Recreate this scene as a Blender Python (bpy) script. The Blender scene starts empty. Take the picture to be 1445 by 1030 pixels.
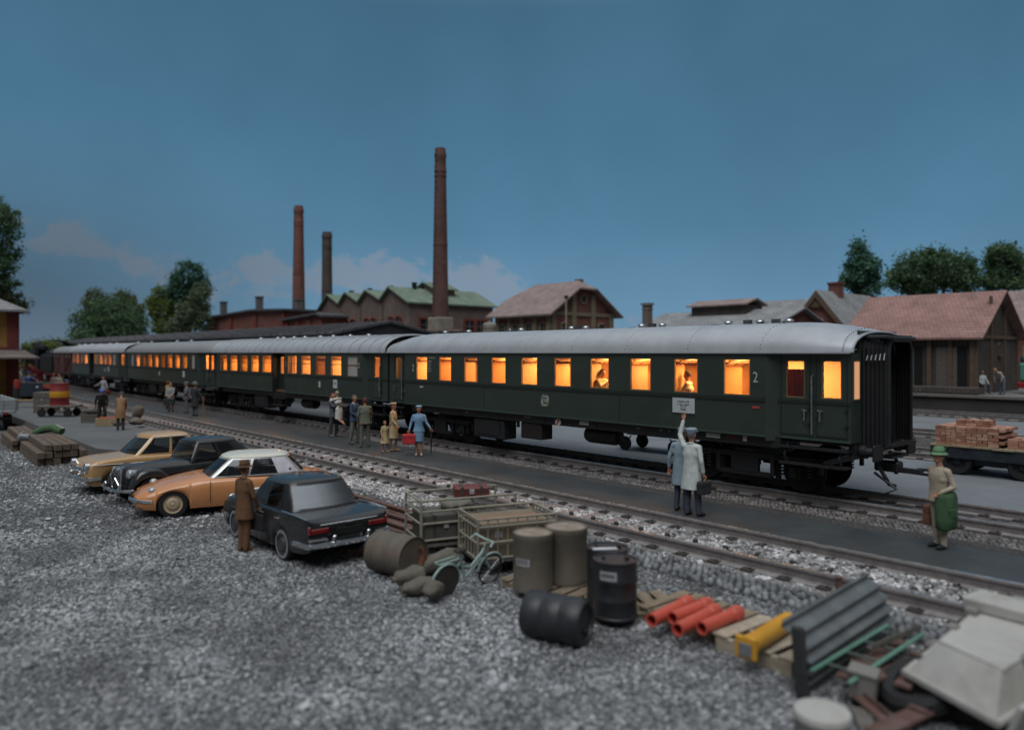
import bpy, math, random
import numpy as np
from mathutils import Vector, Matrix, Euler
SC = bpy.context.scene
COL = SC.collection
R = math.radians
PI = math.pi
random.seed(7)
rng = np.random.default_rng(7)
CAMZ = 3.7; FPX = 1050.0; CXP = 722.5; HOR = 497.0
GZ = 0.15       # gravel yard level
RT = 0.55       # rail top level
PZ = 0.40       # platform level
CA, SA = 0.666, 0.746

def ray(px):
    u = (px - CXP) / FPX
    return CA * u - SA, SA * u + CA
def G(px, py, z=GZ):                      # point of the level z seen at a pixel of the photo
    Z = FPX * (CAMZ - z) / (py - HOR)
    a, b = ray(px)
    return Vector((a * Z, b * Z, z))
def XY(px, y):                            # x at lateral distance y
    a, b = ray(px)
    return a / b * y
def YX(px, x):
    a, b = ray(px)
    return b / a * x
def ZP(py, x, y):                         # height seen at row py for a point (x,y)
    Z = -SA * x + CA * y
    return CAMZ - (py - HOR) / FPX * Z

# ------------------------------------------------------------------ materials
MATS = {}
def nd(nt, t, **k):
    n = nt.nodes.new(t)
    for a, b in k.items():
        setattr(n, a, b)
    return n
def lin(c):
    return tuple((x / 12.92 if x <= 0.04045 else ((x + 0.055) / 1.055) ** 2.4) for x in c)
def mat(name, col, rough=0.6, metal=0.0, var=0.25, vs=6.0, bump=0.0, bs=40.0, coat=0.0, spec=0.5, dirt=0.0, dirtcol=(0.05, 0.045, 0.04), island=0.0, sub=0.0):
    if name in MATS:
        return MATS[name]
    m = bpy.data.materials.new(name); m.use_nodes = True
    nt = m.node_tree; b = nt.nodes['Principled BSDF']
    b.inputs['Roughness'].default_value = rough
    b.inputs['Metallic'].default_value = metal
    b.inputs['Specular IOR Level'].default_value = spec
    b.inputs['Coat Weight'].default_value = coat
    tc = nd(nt, 'ShaderNodeTexCoord')
    n1 = nd(nt, 'ShaderNodeTexNoise'); n1.inputs['Scale'].default_value = vs; n1.inputs['Detail'].default_value = 6; n1.inputs['Roughness'].default_value = 0.62
    nt.links.new(tc.outputs['Object'], n1.inputs['Vector'])
    mr = nd(nt, 'ShaderNodeMapRange'); mr.inputs[1].default_value = 0.25; mr.inputs[2].default_value = 0.75
    mr.inputs[3].default_value = 1 - var; mr.inputs[4].default_value = 1 + var
    nt.links.new(n1.outputs['Fac'], mr.inputs[0])
    val = mr.outputs[0]
    if island:
        ge = nd(nt, 'ShaderNodeNewGeometry')
        m2 = nd(nt, 'ShaderNodeMapRange'); m2.inputs[3].default_value = 1 - island; m2.inputs[4].default_value = 1 + island
        nt.links.new(ge.outputs['Random Per Island'], m2.inputs[0])
        mu = nd(nt, 'ShaderNodeMath', operation='MULTIPLY')
        nt.links.new(val, mu.inputs[0]); nt.links.new(m2.outputs[0], mu.inputs[1]); val = mu.outputs[0]
    mx = nd(nt, 'ShaderNodeVectorMath', operation='SCALE'); mx.inputs[0].default_value = col[:3]
    nt.links.new(val, mx.inputs['Scale'])
    out = mx.outputs[0]
    if dirt:
        n2 = nd(nt, 'ShaderNodeTexNoise'); n2.inputs['Scale'].default_value = vs * 0.35 + 0.8; n2.inputs['Detail'].default_value = 8; n2.inputs['Roughness'].default_value = 0.7
        nt.links.new(tc.outputs['Object'], n2.inputs['Vector'])
        m3 = nd(nt, 'ShaderNodeMapRange'); m3.inputs[1].default_value = 0.48; m3.inputs[2].default_value = 0.68; m3.inputs[3].default_value = 0; m3.inputs[4].default_value = dirt
        nt.links.new(n2.outputs['Fac'], m3.inputs[0])
        mm = nd(nt, 'ShaderNodeMix', data_type='RGBA')
        nt.links.new(m3.outputs[0], mm.inputs[0]); nt.links.new(out, mm.inputs[6]); mm.inputs[7].default_value = (*dirtcol, 1)
        out = mm.outputs[2]
    nt.links.new(out, b.inputs['Base Color'])
    r2 = nd(nt, 'ShaderNodeMapRange'); r2.inputs[1].default_value = 0.3; r2.inputs[2].default_value = 0.7
    r2.inputs[3].default_value = max(0.02, rough - 0.08); r2.inputs[4].default_value = min(1, rough + 0.08)
    nt.links.new(n1.outputs['Fac'], r2.inputs[0]); nt.links.new(r2.outputs[0], b.inputs['Roughness'])
    if bump:
        n3 = nd(nt, 'ShaderNodeTexNoise'); n3.inputs['Scale'].default_value = bs; n3.inputs['Detail'].default_value = 4
        nt.links.new(tc.outputs['Object'], n3.inputs['Vector'])
        bp = nd(nt, 'ShaderNodeBump'); bp.inputs['Strength'].default_value = bump; bp.inputs['Distance'].default_value = 0.03
        nt.links.new(n3.outputs['Fac'], bp.inputs['Height']); nt.links.new(bp.outputs[0], b.inputs['Normal'])
    MATS[name] = m
    return m
def uvwall(nt, tc, vertical=True):        # (x+y, z) so bricks and boards run along any upright wall
    sp = nd(nt, 'ShaderNodeSeparateXYZ'); nt.links.new(tc.outputs['Object'], sp.inputs[0])
    ad = nd(nt, 'ShaderNodeMath', operation='ADD'); nt.links.new(sp.outputs[0], ad.inputs[0]); nt.links.new(sp.outputs[1], ad.inputs[1])
    cb = nd(nt, 'ShaderNodeCombineXYZ')
    if vertical:
        nt.links.new(ad.outputs[0], cb.inputs[0]); nt.links.new(sp.outputs[2], cb.inputs[1])
    else:
        nt.links.new(sp.outputs[2], cb.inputs[0]); nt.links.new(ad.outputs[0], cb.inputs[1])
    return cb.outputs[0]
def pattern(name, c1, c2, mortar, bw, bh, ms=0.02, rough=0.85, vertical=True, var=0.3, bump=0.4, off=0.5):
    if name in MATS:
        return MATS[name]
    m = bpy.data.materials.new(name); m.use_nodes = True
    nt = m.node_tree; b = nt.nodes['Principled BSDF']; b.inputs['Roughness'].default_value = rough
    tc = nd(nt, 'ShaderNodeTexCoord')
    br = nd(nt, 'ShaderNodeTexBrick'); br.offset = off
    br.inputs['Color1'].default_value = (*c1, 1); br.inputs['Color2'].default_value = (*c2, 1); br.inputs['Mortar'].default_value = (*mortar, 1)
    br.inputs['Scale'].default_value = 1; br.inputs['Brick Width'].default_value = bw; br.inputs['Row Height'].default_value = bh; br.inputs['Mortar Size'].default_value = ms
    nt.links.new(uvwall(nt, tc, vertical), br.inputs['Vector'])
    n = nd(nt, 'ShaderNodeTexNoise'); n.inputs['Scale'].default_value = 0.9; n.inputs['Detail'].default_value = 8; n.inputs['Roughness'].default_value = 0.7
    nt.links.new(tc.outputs['Object'], n.inputs['Vector'])
    mr = nd(nt, 'ShaderNodeMapRange'); mr.inputs[1].default_value = .3; mr.inputs[2].default_value = .7; mr.inputs[3].default_value = 1 - var; mr.inputs[4].default_value = 1 + var
    nt.links.new(n.outputs['Fac'], mr.inputs[0])
    sc = nd(nt, 'ShaderNodeVectorMath', operation='SCALE'); nt.links.new(br.outputs['Color'], sc.inputs[0]); nt.links.new(mr.outputs[0], sc.inputs['Scale'])
    nt.links.new(sc.outputs[0], b.inputs['Base Color'])
    bp = nd(nt, 'ShaderNodeBump'); bp.inputs['Strength'].default_value = bump; bp.inputs['Distance'].default_value = 0.02; bp.invert = True
    nt.links.new(br.outputs['Fac'], bp.inputs['Height']); nt.links.new(bp.outputs[0], b.inputs['Normal'])
    MATS[name] = m
    return m
def stones(name, cols, scale, rough=0.85, dark=0.35, bump=0.8, big=0.25):     # loose stone chips as a texture
    m = bpy.data.materials.new(name); m.use_nodes = True
    nt = m.node_tree; b = nt.nodes['Principled BSDF']; b.inputs['Roughness'].default_value = rough
    tc = nd(nt, 'ShaderNodeTexCoord')
    v = nd(nt, 'ShaderNodeTexVoronoi'); v.inputs['Scale'].default_value = scale
    nt.links.new(tc.outputs['Object'], v.inputs['Vector'])
    sp = nd(nt, 'ShaderNodeSeparateColor'); nt.links.new(v.outputs['Color'], sp.inputs[0])
    cr = nd(nt, 'ShaderNodeValToRGB'); cr.color_ramp.interpolation = 'LINEAR'
    while len(cr.color_ramp.elements) < len(cols): cr.color_ramp.elements.new(0.5)
    for i, c in enumerate(cols):
        cr.color_ramp.elements[i].position = i / (len(cols) - 1); cr.color_ramp.elements[i].color = (*c, 1)
    nt.links.new(sp.outputs[0], cr.inputs[0])
    n = nd(nt, 'ShaderNodeTexNoise'); n.inputs['Scale'].default_value = 0.5; n.inputs['Detail'].default_value = 7; n.inputs['Roughness'].default_value = .65
    nt.links.new(tc.outputs['Object'], n.inputs['Vector'])
    mr = nd(nt, 'ShaderNodeMapRange'); mr.inputs[1].default_value = .3; mr.inputs[2].default_value = .7; mr.inputs[3].default_value = 1 - big; mr.inputs[4].default_value = 1 + big
    nt.links.new(n.outputs['Fac'], mr.inputs[0])
    ge = nd(nt, 'ShaderNodeMapRange'); ge.inputs[1].default_value = 0.0; ge.inputs[2].default_value = 0.55; ge.inputs[3].default_value = 1.0; ge.inputs[4].default_value = dark
    nt.links.new(v.outputs['Distance'], ge.inputs[0])
    mu = nd(nt, 'ShaderNodeMath', operation='MULTIPLY'); nt.links.new(mr.outputs[0], mu.inputs[0]); nt.links.new(ge.outputs[0], mu.inputs[1])
    sc = nd(nt, 'ShaderNodeVectorMath', operation='SCALE'); nt.links.new(cr.outputs[0], sc.inputs[0]); nt.links.new(mu.outputs[0], sc.inputs['Scale'])
    nt.links.new(sc.outputs[0], b.inputs['Base Color'])
    bp = nd(nt, 'ShaderNodeBump'); bp.inputs['Strength'].default_value = bump; bp.inputs['Distance'].default_value = 0.03; bp.invert = True
    nt.links.new(v.outputs['Distance'], bp.inputs['Height']); nt.links.new(bp.outputs[0], b.inputs['Normal'])
    MATS[name] = m
    return m
def islandramp(name, cols, rough=0.8, trans=0.0, noise=0.0):
    m = bpy.data.materials.new(name); m.use_nodes = True
    nt = m.node_tree; b = nt.nodes['Principled BSDF']; b.inputs['Roughness'].default_value = rough
    ge = nd(nt, 'ShaderNodeNewGeometry')
    cr = nd(nt, 'ShaderNodeValToRGB')
    while len(cr.color_ramp.elements) < len(cols): cr.color_ramp.elements.new(0.5)
    for i, c in enumerate(cols):
        cr.color_ramp.elements[i].position = i / (len(cols) - 1); cr.color_ramp.elements[i].color = (*c, 1)
    nt.links.new(ge.outputs['Random Per Island'], cr.inputs[0])
    out = cr.outputs[0]
    if noise:
        tc = nd(nt, 'ShaderNodeTexCoord')
        n = nd(nt, 'ShaderNodeTexNoise'); n.inputs['Scale'].default_value = noise; n.inputs['Detail'].default_value = 4
        nt.links.new(tc.outputs['Object'], n.inputs['Vector'])
        mr = nd(nt, 'ShaderNodeMapRange'); mr.inputs[1].default_value = .35; mr.inputs[2].default_value = .65; mr.inputs[3].default_value = .6; mr.inputs[4].default_value = 1.4
        nt.links.new(n.outputs['Fac'], mr.inputs[0])
        sc = nd(nt, 'ShaderNodeVectorMath', operation='SCALE'); nt.links.new(out, sc.inputs[0]); nt.links.new(mr.outputs[0], sc.inputs['Scale']); out = sc.outputs[0]
    nt.links.new(out, b.inputs['Base Color'])
    if trans:
        tl = nd(nt, 'ShaderNodeBsdfTranslucent'); nt.links.new(out, tl.inputs[0])
        ms = nd(nt, 'ShaderNodeMixShader'); ms.inputs[0].default_value = trans
        nt.links.new(b.outputs[0], ms.inputs[1]); nt.links.new(tl.outputs[0], ms.inputs[2]); nt.links.new(ms.outputs[0], nt.nodes['Material Output'].inputs[0])
    MATS[name] = m
    return m
def glass(name, tint=(0.8, 0.85, 0.85), refl=0.12, rough=0.03, trans=0.85):
    m = bpy.data.materials.new(name); m.use_nodes = True
    nt = m.node_tree; nt.nodes.remove(nt.nodes['Principled BSDF'])
    o = nt.nodes['Material Output']
    t = nd(nt, 'ShaderNodeBsdfTransparent'); t.inputs[0].default_value = (*[x * trans for x in tint], 1)
    g = nd(nt, 'ShaderNodeBsdfGlossy'); g.inputs['Roughness'].default_value = rough; g.inputs[0].default_value = (.9, .95, 1, 1)
    f = nd(nt, 'ShaderNodeFresnel'); f.inputs[0].default_value = 1.45
    a = nd(nt, 'ShaderNodeMath', operation='ADD'); a.inputs[1].default_value = refl - 0.04; a.use_clamp = True
    nt.links.new(f.outputs[0], a.inputs[0])
    mx = nd(nt, 'ShaderNodeMixShader'); nt.links.new(a.outputs[0], mx.inputs[0]); nt.links.new(t.outputs[0], mx.inputs[1]); nt.links.new(g.outputs[0], mx.inputs[2])
    nt.links.new(mx.outputs[0], o.inputs[0])
    MATS[name] = m
    return m
def emit(name, col, s):
    m = bpy.data.materials.new(name); m.use_nodes = True
    b = m.node_tree.nodes['Principled BSDF']; b.inputs['Base Color'].default_value = (.8, .7, .5, 1)
    b.inputs['Emission Color'].default_value = (*col, 1); b.inputs['Emission Strength'].default_value = s
    MATS[name] = m
    return m

# ------------------------------------------------------------------ mesh buffer
class MB:
    def __init__(s):
        s.v = []; s.f = []; s.m = []; s.M = None
    def add(s, vs, fs, mi=0):
        o = len(s.v)
        if s.M is not None:
            vs = [s.M @ Vector(p) for p in vs]
        s.v.extend([tuple(p) for p in vs])
        s.f.extend([tuple(i + o for i in f) for f in fs]); s.m.extend([mi] * len(fs))
        return s
    def box(s, c, d, rot=None, mi=0, b=0.0):
        x, y, z = (d[0] / 2, d[1] / 2, d[2] / 2)
        if b <= 0:
            vs = [(-x, -y, -z), (x, -y, -z), (x, y, -z), (-x, y, -z), (-x, -y, z), (x, -y, z), (x, y, z), (-x, y, z)]
            fs = [(0, 3, 2, 1), (4, 5, 6, 7), (0, 1, 5, 4), (1, 2, 6, 5), (2, 3, 7, 6), (3, 0, 4, 7)]
        else:
            b = min(b, x * .9, y * .9, z * .9)
            vs = []; idx = {}
            for sx in (-1, 1):
                for sy in (-1, 1):
                    for sz in (-1, 1):
                        for ax in range(3):
                            p = [sx * (x - b), sy * (y - b), sz * (z - b)]
                            p[ax] += (sx, sy, sz)[ax] * b
                            idx[(sx, sy, sz, ax)] = len(vs); vs.append(tuple(p))
            fs = []
            for ax in range(3):
                for sg in (-1, 1):
                    o = [a for a in range(3) if a != ax]
                    q = []
                    for (a, c2) in ((-1, -1), (1, -1), (1, 1), (-1, 1)):
                        k = [0, 0, 0]; k[ax] = sg; k[o[0]] = a; k[o[1]] = c2
                        q.append(idx[(k[0], k[1], k[2], ax)])
                    flip = (sg > 0) != (ax != 1)
                    fs.append(tuple(q[::-1] if flip else q))
            for ax in range(3):
                o = [a for a in range(3) if a != ax]
                for a in (-1, 1):
                    for c2 in (-1, 1):
                        q = []
                        for (e, w) in ((-1, o[0]), (1, o[0]), (1, o[1]), (-1, o[1])):
                            k = [0, 0, 0]; k[ax] = e; k[o[0]] = a; k[o[1]] = c2
                            q.append(idx[(k[0], k[1], k[2], w)])
                        flip = (a * c2 > 0) == (ax != 1)
                        fs.append(tuple(q[::-1] if flip else q))
            for sx in (-1, 1):
                for sy in (-1, 1):
                    for sz in (-1, 1):
                        q = [idx[(sx, sy, sz, a)] for a in range(3)]
                        fs.append(tuple(q if sx * sy * sz > 0 else q[::-1]))
        if rot is not None:
            E = rot if isinstance(rot, Matrix) else Euler(rot).to_matrix()
            vs = [E @ Vector(p) for p in vs]
        vs = [(p[0] + c[0], p[1] + c[1], p[2] + c[2]) for p in vs]
        return s.add(vs, fs, mi)
    def tube(s, pts, r, n=8, closed=False, cap=True, mi=0, up=None, flat=1.0):
        pts = [Vector(p) for p in pts]; k = len(pts)
        rs = list(r) if hasattr(r, '__len__') else [r] * k
        vs = []; u = None
        for i in range(k):
            a = pts[(i - 1) % k] if (closed or i > 0) else pts[i]
            c = pts[(i + 1) % k] if (closed or i < k - 1) else pts[i]
            t = (c - a)
            if t.length < 1e-9: t = Vector((0, 0, 1))
            t.normalize()
            if u is None:
                w = Vector(up) if up else (Vector((0, 0, 1)) if abs(t.z) < .9 else Vector((1, 0, 0)))
                u = (w - t * w.dot(t)).normalized()
            else:
                u = (u - t * u.dot(t))
                u = u.normalized() if u.length > 1e-6 else t.orthogonal().normalized()
            w = t.cross(u)
            for j in range(n):
                an = 2 * PI * j / n
                vs.append(pts[i] + (u * math.cos(an) * flat + w * math.sin(an)) * rs[i])
        fs = []
        for i in range(k if closed else k - 1):
            i2 = (i + 1) % k
            for j in range(n):
                j2 = (j + 1) % n
                fs.append((i * n + j, i * n + j2, i2 * n + j2, i2 * n + j))
        if cap and not closed:
            fs.append(tuple(range(n))[::-1]); fs.append(tuple((k - 1) * n + j for j in range(n)))
        return s.add(vs, fs, mi)
    def cyl(s, p0, p1, r, r1=None, n=16, mi=0):
        return s.tube([p0, p1], [r, r if r1 is None else r1], n, mi=mi)
    def lathe(s, prof, n=24, M=None, mi=0, a0=0.0, a1=None):
        full = a1 is None
        k = len(prof); vs = []; fs = []
        cnt = n if full else n + 1
        for j in range(cnt):
            an = a0 + (2 * PI * j / n if full else (a1 - a0) * j / n)
            for (r, z) in prof:
                p = Vector((r * math.cos(an), r * math.sin(an), z))
                vs.append(M @ p if M is not None else p)
        for j in range(n):
            j2 = (j + 1) % cnt
            for i in range(k - 1):
                if prof[i][0] < 1e-6 and prof[i + 1][0] < 1e-6: continue
                fs.append((j * k + i, j2 * k + i, j2 * k + i + 1, j * k + i + 1))
        return s.add(vs, fs, mi)
    def loft(s, rings, closed=True, cap=True, mi=0):
        n = len(rings[0]); vs = [p for r in rings for p in r]; fs = []
        for i in range(len(rings) - 1):
            for j in range(n if closed else n - 1):
                j2 = (j + 1) % n
                fs.append((i * n + j, i * n + j2, (i + 1) * n + j2, (i + 1) * n + j))
        if cap:
            fs.append(tuple(range(n))[::-1]); fs.append(tuple((len(rings) - 1) * n + j for j in range(n)))
        return s.add(vs, fs, mi)
    def sphere(s, c, r, n=12, k=8, mi=0, M=None):
        if not hasattr(r, '__len__'): r = (r, r, r)
        vs = [(0, 0, -1)]; fs = []
        for i in range(1, k):
            t = -PI / 2 + PI * i / k
            for j in range(n):
                a = 2 * PI * j / n
                vs.append((math.cos(t) * math.cos(a), math.cos(t) * math.sin(a), math.sin(t)))
        vs.append((0, 0, 1))
        for j in range(n):
            fs.append((0, 1 + (j + 1) % n, 1 + j))
            fs.append((len(vs) - 1, 1 + (k - 2) * n + j, 1 + (k - 2) * n + (j + 1) % n))
        for i in range(k - 2):
            for j in range(n):
                j2 = (j + 1) % n
                fs.append((1 + i * n + j, 1 + i * n + j2, 1 + (i + 1) * n + j2, 1 + (i + 1) * n + j))
        vs = [Vector((p[0] * r[0], p[1] * r[1], p[2] * r[2])) for p in vs]
        if M is not None: vs = [M @ p for p in vs]
        vs = [p + Vector(c) for p in vs]
        return s.add(vs, fs, mi)
    def prism(s, poly, lo, hi, axis='y', mi=0):
        def P(a, b, h):
            return (a, h, b) if axis == 'y' else ((h, a, b) if axis == 'x' else (a, b, h))
        n = len(poly)
        vs = [P(a, b, lo) for a, b in poly] + [P(a, b, hi) for a, b in poly]
        fs = [tuple(range(n)), tuple(range(2 * n - 1, n - 1, -1))] + [(i, (i + 1) % n + 0, (i + 1) % n + n, i + n)[::-1] for i in range(n)]
        return s.add(vs, fs, mi)
    def quad(s, a, b, c, d, mi=0):
        return s.add([a, b, c, d], [(0, 1, 2, 3)], mi)
    def build(s, name, mats, parent=None, loc=None, rot=None, smooth=35, fix=True, weld=False):
        me = bpy.data.meshes.new(name)
        me.from_pydata([tuple(p) for p in s.v], [], s.f)
        if not isinstance(mats, (list, tuple)): mats = [mats]
        for m in mats: me.materials.append(m)
        if len(mats) > 1: me.polygons.foreach_set('material_index', s.m)
        if fix:
            import bmesh
            bm = bmesh.new(); bm.from_mesh(me)
            if weld: bmesh.ops.remove_doubles(bm, verts=bm.verts, dist=.0006)
            bmesh.ops.recalc_face_normals(bm, faces=bm.faces); bm.to_mesh(me); bm.free()
        if smooth:
            me.polygons.foreach_set('use_smooth', [True] * len(me.polygons))
            me.set_sharp_from_angle(angle=R(smooth))
        me.update()
        return link(name, me, parent, loc, rot)
def link(name, me, parent=None, loc=None, rot=None):
    o = bpy.data.objects.new(name, me); COL.objects.link(o)
    if parent is not None: o.parent = parent
    if loc is not None: o.location = loc
    if rot is not None: o.rotation_euler = rot
    return o
def tag(o, label, cat, group=None):
    o['label'] = label; o['category'] = cat
    if group: o['group'] = group
    return o
def thing(name, label, cat, loc=(0, 0, 0), rz=0.0, group=None, scale=1.0):
    o = bpy.data.objects.new(name, None); COL.objects.link(o)
    o.empty_display_size = 0.2; o.location = loc; o.rotation_euler = (0, 0, rz); o.scale = (scale,) * 3
    return tag(o, label, cat, group)
def struct(o):
    o['kind'] = 'structure'; return o
def stuff(o):
    o['kind'] = 'stuff'; return o
def dup(root, loc=None, rz=None, label=None, parent=None, group=None):
    c = root.copy(); COL.objects.link(c)
    if parent is not None: c.parent = parent
    if loc is not None: c.location = loc
    if rz is not None: c.rotation_euler = (0, 0, rz)
    if label: c['label'] = label
    if group: c['group'] = group
    for ch in list(root.children): dup(ch, parent=c)
    return c
def rawmesh(name, V, Fq, mats, parent=None, smooth=False, midx=None):      # numpy quads/tris to a mesh
    me = bpy.data.meshes.new(name)
    n = Fq.shape[0]; k = Fq.shape[1]
    me.vertices.add(len(V)); me.vertices.foreach_set('co', np.ascontiguousarray(V, dtype=np.float32).ravel())
    me.loops.add(n * k); me.loops.foreach_set('vertex_index', np.ascontiguousarray(Fq, dtype=np.int32).ravel())
    me.polygons.add(n); me.polygons.foreach_set('loop_start', np.arange(0, n * k, k, dtype=np.int32))
    for m in (mats if isinstance(mats, (list, tuple)) else [mats]): me.materials.append(m)
    if midx is not None: me.polygons.foreach_set('material_index', midx.astype(np.int32))
    me.polygons.foreach_set('use_smooth', np.full(n, smooth))
    me.update(calc_edges=True); me.validate()
    return link(name, me, parent)
def text(name, s, size, M, mt, parent, depth=0.002, align='CENTER', sx=1.0):
    cu = bpy.data.curves.new(name, 'FONT'); cu.body = s; cu.size = size; cu.align_x = align; cu.align_y = 'CENTER'; cu.extrude = depth; cu.resolution_u = 3
    t = bpy.data.objects.new('tmp_text', cu); COL.objects.link(t)
    dg = bpy.context.evaluated_depsgraph_get()
    me = bpy.data.meshes.new_from_object(t.evaluated_get(dg))
    bpy.data.objects.remove(t); bpy.data.curves.remove(cu)
    me.name = name; me.transform(M @ Matrix.Diagonal((sx, 1, 1, 1))); me.materials.clear(); me.materials.append(mt)
    return link(name, me, parent)
def FACE(x, y, z):                        # writing on a wall that looks towards -y
    return Matrix.Translation((x, y, z)) @ Matrix.Rotation(PI / 2, 4, 'X')
def rotz(a): return Matrix.Rotation(a, 4, 'Z')
def TR(x, y, z): return Matrix.Translation((x, y, z))
def lerp(a, b, t): return a + (b - a) * t
def interp(x, xs, ys):                    # smooth monotone-ish interpolation
    xs = list(xs); ys = list(ys); n = len(xs)
    if x <= xs[0]: return ys[0]
    if x >= xs[-1]: return ys[-1]
    d = [(ys[i + 1] - ys[i]) / (xs[i + 1] - xs[i]) for i in range(n - 1)]
    m = [d[0]] + [0 if d[i - 1] * d[i] <= 0 else 2 * d[i - 1] * d[i] / (d[i - 1] + d[i]) for i in range(1, n - 1)] + [d[-1]]
    i = max(j for j in range(n - 1) if xs[j] <= x)
    h = xs[i + 1] - xs[i]; t = (x - xs[i]) / h
    return (ys[i] * (1 + 2 * t) * (1 - t) ** 2 + m[i] * h * t * (1 - t) ** 2 + ys[i + 1] * t * t * (3 - 2 * t) + m[i + 1] * h * t * t * (t - 1))

# ------------------------------------------------------------------ shared materials
BLACK = mat('black_iron', (.017, .0175, .019), .48, var=.4, vs=8, bump=.15)
DARK = mat('dark_paint', (.02, .021, .024), .5, var=.35)
STEEL = mat('bright_steel', (.42, .43, .44), .3, .9, var=.2, vs=12)
CHROME = mat('chrome', (.75, .76, .78), .12, 1.0, var=.06)
RUSTRAIL = mat('rail_side', (.235, .215, .208), .6, .25, var=.3, vs=9, bump=.2)
RAILTOP = mat('rail_head', (.60, .61, .62), .28, .85, var=.25, vs=5)
SLEEPER = mat('sleeper_wood', (.105, .088, .084), .85, var=.45, vs=14, bump=.5, bs=60)
RUBBER = mat('rubber', (.014, .014, .015), .75, var=.3)
WOOD = mat('weathered_wood', (.24, .19, .13), .85, var=.4, vs=9, bump=.4, bs=50, dirt=.35)
WOODD = mat('dark_wood', (.085, .065, .05), .85, var=.45, vs=9, bump=.4, bs=50, dirt=.3)
WOODG = mat('grey_wood', (.13, .12, .105), .88, var=.35, vs=10, bump=.4, bs=50, dirt=.3)
SKIN = mat('skin', (.44, .22, .14), .6, var=.1)
GLASSD = glass('car_glass', (.50, .54, .55), .07, .06, .8)
GLASSW = glass('window_glass', (.97, .96, .94), .06, .03, .97)
GLASSB = mat('dark_window', (.02, .025, .03), .15, var=.4, spec=.6)
# ------------------------------------------------------------------ camera
cam = bpy.data.objects.new('Camera', bpy.data.cameras.new('Camera')); COL.objects.link(cam); SC.camera = cam
cam.location = (0, 0, CAMZ)
cam.rotation_euler = (PI / 2, 0, math.atan2(SA, CA))
cam.data.sensor_width = 36; cam.data.lens = FPX / 1445 * 36
cam.data.shift_y = -(515 - HOR) / 1445
cam.data.clip_start = 0.1; cam.data.clip_end = 3000
cam.data.dof.use_dof = True; cam.data.dof.focus_distance = 19.5
cam.data.dof.aperture_fstop = cam.data.lens / 1000 / 0.079
# ------------------------------------------------------------------ render
SC.view_settings.view_transform = 'Standard'; SC.view_settings.look = 'None'; SC.view_settings.gamma = 1; SC.view_settings.exposure = 0
SC.view_settings.use_curve_mapping = False
SC.cycles.use_denoising = True
try:
    SC.cycles.denoiser = 'OPENIMAGEDENOISE'; SC.cycles.denoising_input_passes = 'RGB_ALBEDO_NORMAL'
except Exception: pass
SC.cycles.max_bounces = 7; SC.cycles.diffuse_bounces = 3; SC.cycles.glossy_bounces = 3; SC.cycles.transparent_max_bounces = 12
SC.cycles.sample_clamp_indirect = 4.0; SC.cycles.caustics_reflective = False; SC.cycles.caustics_refractive = False
# ------------------------------------------------------------------ dusk sky, whitened overhead out of view as an added soft light
W = bpy.data.worlds.new('World'); SC.world = W; W.use_nodes = True
nt = W.node_tree; bg = nt.nodes['Background']
tc = nd(nt, 'ShaderNodeTexCoord')
nrm = nd(nt, 'ShaderNodeVectorMath', operation='NORMALIZE'); nt.links.new(tc.outputs['Generated'], nrm.inputs[0])
D_ = nrm.outputs[0]
def wm(op, a, b=None, clamp=False):
    n = nd(nt, 'ShaderNodeMath', operation=op); n.use_clamp = clamp
    for i, q in enumerate((a, b)):
        if q is None: continue
        if isinstance(q, (int, float)): n.inputs[i].default_value = q
        else: nt.links.new(q, n.inputs[i])
    return n.outputs[0]
def wdot(v):
    n = nd(nt, 'ShaderNodeVectorMath', operation='DOT_PRODUCT'); n.inputs[1].default_value = v; nt.links.new(D_, n.inputs[0]); return n.outputs['Value']
dr = wdot((CA, SA, 0)); df = wdot((-SA, CA, 0)); dz = wdot((0, 0, 1))
az = wm('ARCTAN2', dr, df); el = wm('ARCSINE', dz)
cr = nd(nt, 'ShaderNodeValToRGB'); nt.links.new(dz, cr.inputs[0])
stops = [(0.0, (.150, .270, .385)), (.06, (.130, .262, .395)), (.16, (.088, .212, .332)), (.28, (.067, .174, .280)), (.42, (.057, .146, .236)), (.58, (.26, .32, .38)), (.85, (.72, .76, .80))]
while len(cr.color_ramp.elements) < len(stops): cr.color_ramp.elements.new(.5)
for e, (p, c) in zip(cr.color_ramp.elements, stops): e.position = p; e.color = (*c, 1)
def sm(x, a, b, lo=0.0, hi=1.0):
    n = nd(nt, 'ShaderNodeMapRange', interpolation_type='SMOOTHSTEP'); n.inputs[1].default_value = a; n.inputs[2].default_value = b; n.inputs[3].default_value = lo; n.inputs[4].default_value = hi
    nt.links.new(x, n.inputs[0]); return n.outputs[0]
def mixc(f, a, b, mode='MIX'):
    n = nd(nt, 'ShaderNodeMix', data_type='RGBA', blend_type=mode)
    if isinstance(f, (int, float)): n.inputs[0].default_value = f
    else: nt.links.new(f, n.inputs[0])
    for i, q in ((6, a), (7, b)):
        if isinstance(q, tuple): n.inputs[i].default_value = (*q, 1)
        else: nt.links.new(q, n.inputs[i])
    return n.outputs[2]
leftm = wm('MULTIPLY', sm(az, -.15, -.62), sm(el, .30, .02))          # the sky greys over low on the left
skyc = mixc(wm('MULTIPLY', leftm, .95), cr.outputs[0], (.064, .108, .148))
low = wm('MULTIPLY', sm(az, -.30, -.60), sm(el, .09, .0))
skyc = mixc(wm('MULTIPLY', low, .55), skyc, (.150, .205, .280))
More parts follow.
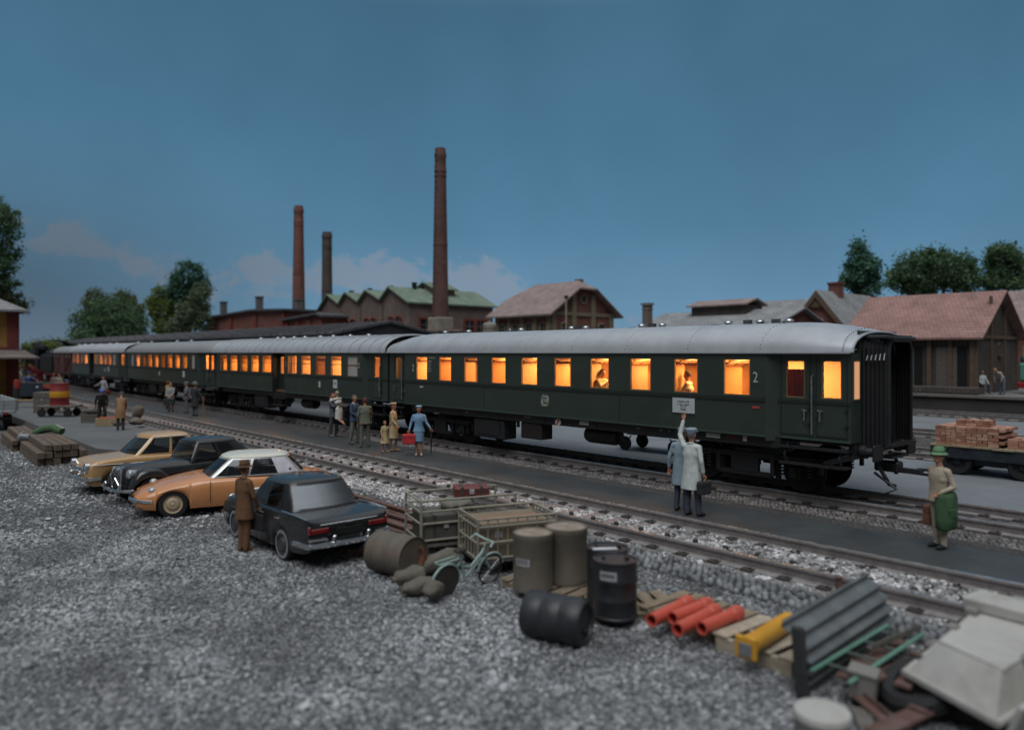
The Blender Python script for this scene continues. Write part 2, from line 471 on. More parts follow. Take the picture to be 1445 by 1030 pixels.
nz = nd(nt, 'ShaderNodeTexNoise'); nz.inputs['Scale'].default_value = 34; nz.inputs['Detail'].default_value = 9; nz.inputs['Roughness'].default_value = .6; nz.inputs['Distortion'].default_value = .4
mp = nd(nt, 'ShaderNodeMapping'); mp.inputs['Scale'].default_value = (1, 1, 1.4); nt.links.new(D_, mp.inputs[0]); nt.links.new(mp.outputs[0], nz.inputs['Vector'])
tot = None
for (px, py, w, h, s) in [(92, 330, 48, 19, 1.1), (128, 352, 34, 13, .9), (60, 345, 30, 12, .6), (213, 374, 38, 17, .95), (357, 372, 34, 18, 1.15), (392, 392, 50, 20, 1.0), (470, 378, 38, 20, .9), (500, 398, 50, 20, .9), (556, 376, 52, 18, 1.1), (600, 400, 70, 18, .8), (672, 386, 42, 24, 1.1), (712, 400, 42, 22, .9), (640, 420, 110, 18, .8), (884, 452, 40, 15, .7), (250, 412, 60, 16, .45), (330, 420, 80, 18, .6)]:
    a0 = math.atan((px - CXP) / FPX); e0 = math.atan((HOR - py) / FPX * math.cos(a0))
    kx = wm('MULTIPLY', wm('SUBTRACT', az, a0), FPX / w); ky = wm('MULTIPLY', wm('SUBTRACT', el, e0), FPX / h)
    g = wm('MULTIPLY', wm('EXPONENT', wm('MULTIPLY', wm('ADD', wm('MULTIPLY', kx, kx), wm('MULTIPLY', ky, ky)), -1.0)), s)
    tot = g if tot is None else wm('ADD', tot, g)
cm = sm(wm('ADD', tot, wm('MULTIPLY', wm('SUBTRACT', nz.outputs['Fac'], .5), 3.4)), .42, 1.15)
cm = wm('MULTIPLY', wm('MULTIPLY', cm, sm(tot, .05, .3)), .75)
cc = mixc(sm(az, -.55, -.1), (.128, .166, .212), (.222, .275, .345))
skyc = mixc(cm, skyc, cc)
n2 = nd(nt, 'ShaderNodeTexNoise'); n2.inputs['Scale'].default_value = 5; n2.inputs['Detail'].default_value = 5; nt.links.new(D_, n2.inputs['Vector'])
v2 = sm(n2.outputs['Fac'], .3, .7, .94, 1.06)
skyc = mixc(wm('MULTIPLY', sm(df, .76, .35), sm(el, 1.15, .75)), skyc, (.095, .107, .116))  # sky outside the view greyed to mute blue reflections
vs_ = nd(nt, 'ShaderNodeVectorMath', operation='SCALE'); nt.links.new(skyc, vs_.inputs[0]); nt.links.new(v2, vs_.inputs['Scale'])
nt.links.new(vs_.outputs[0], bg.inputs['Color']); bg.inputs['Strength'].default_value = 1.0
sun = bpy.data.objects.new('Sun', bpy.data.lights.new('Sun', 'SUN')); COL.objects.link(sun)
sun.data.energy = 1.75; sun.data.angle = R(50); sun.data.color = (.97, .985, 1.0)
sun.rotation_euler = Euler((R(24), R(16), R(0)))          # high and soft, from the right behind the camera

# ------------------------------------------------------------------ ground
GRAVEL_COLS = [(.06, .064, .071), (.135, .141, .149), (.19, .195, .203), (.26, .268, .276), (.40, .41, .42)]
GRAVEL = stones('gravel_surface', GRAVEL_COLS, 22, big=.22)
VERGE = stones('grey_grit', [(.06, .06, .062), (.11, .108, .106), (.16, .155, .15)], 26)
BALLAST = stones('ballast_surface', [(.10, .099, .10), (.21, .208, .21), (.31, .307, .312), (.46, .455, .46)], 17)
BALLASTB = stones('brown_ballast', [(.06, .055, .052), (.13, .118, .11), (.2, .185, .175)], 15)
ASPH = mat('asphalt', (.040, .047, .050), .58, var=.3, vs=.8, bump=.25, bs=90, dirt=.35, dirtcol=(.075, .08, .085))
ASPH2 = mat('yard_surface', (.17, .185, .20), .75, var=.18, vs=.5, bump=.15, bs=70, dirt=.3, dirtcol=(.10, .11, .115))
ASPH3 = mat('loading_surface', (.105, .115, .12), .8, var=.25, vs=.7, bump=.25, bs=70, dirt=.4, dirtcol=(.06, .065, .07))
prof = [(-300, GZ), (0, GZ), (8.6, GZ), (9.0, .19), (9.45, .25), (10, .25), (40, .24), (900, .24)]
xs = [-900, -300, -130, -60, -30, -15, 0, 30, 130, 500]
V = [(x, y, z) for x in xs for (y, z) in prof]; n = len(prof)
m = MB(); m.add(V, [(i * n + j, (i + 1) * n + j, (i + 1) * n + j + 1, i * n + j + 1) for i in range(len(xs) - 1) for j in range(n - 1)])
struct(m.build('ground', GRAVEL, smooth=0))
def slab(name, poly, x0, x1, mt):         # a strip that runs along the tracks, poly in (y,z)
    m = MB(); m.prism([(a, b) for a, b in poly], x0, x1, 'x'); return struct(m.build(name, mt, smooth=0))
slab('trackbed', [(9.45, .2), (9.5, .26), (9.95, .335), (12.3, .335), (12.3, .2)], -160, 40, BALLAST)
slab('platform', [(12.3, .2), (12.3, .40), (14.15, .40), (14.15, .2)], -160, 40, ASPH)
slab('gravel_verge', [(14.15, .2), (14.15, .385), (14.8, .36), (14.8, .2)], -160, 40, VERGE)
slab('trackbed', [(14.8, .2), (14.8, .30), (15.3, .34), (18.0, .34), (18.0, .2)], -160, 40, BALLASTB)
slab('yard', [(18.0, .2), (18.0, .42), (24.3, .42), (24.3, .2)], -160, 60, ASPH2)
slab('trackbed', [(24.3, .2), (24.3, .36), (33.6, .36), (33.6, .2)], -160, 80, BALLASTB)
slab('road', [(33.6, .2), (33.6, .42), (41.0, .42), (41.0, .2)], -160, 90, ASPH2)
slab('trackbed', [(41.0, .2), (41.0, .37), (44.9, .37), (44.9, .2)], -160, 90, BALLASTB)
# raised loading area on the left with its dark edge wall
m = MB(); m.prism([(-140, 6.3), (-27.4, 6.3), (-26.0, 7.2), (-25.2, 8.6), (-24.6, 9.43), (-140, 9.43)], .1, .42, 'z')
struct(m.build('loading_platform', ASPH3, smooth=0))
m = MB(); m.tube([(-140, 6.14, .30), (-27.5, 6.14, .30), (-26.4, 6.7, .27), (-25.6, 7.4, .22)], .22, 4, mi=0)
tag(m.build('platform_edge_wall', mat('sooty_stone', (.045, .042, .042), .9, var=.4, vs=3, bump=.4, bs=12), smooth=0), 'dark sooty stone edge wall along the raised loading area on the left', 'edge wall')

# ------------------------------------------------------------------ loose chips and moulded ballast, as real little stones
def chips(name, P, size, mt, flat=.75, beads=False):
    n = len(P)
    if beads:
        base = []; fs = []
        mb = MB(); mb.sphere((0, 0, 0), 1, 7, 5); base = np.array(mb.v); F_ = []
        for f in mb.f: F_.append((f[0], f[1], f[2], f[3] if len(f) > 3 else f[2]))
        tri = [f[:3] for f in mb.f] + [(f[0], f[2], f[3]) for f in mb.f if len(f) > 3]
        F0 = np.array(tri)
    else:
        base = np.array([(-1, -1, -1), (1, -1, -1), (1, 1, -1), (-1, 1, -1), (-1, -1, 1), (1, -1, 1), (1, 1, 1), (-1, 1, 1)], float) * .72
        q = [(0, 3, 2, 1), (4, 5, 6, 7), (0, 1, 5, 4), (1, 2, 6, 5), (2, 3, 7, 6), (3, 0, 4, 7)]
        F0 = np.array([t for a in q for t in ((a[0], a[1], a[2]), (a[0], a[2], a[3]))])
    k = len(base)
    B = np.repeat(base[None], n, 0)
    if not beads: B = B * rng.uniform(.55, 1.3, (n, k, 3))
    S = size * (rng.uniform(.6, 1.5, (n, 1, 1)) if not beads else rng.uniform(.82, 1.12, (n, 1, 1)))
    A = rng.normal(size=(n, 4)); A /= np.linalg.norm(A, axis=1)[:, None]
    w, x, y, z = A.T
    Rm = np.stack([1 - 2 * (y * y + z * z), 2 * (x * y - z * w), 2 * (x * z + y * w), 2 * (x * y + z * w), 1 - 2 * (x * x + z * z), 2 * (y * z - x * w), 2 * (x * z - y * w), 2 * (y * z + x * w), 1 - 2 * (x * x + y * y)], 1).reshape(n, 3, 3)
    if beads: Rm = np.repeat(np.eye(3)[None], n, 0)
    Vv = np.einsum('nij,nkj->nki', Rm, B) * S
    Vv[:, :, 2] *= flat
    Vv += P[:, None, :]
    Fv = (F0[None] + (np.arange(n) * k)[:, None, None]).reshape(-1, 3)
    return stuff(rawmesh(name, Vv.reshape(-1, 3), Fv, mt, smooth=beads))
def gz(y): return np.interp(y, [8.6, 9.0, 9.45], [GZ, .19, .25])
def wedge(n, z0, z1, ylo, yhi, zf):
    out = []
    Zc = np.sqrt(rng.uniform(z0 ** 2, z1 ** 2, n)); u = rng.uniform(-.95, .95, n)
    x = (CA * u - SA) * Zc; y = (SA * u + CA) * Zc
    k = (y > ylo) & (y < yhi)
    return np.stack([x[k], y[k], zf(y[k])], 1)
CHIP = islandramp('gravel_chips', [(.10, .107, .116), (.155, .163, .172), (.205, .214, .223), (.25, .258, .267), (.30, .308, .317), (.43, .435, .44)], noise=.6)
P = wedge(90000, 4.5, 14.5, -5, 9.5, gz); P[:, 2] += .003
chips('gravel', P, .0225, CHIP)
P = wedge(34000, 14.5, 27, -8, 9.5, gz); P = P[(P[:, 1] < 6.0) | (P[:, 0] > -25)]; P[:, 2] += .004
chips('gravel', P, .034, CHIP)
P = wedge(2000, 5, 16, -5, 9.4, gz); P[:, 2] += .012; P = P[np.sin(P[:, 0] * 1.7 + 1.3 * np.sin(P[:, 1] * 2.1)) > -.2]
chips('gravel', P, .046, CHIP)
BCHIP = islandramp('ballast_chips', [(.12, .118, .12), (.24, .236, .238), (.34, .335, .34), (.46, .455, .46), (.68, .675, .68)], noise=1.5)
n = 15000; P = np.stack([rng.uniform(-24, -.5, n), rng.uniform(10.5, 11.82, n), np.full(n, .338)], 1)
P[:, 2] -= .012 * (P[:, 0] < -8); P[:, 2] += .05 * np.clip((P[:, 0] + 12) / 6, 0, 1) * rng.uniform(0, 1, n)
k = (np.abs(((P[:, 0] + .7) / .6) - np.round((P[:, 0] + .7) / .6)) * .6 < .13) & (P[:, 0] < -6.5) & (rng.uniform(0, 1, n) < np.interp(-P[:, 0], [6.5, 11], [.3, .93]))
chips('ballast', P[~k], .030, BCHIP)
n = 9000; P = np.stack([rng.uniform(-24, -.5, n), rng.uniform(9.5, 10.38, n), np.zeros(n)], 1); P[:, 2] = np.interp(P[:, 1], [9.5, 9.95, 10.4], [.265, .33, .34])
k = (P[:, 0] > -11) & (P[:, 1] < 9.98); P = P[~k]
chips('ballast', P, .028, BCHIP)
def beadrows(x0, x1, y0, y1, z0, z1, d):
    pts = []; j = 0; y = y0
    while y < y1:
        x = x0 + (d / 2 if j % 2 else 0)
        while x < x1:
            pts.append((x + random.uniform(-.25, .25) * d, y + random.uniform(-.22, .22) * d, lerp(z0, z1, (y - y0) / (y1 - y0)) + random.uniform(-.012, .012))); x += d
        y += d * .87; j += 1
    return np.array(pts)
slab('bead_shade_strip', [(9.46, .2), (9.48, .262), (9.98, .343), (10.02, .343), (10.02, .2)], -12.5, -1.0, mat('bead_gap_shade', (.045, .048, .052), .9, var=.3))  # dark strip under the beads, paints the shade in their gaps
BEAD = islandramp('moulded_ballast', [(.10, .106, .113), (.155, .162, .17), (.21, .217, .225)], rough=.6, noise=3)
BEADB = islandramp('moulded_ballast_brown', [(.085, .078, .074), (.12, .11, .105), (.17, .158, .15)], rough=.65, noise=3)
chips('ballast', beadrows(-12.5, -1.0, 9.50, 10.0, .285, .345, .112), .056, BEAD, flat=1.1, beads=True)
chips('ballast', beadrows(-26, -.5, 14.78, 15.46, .31, .345, .098), .053, BEADB, flat=1.1, beads=True)

# ------------------------------------------------------------------ tracks
CLIP = mat('chair_iron', (.05, .044, .042), .75, .2, var=.3)
SLEEPER2 = mat('pinkish_old_sleeper', (.215, .185, .178), .85, var=.4, vs=9, bump=.5, bs=60, dirt=.25, dirtcol=(.09, .075, .07))
LEDGE = mat('rail_foot', (.33, .32, .315), .6, .2, var=.3, vs=6, dirt=.3, dirtcol=(.14, .125, .12))
RP = [(-.075, 0), (.075, 0), (.07, .02), (.018, .045), (.016, .14), (.038, .155), (.038, .192), (.028, .2), (-.028, .2), (-.038, .192), (-.038, .155), (-.016, .14), (-.018, .045), (-.07, .02)]
def track(label, yc, x0, x1, n_show, base, group='railway tracks', studs=0, x_first=None, wood=SLEEPER):
    t = thing('railway_track', label, 'railway track', (0, yc, base), 0, group)
    for sg in (-1, 1):
        m = MB(); cy = sg * .75
        m.prism([(cy + a, b + .02) for a, b in RP], x0, x1, 'x', 0)
        m.box(((x0 + x1) / 2, cy, .2225), (x1 - x0, .058, .004), mi=1)
        for q in (-1, 1): m.box(((x0 + x1) / 2, cy + q * .105, .032), (x1 - x0, .06, .024), mi=2)
        m.build('rail', [RUSTRAIL, RAILTOP, LEDGE], t, smooth=0)
    def sl(m, x):
        m.box((x, 0, -.040), (.25, 2.36, .13), b=.012)
        for sg in (-1, 1):
            for q in (-1, 1):
                m.box((x, sg * .75 + q * .13, .042), (.19, .15, .045), mi=1, b=.008)
                m.cyl((x + .05, sg * .75 + q * .14, .04), (x + .05, sg * .75 + q * .14, .09), .022, n=6, mi=1)
    m = MB(); sl(m, 0); s0 = m.build('sleeper', [wood, CLIP], t, loc=(x_first or x1, 0, 0))
    x = (x_first or x1) - .6; k = 1
    while k < n_show and x > x0:
        c = s0.copy(); COL.objects.link(c); c.location = (x, 0, 0); x -= .6; k += 1
    if x > x0:
        m = MB()
        while x > x0: sl(m, x); x -= .6
        stuff(m.build('sleepers', [wood, CLIP], t))
    if studs:
        m = MB(); m.sphere((0, 0, .055), (.05, .05, .055), 10, 6); m.cyl((0, 0, -.02), (0, 0, .05), .045, n=10)
        p0 = m.build('contact_stud', BLACK, t, loc=(-1.0, -.06, 0))
        for i in range(1, studs):
            c = p0.copy(); COL.objects.link(c); c.location = (-1.0 - .6 * i, -.06, 0)
    return t
track('nearest railway track, pale ballast with a row of dark studs between its rails', 11.16, -150, 8, 100, .33, studs=62, x_first=-.7, wood=SLEEPER2)
track('railway track under the green coaches, behind the narrow dark platform', 16.63, -150, 8, 100, .33, x_first=-.7)
track('blurred railway track behind the brick trailer, nearer of the two past the yard', 25.7, -80, 40, 90, .35, x_first=20)
track('farther blurred railway track past the yard, in front of the far road', 32.2, -80, 50, 70, .35, x_first=15)
track('railway track at the foot of the dark loading dock wall', 43.0, -80, 60, 60, .36, x_first=10)
# ------------------------------------------------------------------ the train
GREEN = mat('coach_green', (.034, .050, .041), .42, var=.12, vs=1.5, coat=.15, spec=.4)
GREEND = mat('coach_trim', (.016, .024, .02), .5, var=.2)
GREENL = mat('coach_edge_strip', (.045, .075, .06), .45, var=.1)
ROOFS = mat('silver_roof', (.43, .455, .485), .40, .2, var=.12, vs=1.3, dirt=.35, dirtcol=(.33, .345, .365), bump=.08, bs=60)
ROOFG = mat('grey_roof', (.25, .26, .27), .55, var=.15, vs=1.2, dirt=.3, dirtcol=(.12, .125, .13))
WOODI = mat('warm_panelling', (.62, .45, .26), .6, var=.1, vs=3)
WOODI2 = mat('brown_panelling', (.22, .11, .05), .6, var=.2, vs=4)
SEATM = mat('seat_cloth', (.62, .40, .19), .8, var=.15)
SEAT2 = mat('rust_seat_cloth', (.44, .22, .085), .8, var=.15)
REDCUR = mat('red_curtain', (.42, .03, .025), .8, var=.2, vs=14)
CEIL = mat('cream_ceiling', (.7, .62, .5), .7, var=.05)
FRAMEW = mat('window_frame', (.20, .13, .07), .45, var=.2)
LAMP = emit('lamp_glow', (1.0, .50, .16), 9.0)
IVORY = mat('ivory_lettering', (.50, .52, .44), .6, var=.1)
REDL = mat('red_lettering', (.45, .05, .05), .6, var=.1)
WHITEB = mat('white_board', (.50, .54, .56), .6, var=.08)
INK = mat('black_lettering', (.02, .02, .025), .7, var=.1)
TRACKY = 16.63; HW = 1.50; VW = 1.36
YF = TRACKY - HW
YV = TRACKY - VW
ZB, ZE = 1.28, 3.14       # body bottom and eave above the rail
ZW0, ZW1 = 2.17, 3.0

def wall(mb, x0, x1, z0, z1, holes, y, t, mi=0, far=False):
    xs = sorted({x0, x1, *[h[0] for h in holes], *[h[1] for h in holes]}); zs = sorted({z0, z1, *[h[2] for h in holes], *[h[3] for h in holes]})
    for i in range(len(xs) - 1):
        for j in range(len(zs) - 1):
            cx = (xs[i] + xs[i + 1]) / 2; cz = (zs[j] + zs[j + 1]) / 2
            if any(h[0] < cx < h[1] and h[2] < cz < h[3] for h in holes): continue
            a, b, c, d = xs[i], xs[i + 1], zs[j], zs[j + 1]
            mb.quad((a, y, c), (b, y, c), (b, y, d), (a, y, d), mi)
            mb.quad((b, y + t, c), (a, y + t, c), (a, y + t, d), (b, y + t, d), mi)
    for (a, b, c, d) in holes:
        mb.quad((a, y, c), (a, y, d), (a, y + t, d), (a, y + t, c), mi); mb.quad((b, y, d), (b, y, c), (b, y + t, c), (b, y + t, d), mi)
        mb.quad((a, y, c), (a, y + t, c), (b, y + t, c), (b, y, c), mi); mb.quad((a, y + t, d), (a, y, d), (b, y, d), (b, y + t, d), mi)
FROST = mat('frosted_pane', (.42, .40, .38), .5, var=.1)
def window(t, h, y, bar=False, name='window', parent=None, fm=None, pm=None):
    a, b, c, d = h; w = .028
    m = MB(); yy = y + .03
    for (cx, cz, sx, sz) in (((a + b) / 2, c + w / 2, b - a, w), ((a + b) / 2, d - w / 2, b - a, w), (a + w / 2, (c + d) / 2, w, d - c - 2 * w), (b - w / 2, (c + d) / 2, w, d - c - 2 * w)):
        m.box((cx, yy, cz), (sx, .045, sz))
    if bar: m.box(((a + b) / 2, yy, c + (d - c) * .56), (b - a - 2 * w, .035, .03))
    f = m.build(name, fm or FRAMEW, parent or t, smooth=0)
    m = MB(); m.quad((a + w, yy + .004, c + w), (b - w, yy + .004, c + w), (b - w, yy + .004, d - w), (a + w, yy + .004, d - w))
    m.build('pane', pm or GLASSW, f, smooth=0, fix=False)
    return f
def arc(a, b, z0, n=18, e=2.5):
    pts = []
    for i in range(n + 1):
        th = PI * i / n
        c = math.cos(th); s_ = math.sin(th)
        pts.append((-a * math.copysign(abs(c) ** (2 / e), c), z0 + b * abs(s_) ** (2 / 2.1)))
    return pts
WHEELP = [(.0, -.02), (.09, -.02), (.09, .03), (.36, .0), (.40, -.02), (.46, -.03), (.475, .06), (.51, .075), (.51, .10), (.0, .10)]
def bogie(t, x, wb=2.5, r=.5):
    bt = None
    m = MB()
    for sg in (-1, 1):
        y = sg * 1.02
        m.box((x, y, .78), (wb + 1.15, .08, .13), b=.01); m.box((x, y, .36), (wb * .55, .08, .1)); m.box((x, y, .57), (.7, .10, .36))
        for q in (-1, 1):
            m.box((x + q * wb * .28, y, .57), (.10, .10, .42))
            ax = x + q * wb / 2
            m.box((ax, y - sg * -.03, .5), (.26, .16, .30), b=.03); m.cyl((ax, y + sg * .05, .5), (ax, y + sg * .17, .5), .10, n=12)
            for p in (-.3, .3):
                for k in range(5): m.cyl((ax + p, y + sg * .02, .42 + k * .07), (ax + p, y + sg * .02, .455 + k * .07), .065, n=10)
            m.tube([(ax - .52, y + sg * .04, .80), (ax - .25, y + sg * .04, .72), (ax, y + sg * .04, .69), (ax + .25, y + sg * .04, .72), (ax + .52, y + sg * .04, .80)], .035, 6)
            m.box((x + q * (wb / 2 + .55), y, .66), (.08, .08, .3))
            m.box((ax + q * -.52, y - sg * .18, .45), (.09, .1, .36))
    m.box((x, 0, .82), (.6, 2.0, .2)); m.box((x - wb * .5 - .55, 0, .75), (.1, 2.0, .12)); m.box((x + wb * .5 + .55, 0, .75), (.1, 2.0, .12))
    b = m.build('bogie', BLACK, t)
    for q in (-1, 1):
        for sg in (-1, 1):
            m = MB(); M = TR(x + q * wb / 2, sg * .72, r) @ Matrix.Rotation(PI / 2 * sg, 4, 'X')
            m.lathe([(rr * r / .51, zz) for rr, zz in WHEELP], 28, M, 0)
            if sg < 0: m.cyl((x + q * wb / 2, -.7, r), (x + q * wb / 2, .7, r), .08, n=8)
            m.build('wheel', mat('wheel_iron', (.022, .020, .019), .6, .3, var=.3), b)
    return b
def roofvent(t, x, z, dark):
    m = MB(); y = -.18
    m.cyl((x, y, z - .06), (x, y, z + .05), .07, n=10); m.sphere((x, y, z + .075), (.115, .115, .055), 12, 6)
    m.build('roof_vent', STEEL, t)
    m = MB(); m.box((x - .30, y - .05, z + (.045 if dark else .0)), (.16, .16, .15 if dark else .06)); m.box((x - .15, y, z + .0), (.3, .05, .04))
    m.build('roof_vent_hood', mat('dull_metal', (.09, .095, .10), .6, .4, var=.3), t)

def coach(label, pxl, pxr, main_l, main_r, wins, vest, recess, roof, bar, lit, seed, vents, seams, group='green passenger coaches of the train', roofmat=None):
    rnd = random.Random(seed)
    x0 = XY(pxl, YV); x1 = XY(pxr, YV); xc = (x0 + x1) / 2; L2 = (x1 - x0) / 2
    t = thing('passenger_coach', label, 'railway coach', (xc, TRACKY, RT), 0, group)
    X = lambda p, y=YF: XY(p, y) - xc
    a0, a1 = X(main_l), X(main_r)
    holes = [(X(p), X(q), ZW0, ZW1) for (p, q) in wins]
    m = MB()
    # main sides (near side split round the recessed entrances)
    segs = []; cur = a0
    for (p, q, dw) in recess: segs.append((cur, X(p))); cur = X(q)
    segs.append((cur, a1))
    for (s0, s1) in segs:
        wall(m, s0, s1, ZB, ZE, [h for h in holes if s0 < h[0] < s1], -HW, .06)
        m.box(((s0 + s1) / 2, -HW - .008, ZB + .02), (s1 - s0, .016, .045), mi=2)
        m.box(((s0 + s1) / 2, -HW - .010, ZW0 - .075), (s1 - s0, .020, .085), mi=1)
        m.box(((s0 + s1) / 2, -HW - .010, ZE - .035), (s1 - s0, .020, .03), mi=2)
        m.box(((s0 + s1) / 2, -HW - .012, ZE - .005), (s1 - s0, .024, .025), mi=1)
    for p in seams: m.box((X(p), -HW - .003, (ZB + ZW0 - .1) / 2 + .01), (.018, .006, ZW0 - ZB - .16), mi=1)
    m.box((0, HW - .03, (ZB + ZE) / 2), (a1 - a0, .06, ZE - ZB))
    vh = {}
    for side, (s0, s1, edge) in {'l': (-L2, a0, a0), 'r': (a1, L2, a1)}.items():
        tap = .22
        if side == 'l': v0, v1, tp = s0, s1 - tap, (s1 - tap, s1)
        else: v0, v1, tp = s0 + tap, s1, (s0 + tap, s0)
        for sg in (-1, 1):                                    # canted piece between body and vestibule
            m.quad((tp[0], sg * VW, ZB - .08), (tp[1], sg * HW, ZB - .08), (tp[1], sg * HW, ZE), (tp[0], sg * VW, ZE), 0)
        hs = [(X(p, YV), X(q, YV), ZW0 + .0, ZW1 - .02) for (p, q) in vest if (p < main_l) == (side == 'l')]
        vh[side] = (v0, v1, hs)
        wall(m, v0, v1, ZB + .0, ZE, hs, -VW, .06)
        m.box(((v0 + v1) / 2, -VW - .008, ZB + .02), (v1 - v0, .016, .04), mi=2)
        m.box(((v0 + v1) / 2, -VW - .008, ZW0 - .08), (v1 - v0, .016, .07), mi=1)
        m.box(((v0 + v1) / 2, VW - .03, (ZB + ZE) / 2), (v1 - v0, .06, ZE - ZB))
    # end walls
    for sg in (-1, 1):
        x = sg * (L2 - .03)
        for q in (-1, 1):
            m.box((x, q * (VW + .55) / 2 - 0, (ZB + ZE) / 2), (.06, VW - .55 - .002, ZE - ZB))
        m.box((x, 0, ZE - .12), (.06, 1.1, .24)); m.box((x, 0, (ZE + 3.6) / 2), (.05, 1.9, 3.6 - ZE))
    body = m.build('body', [GREEN, GREEND, GREENL], t, smooth=0)
    # entrances set back in the middle of the side
    for (p, q, dw) in recess:
        ra, rb = X(p), X(q); hs = [(X(dw[0], YF + .3), X(dw[1], YF + .3), ZW0 - .05, ZW1 - .05)]
        m = MB(); wall(m, ra, rb, ZB - .25, ZE, hs, -HW + .3, .05)
        m.box((ra + .02, -HW + .16, (ZB + ZE) / 2), (.04, .30, ZE - ZB)); m.box((rb - .02, -HW + .16, (ZB + ZE) / 2), (.04, .30, ZE - ZB))
        d = m.build('entrance_door', GREEND, t, smooth=0)
        for h in hs: window(t, h, -HW + .3, name='door_window', parent=d)
        m = MB(); m.box(((ra + rb) / 2, -HW + .18, ZB - .28), (rb - ra, .36, .05)); m.box(((ra + rb) / 2, -HW + .1, ZB - .62), (rb - ra - .1, .3, .04))
        m.box((ra + .1, -HW + .2, ZB - .45), (.04, .2, .38)); m.box((rb - .1, -HW + .2, ZB - .45), (.04, .2, .38)); m.build('step', BLACK, t, smooth=0)
    for h in holes: window(t, h, -HW, bar, pm=FROST if (seed != 3 and h is holes[-1]) or (seed == 8 and h is holes[0]) else None)
    # doors in the vestibules
    for side, (v0, v1, hs) in vh.items():
        for h in hs:
            m = MB(); cx = (h[0] + h[1]) / 2; w = min((h[1] - h[0]) + .22, (v1 - v0) - .05)
            for sx in (-1, 1): m.box((cx + sx * w / 2, -VW - .004, (ZB + ZE) / 2), (.016, .008, ZE - ZB - .12))
            m.box((cx, -VW - .006, ZB + .10), (w - .03, .012, .03))
            for zz in (ZB + .35, ZW0 - .2): m.box((cx + w / 2 - .01, -VW - .02, zz), (.06, .04, .07))
            d = m.build('door', GREEND, t, smooth=0)
            window(t, h, -VW, name='door_window', parent=d)
            if h[1] - h[0] > .25:
                m = MB(); hx = cx + (w / 2 - .10) * (1 if cx < (v0 + v1) / 2 else -1); m.tube([(hx, -VW - .01, ZW0 - .26), (hx, -VW - .06, ZW0 - .26), (hx + .0, -VW - .065, ZW0 - .48)], .017, 6)
                m.tube([(hx - .06, -VW - .05, ZW0 - .245), (hx + .06, -VW - .05, ZW0 - .27)], .014, 6); m.build('door_handle', STEEL, d)
        if hs:
            hx = (v0 + v1) / 2 if len(hs) > 1 else hs[0][1] + .07
            m = MB(); m.tube([(hx, -VW - .0, ZB + .1), (hx, -VW - .07, ZB + .13), (hx, -VW - .07, ZB + 1.35), (hx, -VW, ZB + 1.38)], .02, 6); m.build('handrail', STEEL, t)
            m = MB()
            m.box(((v0 + v1) / 2, -VW + .06, ZB - .17), (v1 - v0 - .1, .30, .05)); m.box(((v0 + v1) / 2, -VW + .02, ZB - .52), (v1 - v0 - .15, .30, .04))
            for sx in (v0 + .2, v1 - .2): m.tube([(sx, -VW + .08, ZB - .1), (sx - .03, -VW - .03, ZB - .35), (sx, -VW + .02, ZB - .52)], .03, 6)
            m.build('step', BLACK, t)
    # roof
    m = MB(); rings = []; n = 44
    for i in range(n + 1):
        x = lerp(-L2 - .06, L2 + .06, i / n); e = min(L2 + .06 - abs(x), 1.6) / 1.6
        if roof == 'smooth': b = .70 - .26 * (1 - e) ** 1.8; a = HW + .035 - .10 * (1 - e) ** 3
        else: b = .68; a = HW + .04
        rings.append([(x, y, z) for (y, z) in arc(a, b, ZE)])
    m.loft(rings, closed=False, cap=False)
    for r_ in (rings[0], rings[-1]):                          # rim of the roof at the ends, and the inner ceiling arch
        m.tube(r_, .028, 6)
    for sg in (-1, 1):
        m.box((0, sg * (HW + .025), ZE - .004), (2 * L2 + .1, .05, .03))
    if roof == 'ribbed':
        k = 22
        for i in range(k + 1):
            x = lerp(-L2 + .3, L2 - .3, i / k); m.tube([(x, y, z) for y, z in arc(HW + .055, .70, ZE)], .034, 6)
    else:
        for i in range(1, 9):
            x = lerp(-L2, L2, i / 9)
            for (y, z) in arc(HW + .03, .697, ZE, 26)[1:14]: m.sphere((x + rnd.uniform(-.015, .015), y, z), .013, 5, 4, mi=1)
        for (y, z) in arc(HW - .02, .53, ZE, 30)[1:18]: m.sphere((L2 - .12, y, z), .013, 5, 4, mi=1)
    m.build('roof', [roofmat or ROOFS, BLACK], t, smooth=40)
    for i, p in enumerate(vents): roofvent(t, X(p, TRACKY - .2), ZE + (.675 if roof == 'smooth' else .665), i % 2 == 1)
    # inside: floor, ceiling, corridor wall, partitions, seats, racks, lamps
    m = MB(); m.box((0, 0, ZB + .05), (2 * L2 - .14, 2 * VW - .14, .06)); m.build('floor', WOODI2, t, smooth=0)
    m = MB(); m.box((0, 0, ZE + .06), (2 * L2 - .14, 2 * VW - .1, .03)); m.build('ceiling', CEIL, t, smooth=0)
    m = MB(); m.box((0, .46, (ZB + ZE) / 2 + .06), (2 * L2 - 1.8, .05, ZE - ZB - .1)); m.build('corridor_wall', WOODI, t, smooth=0)
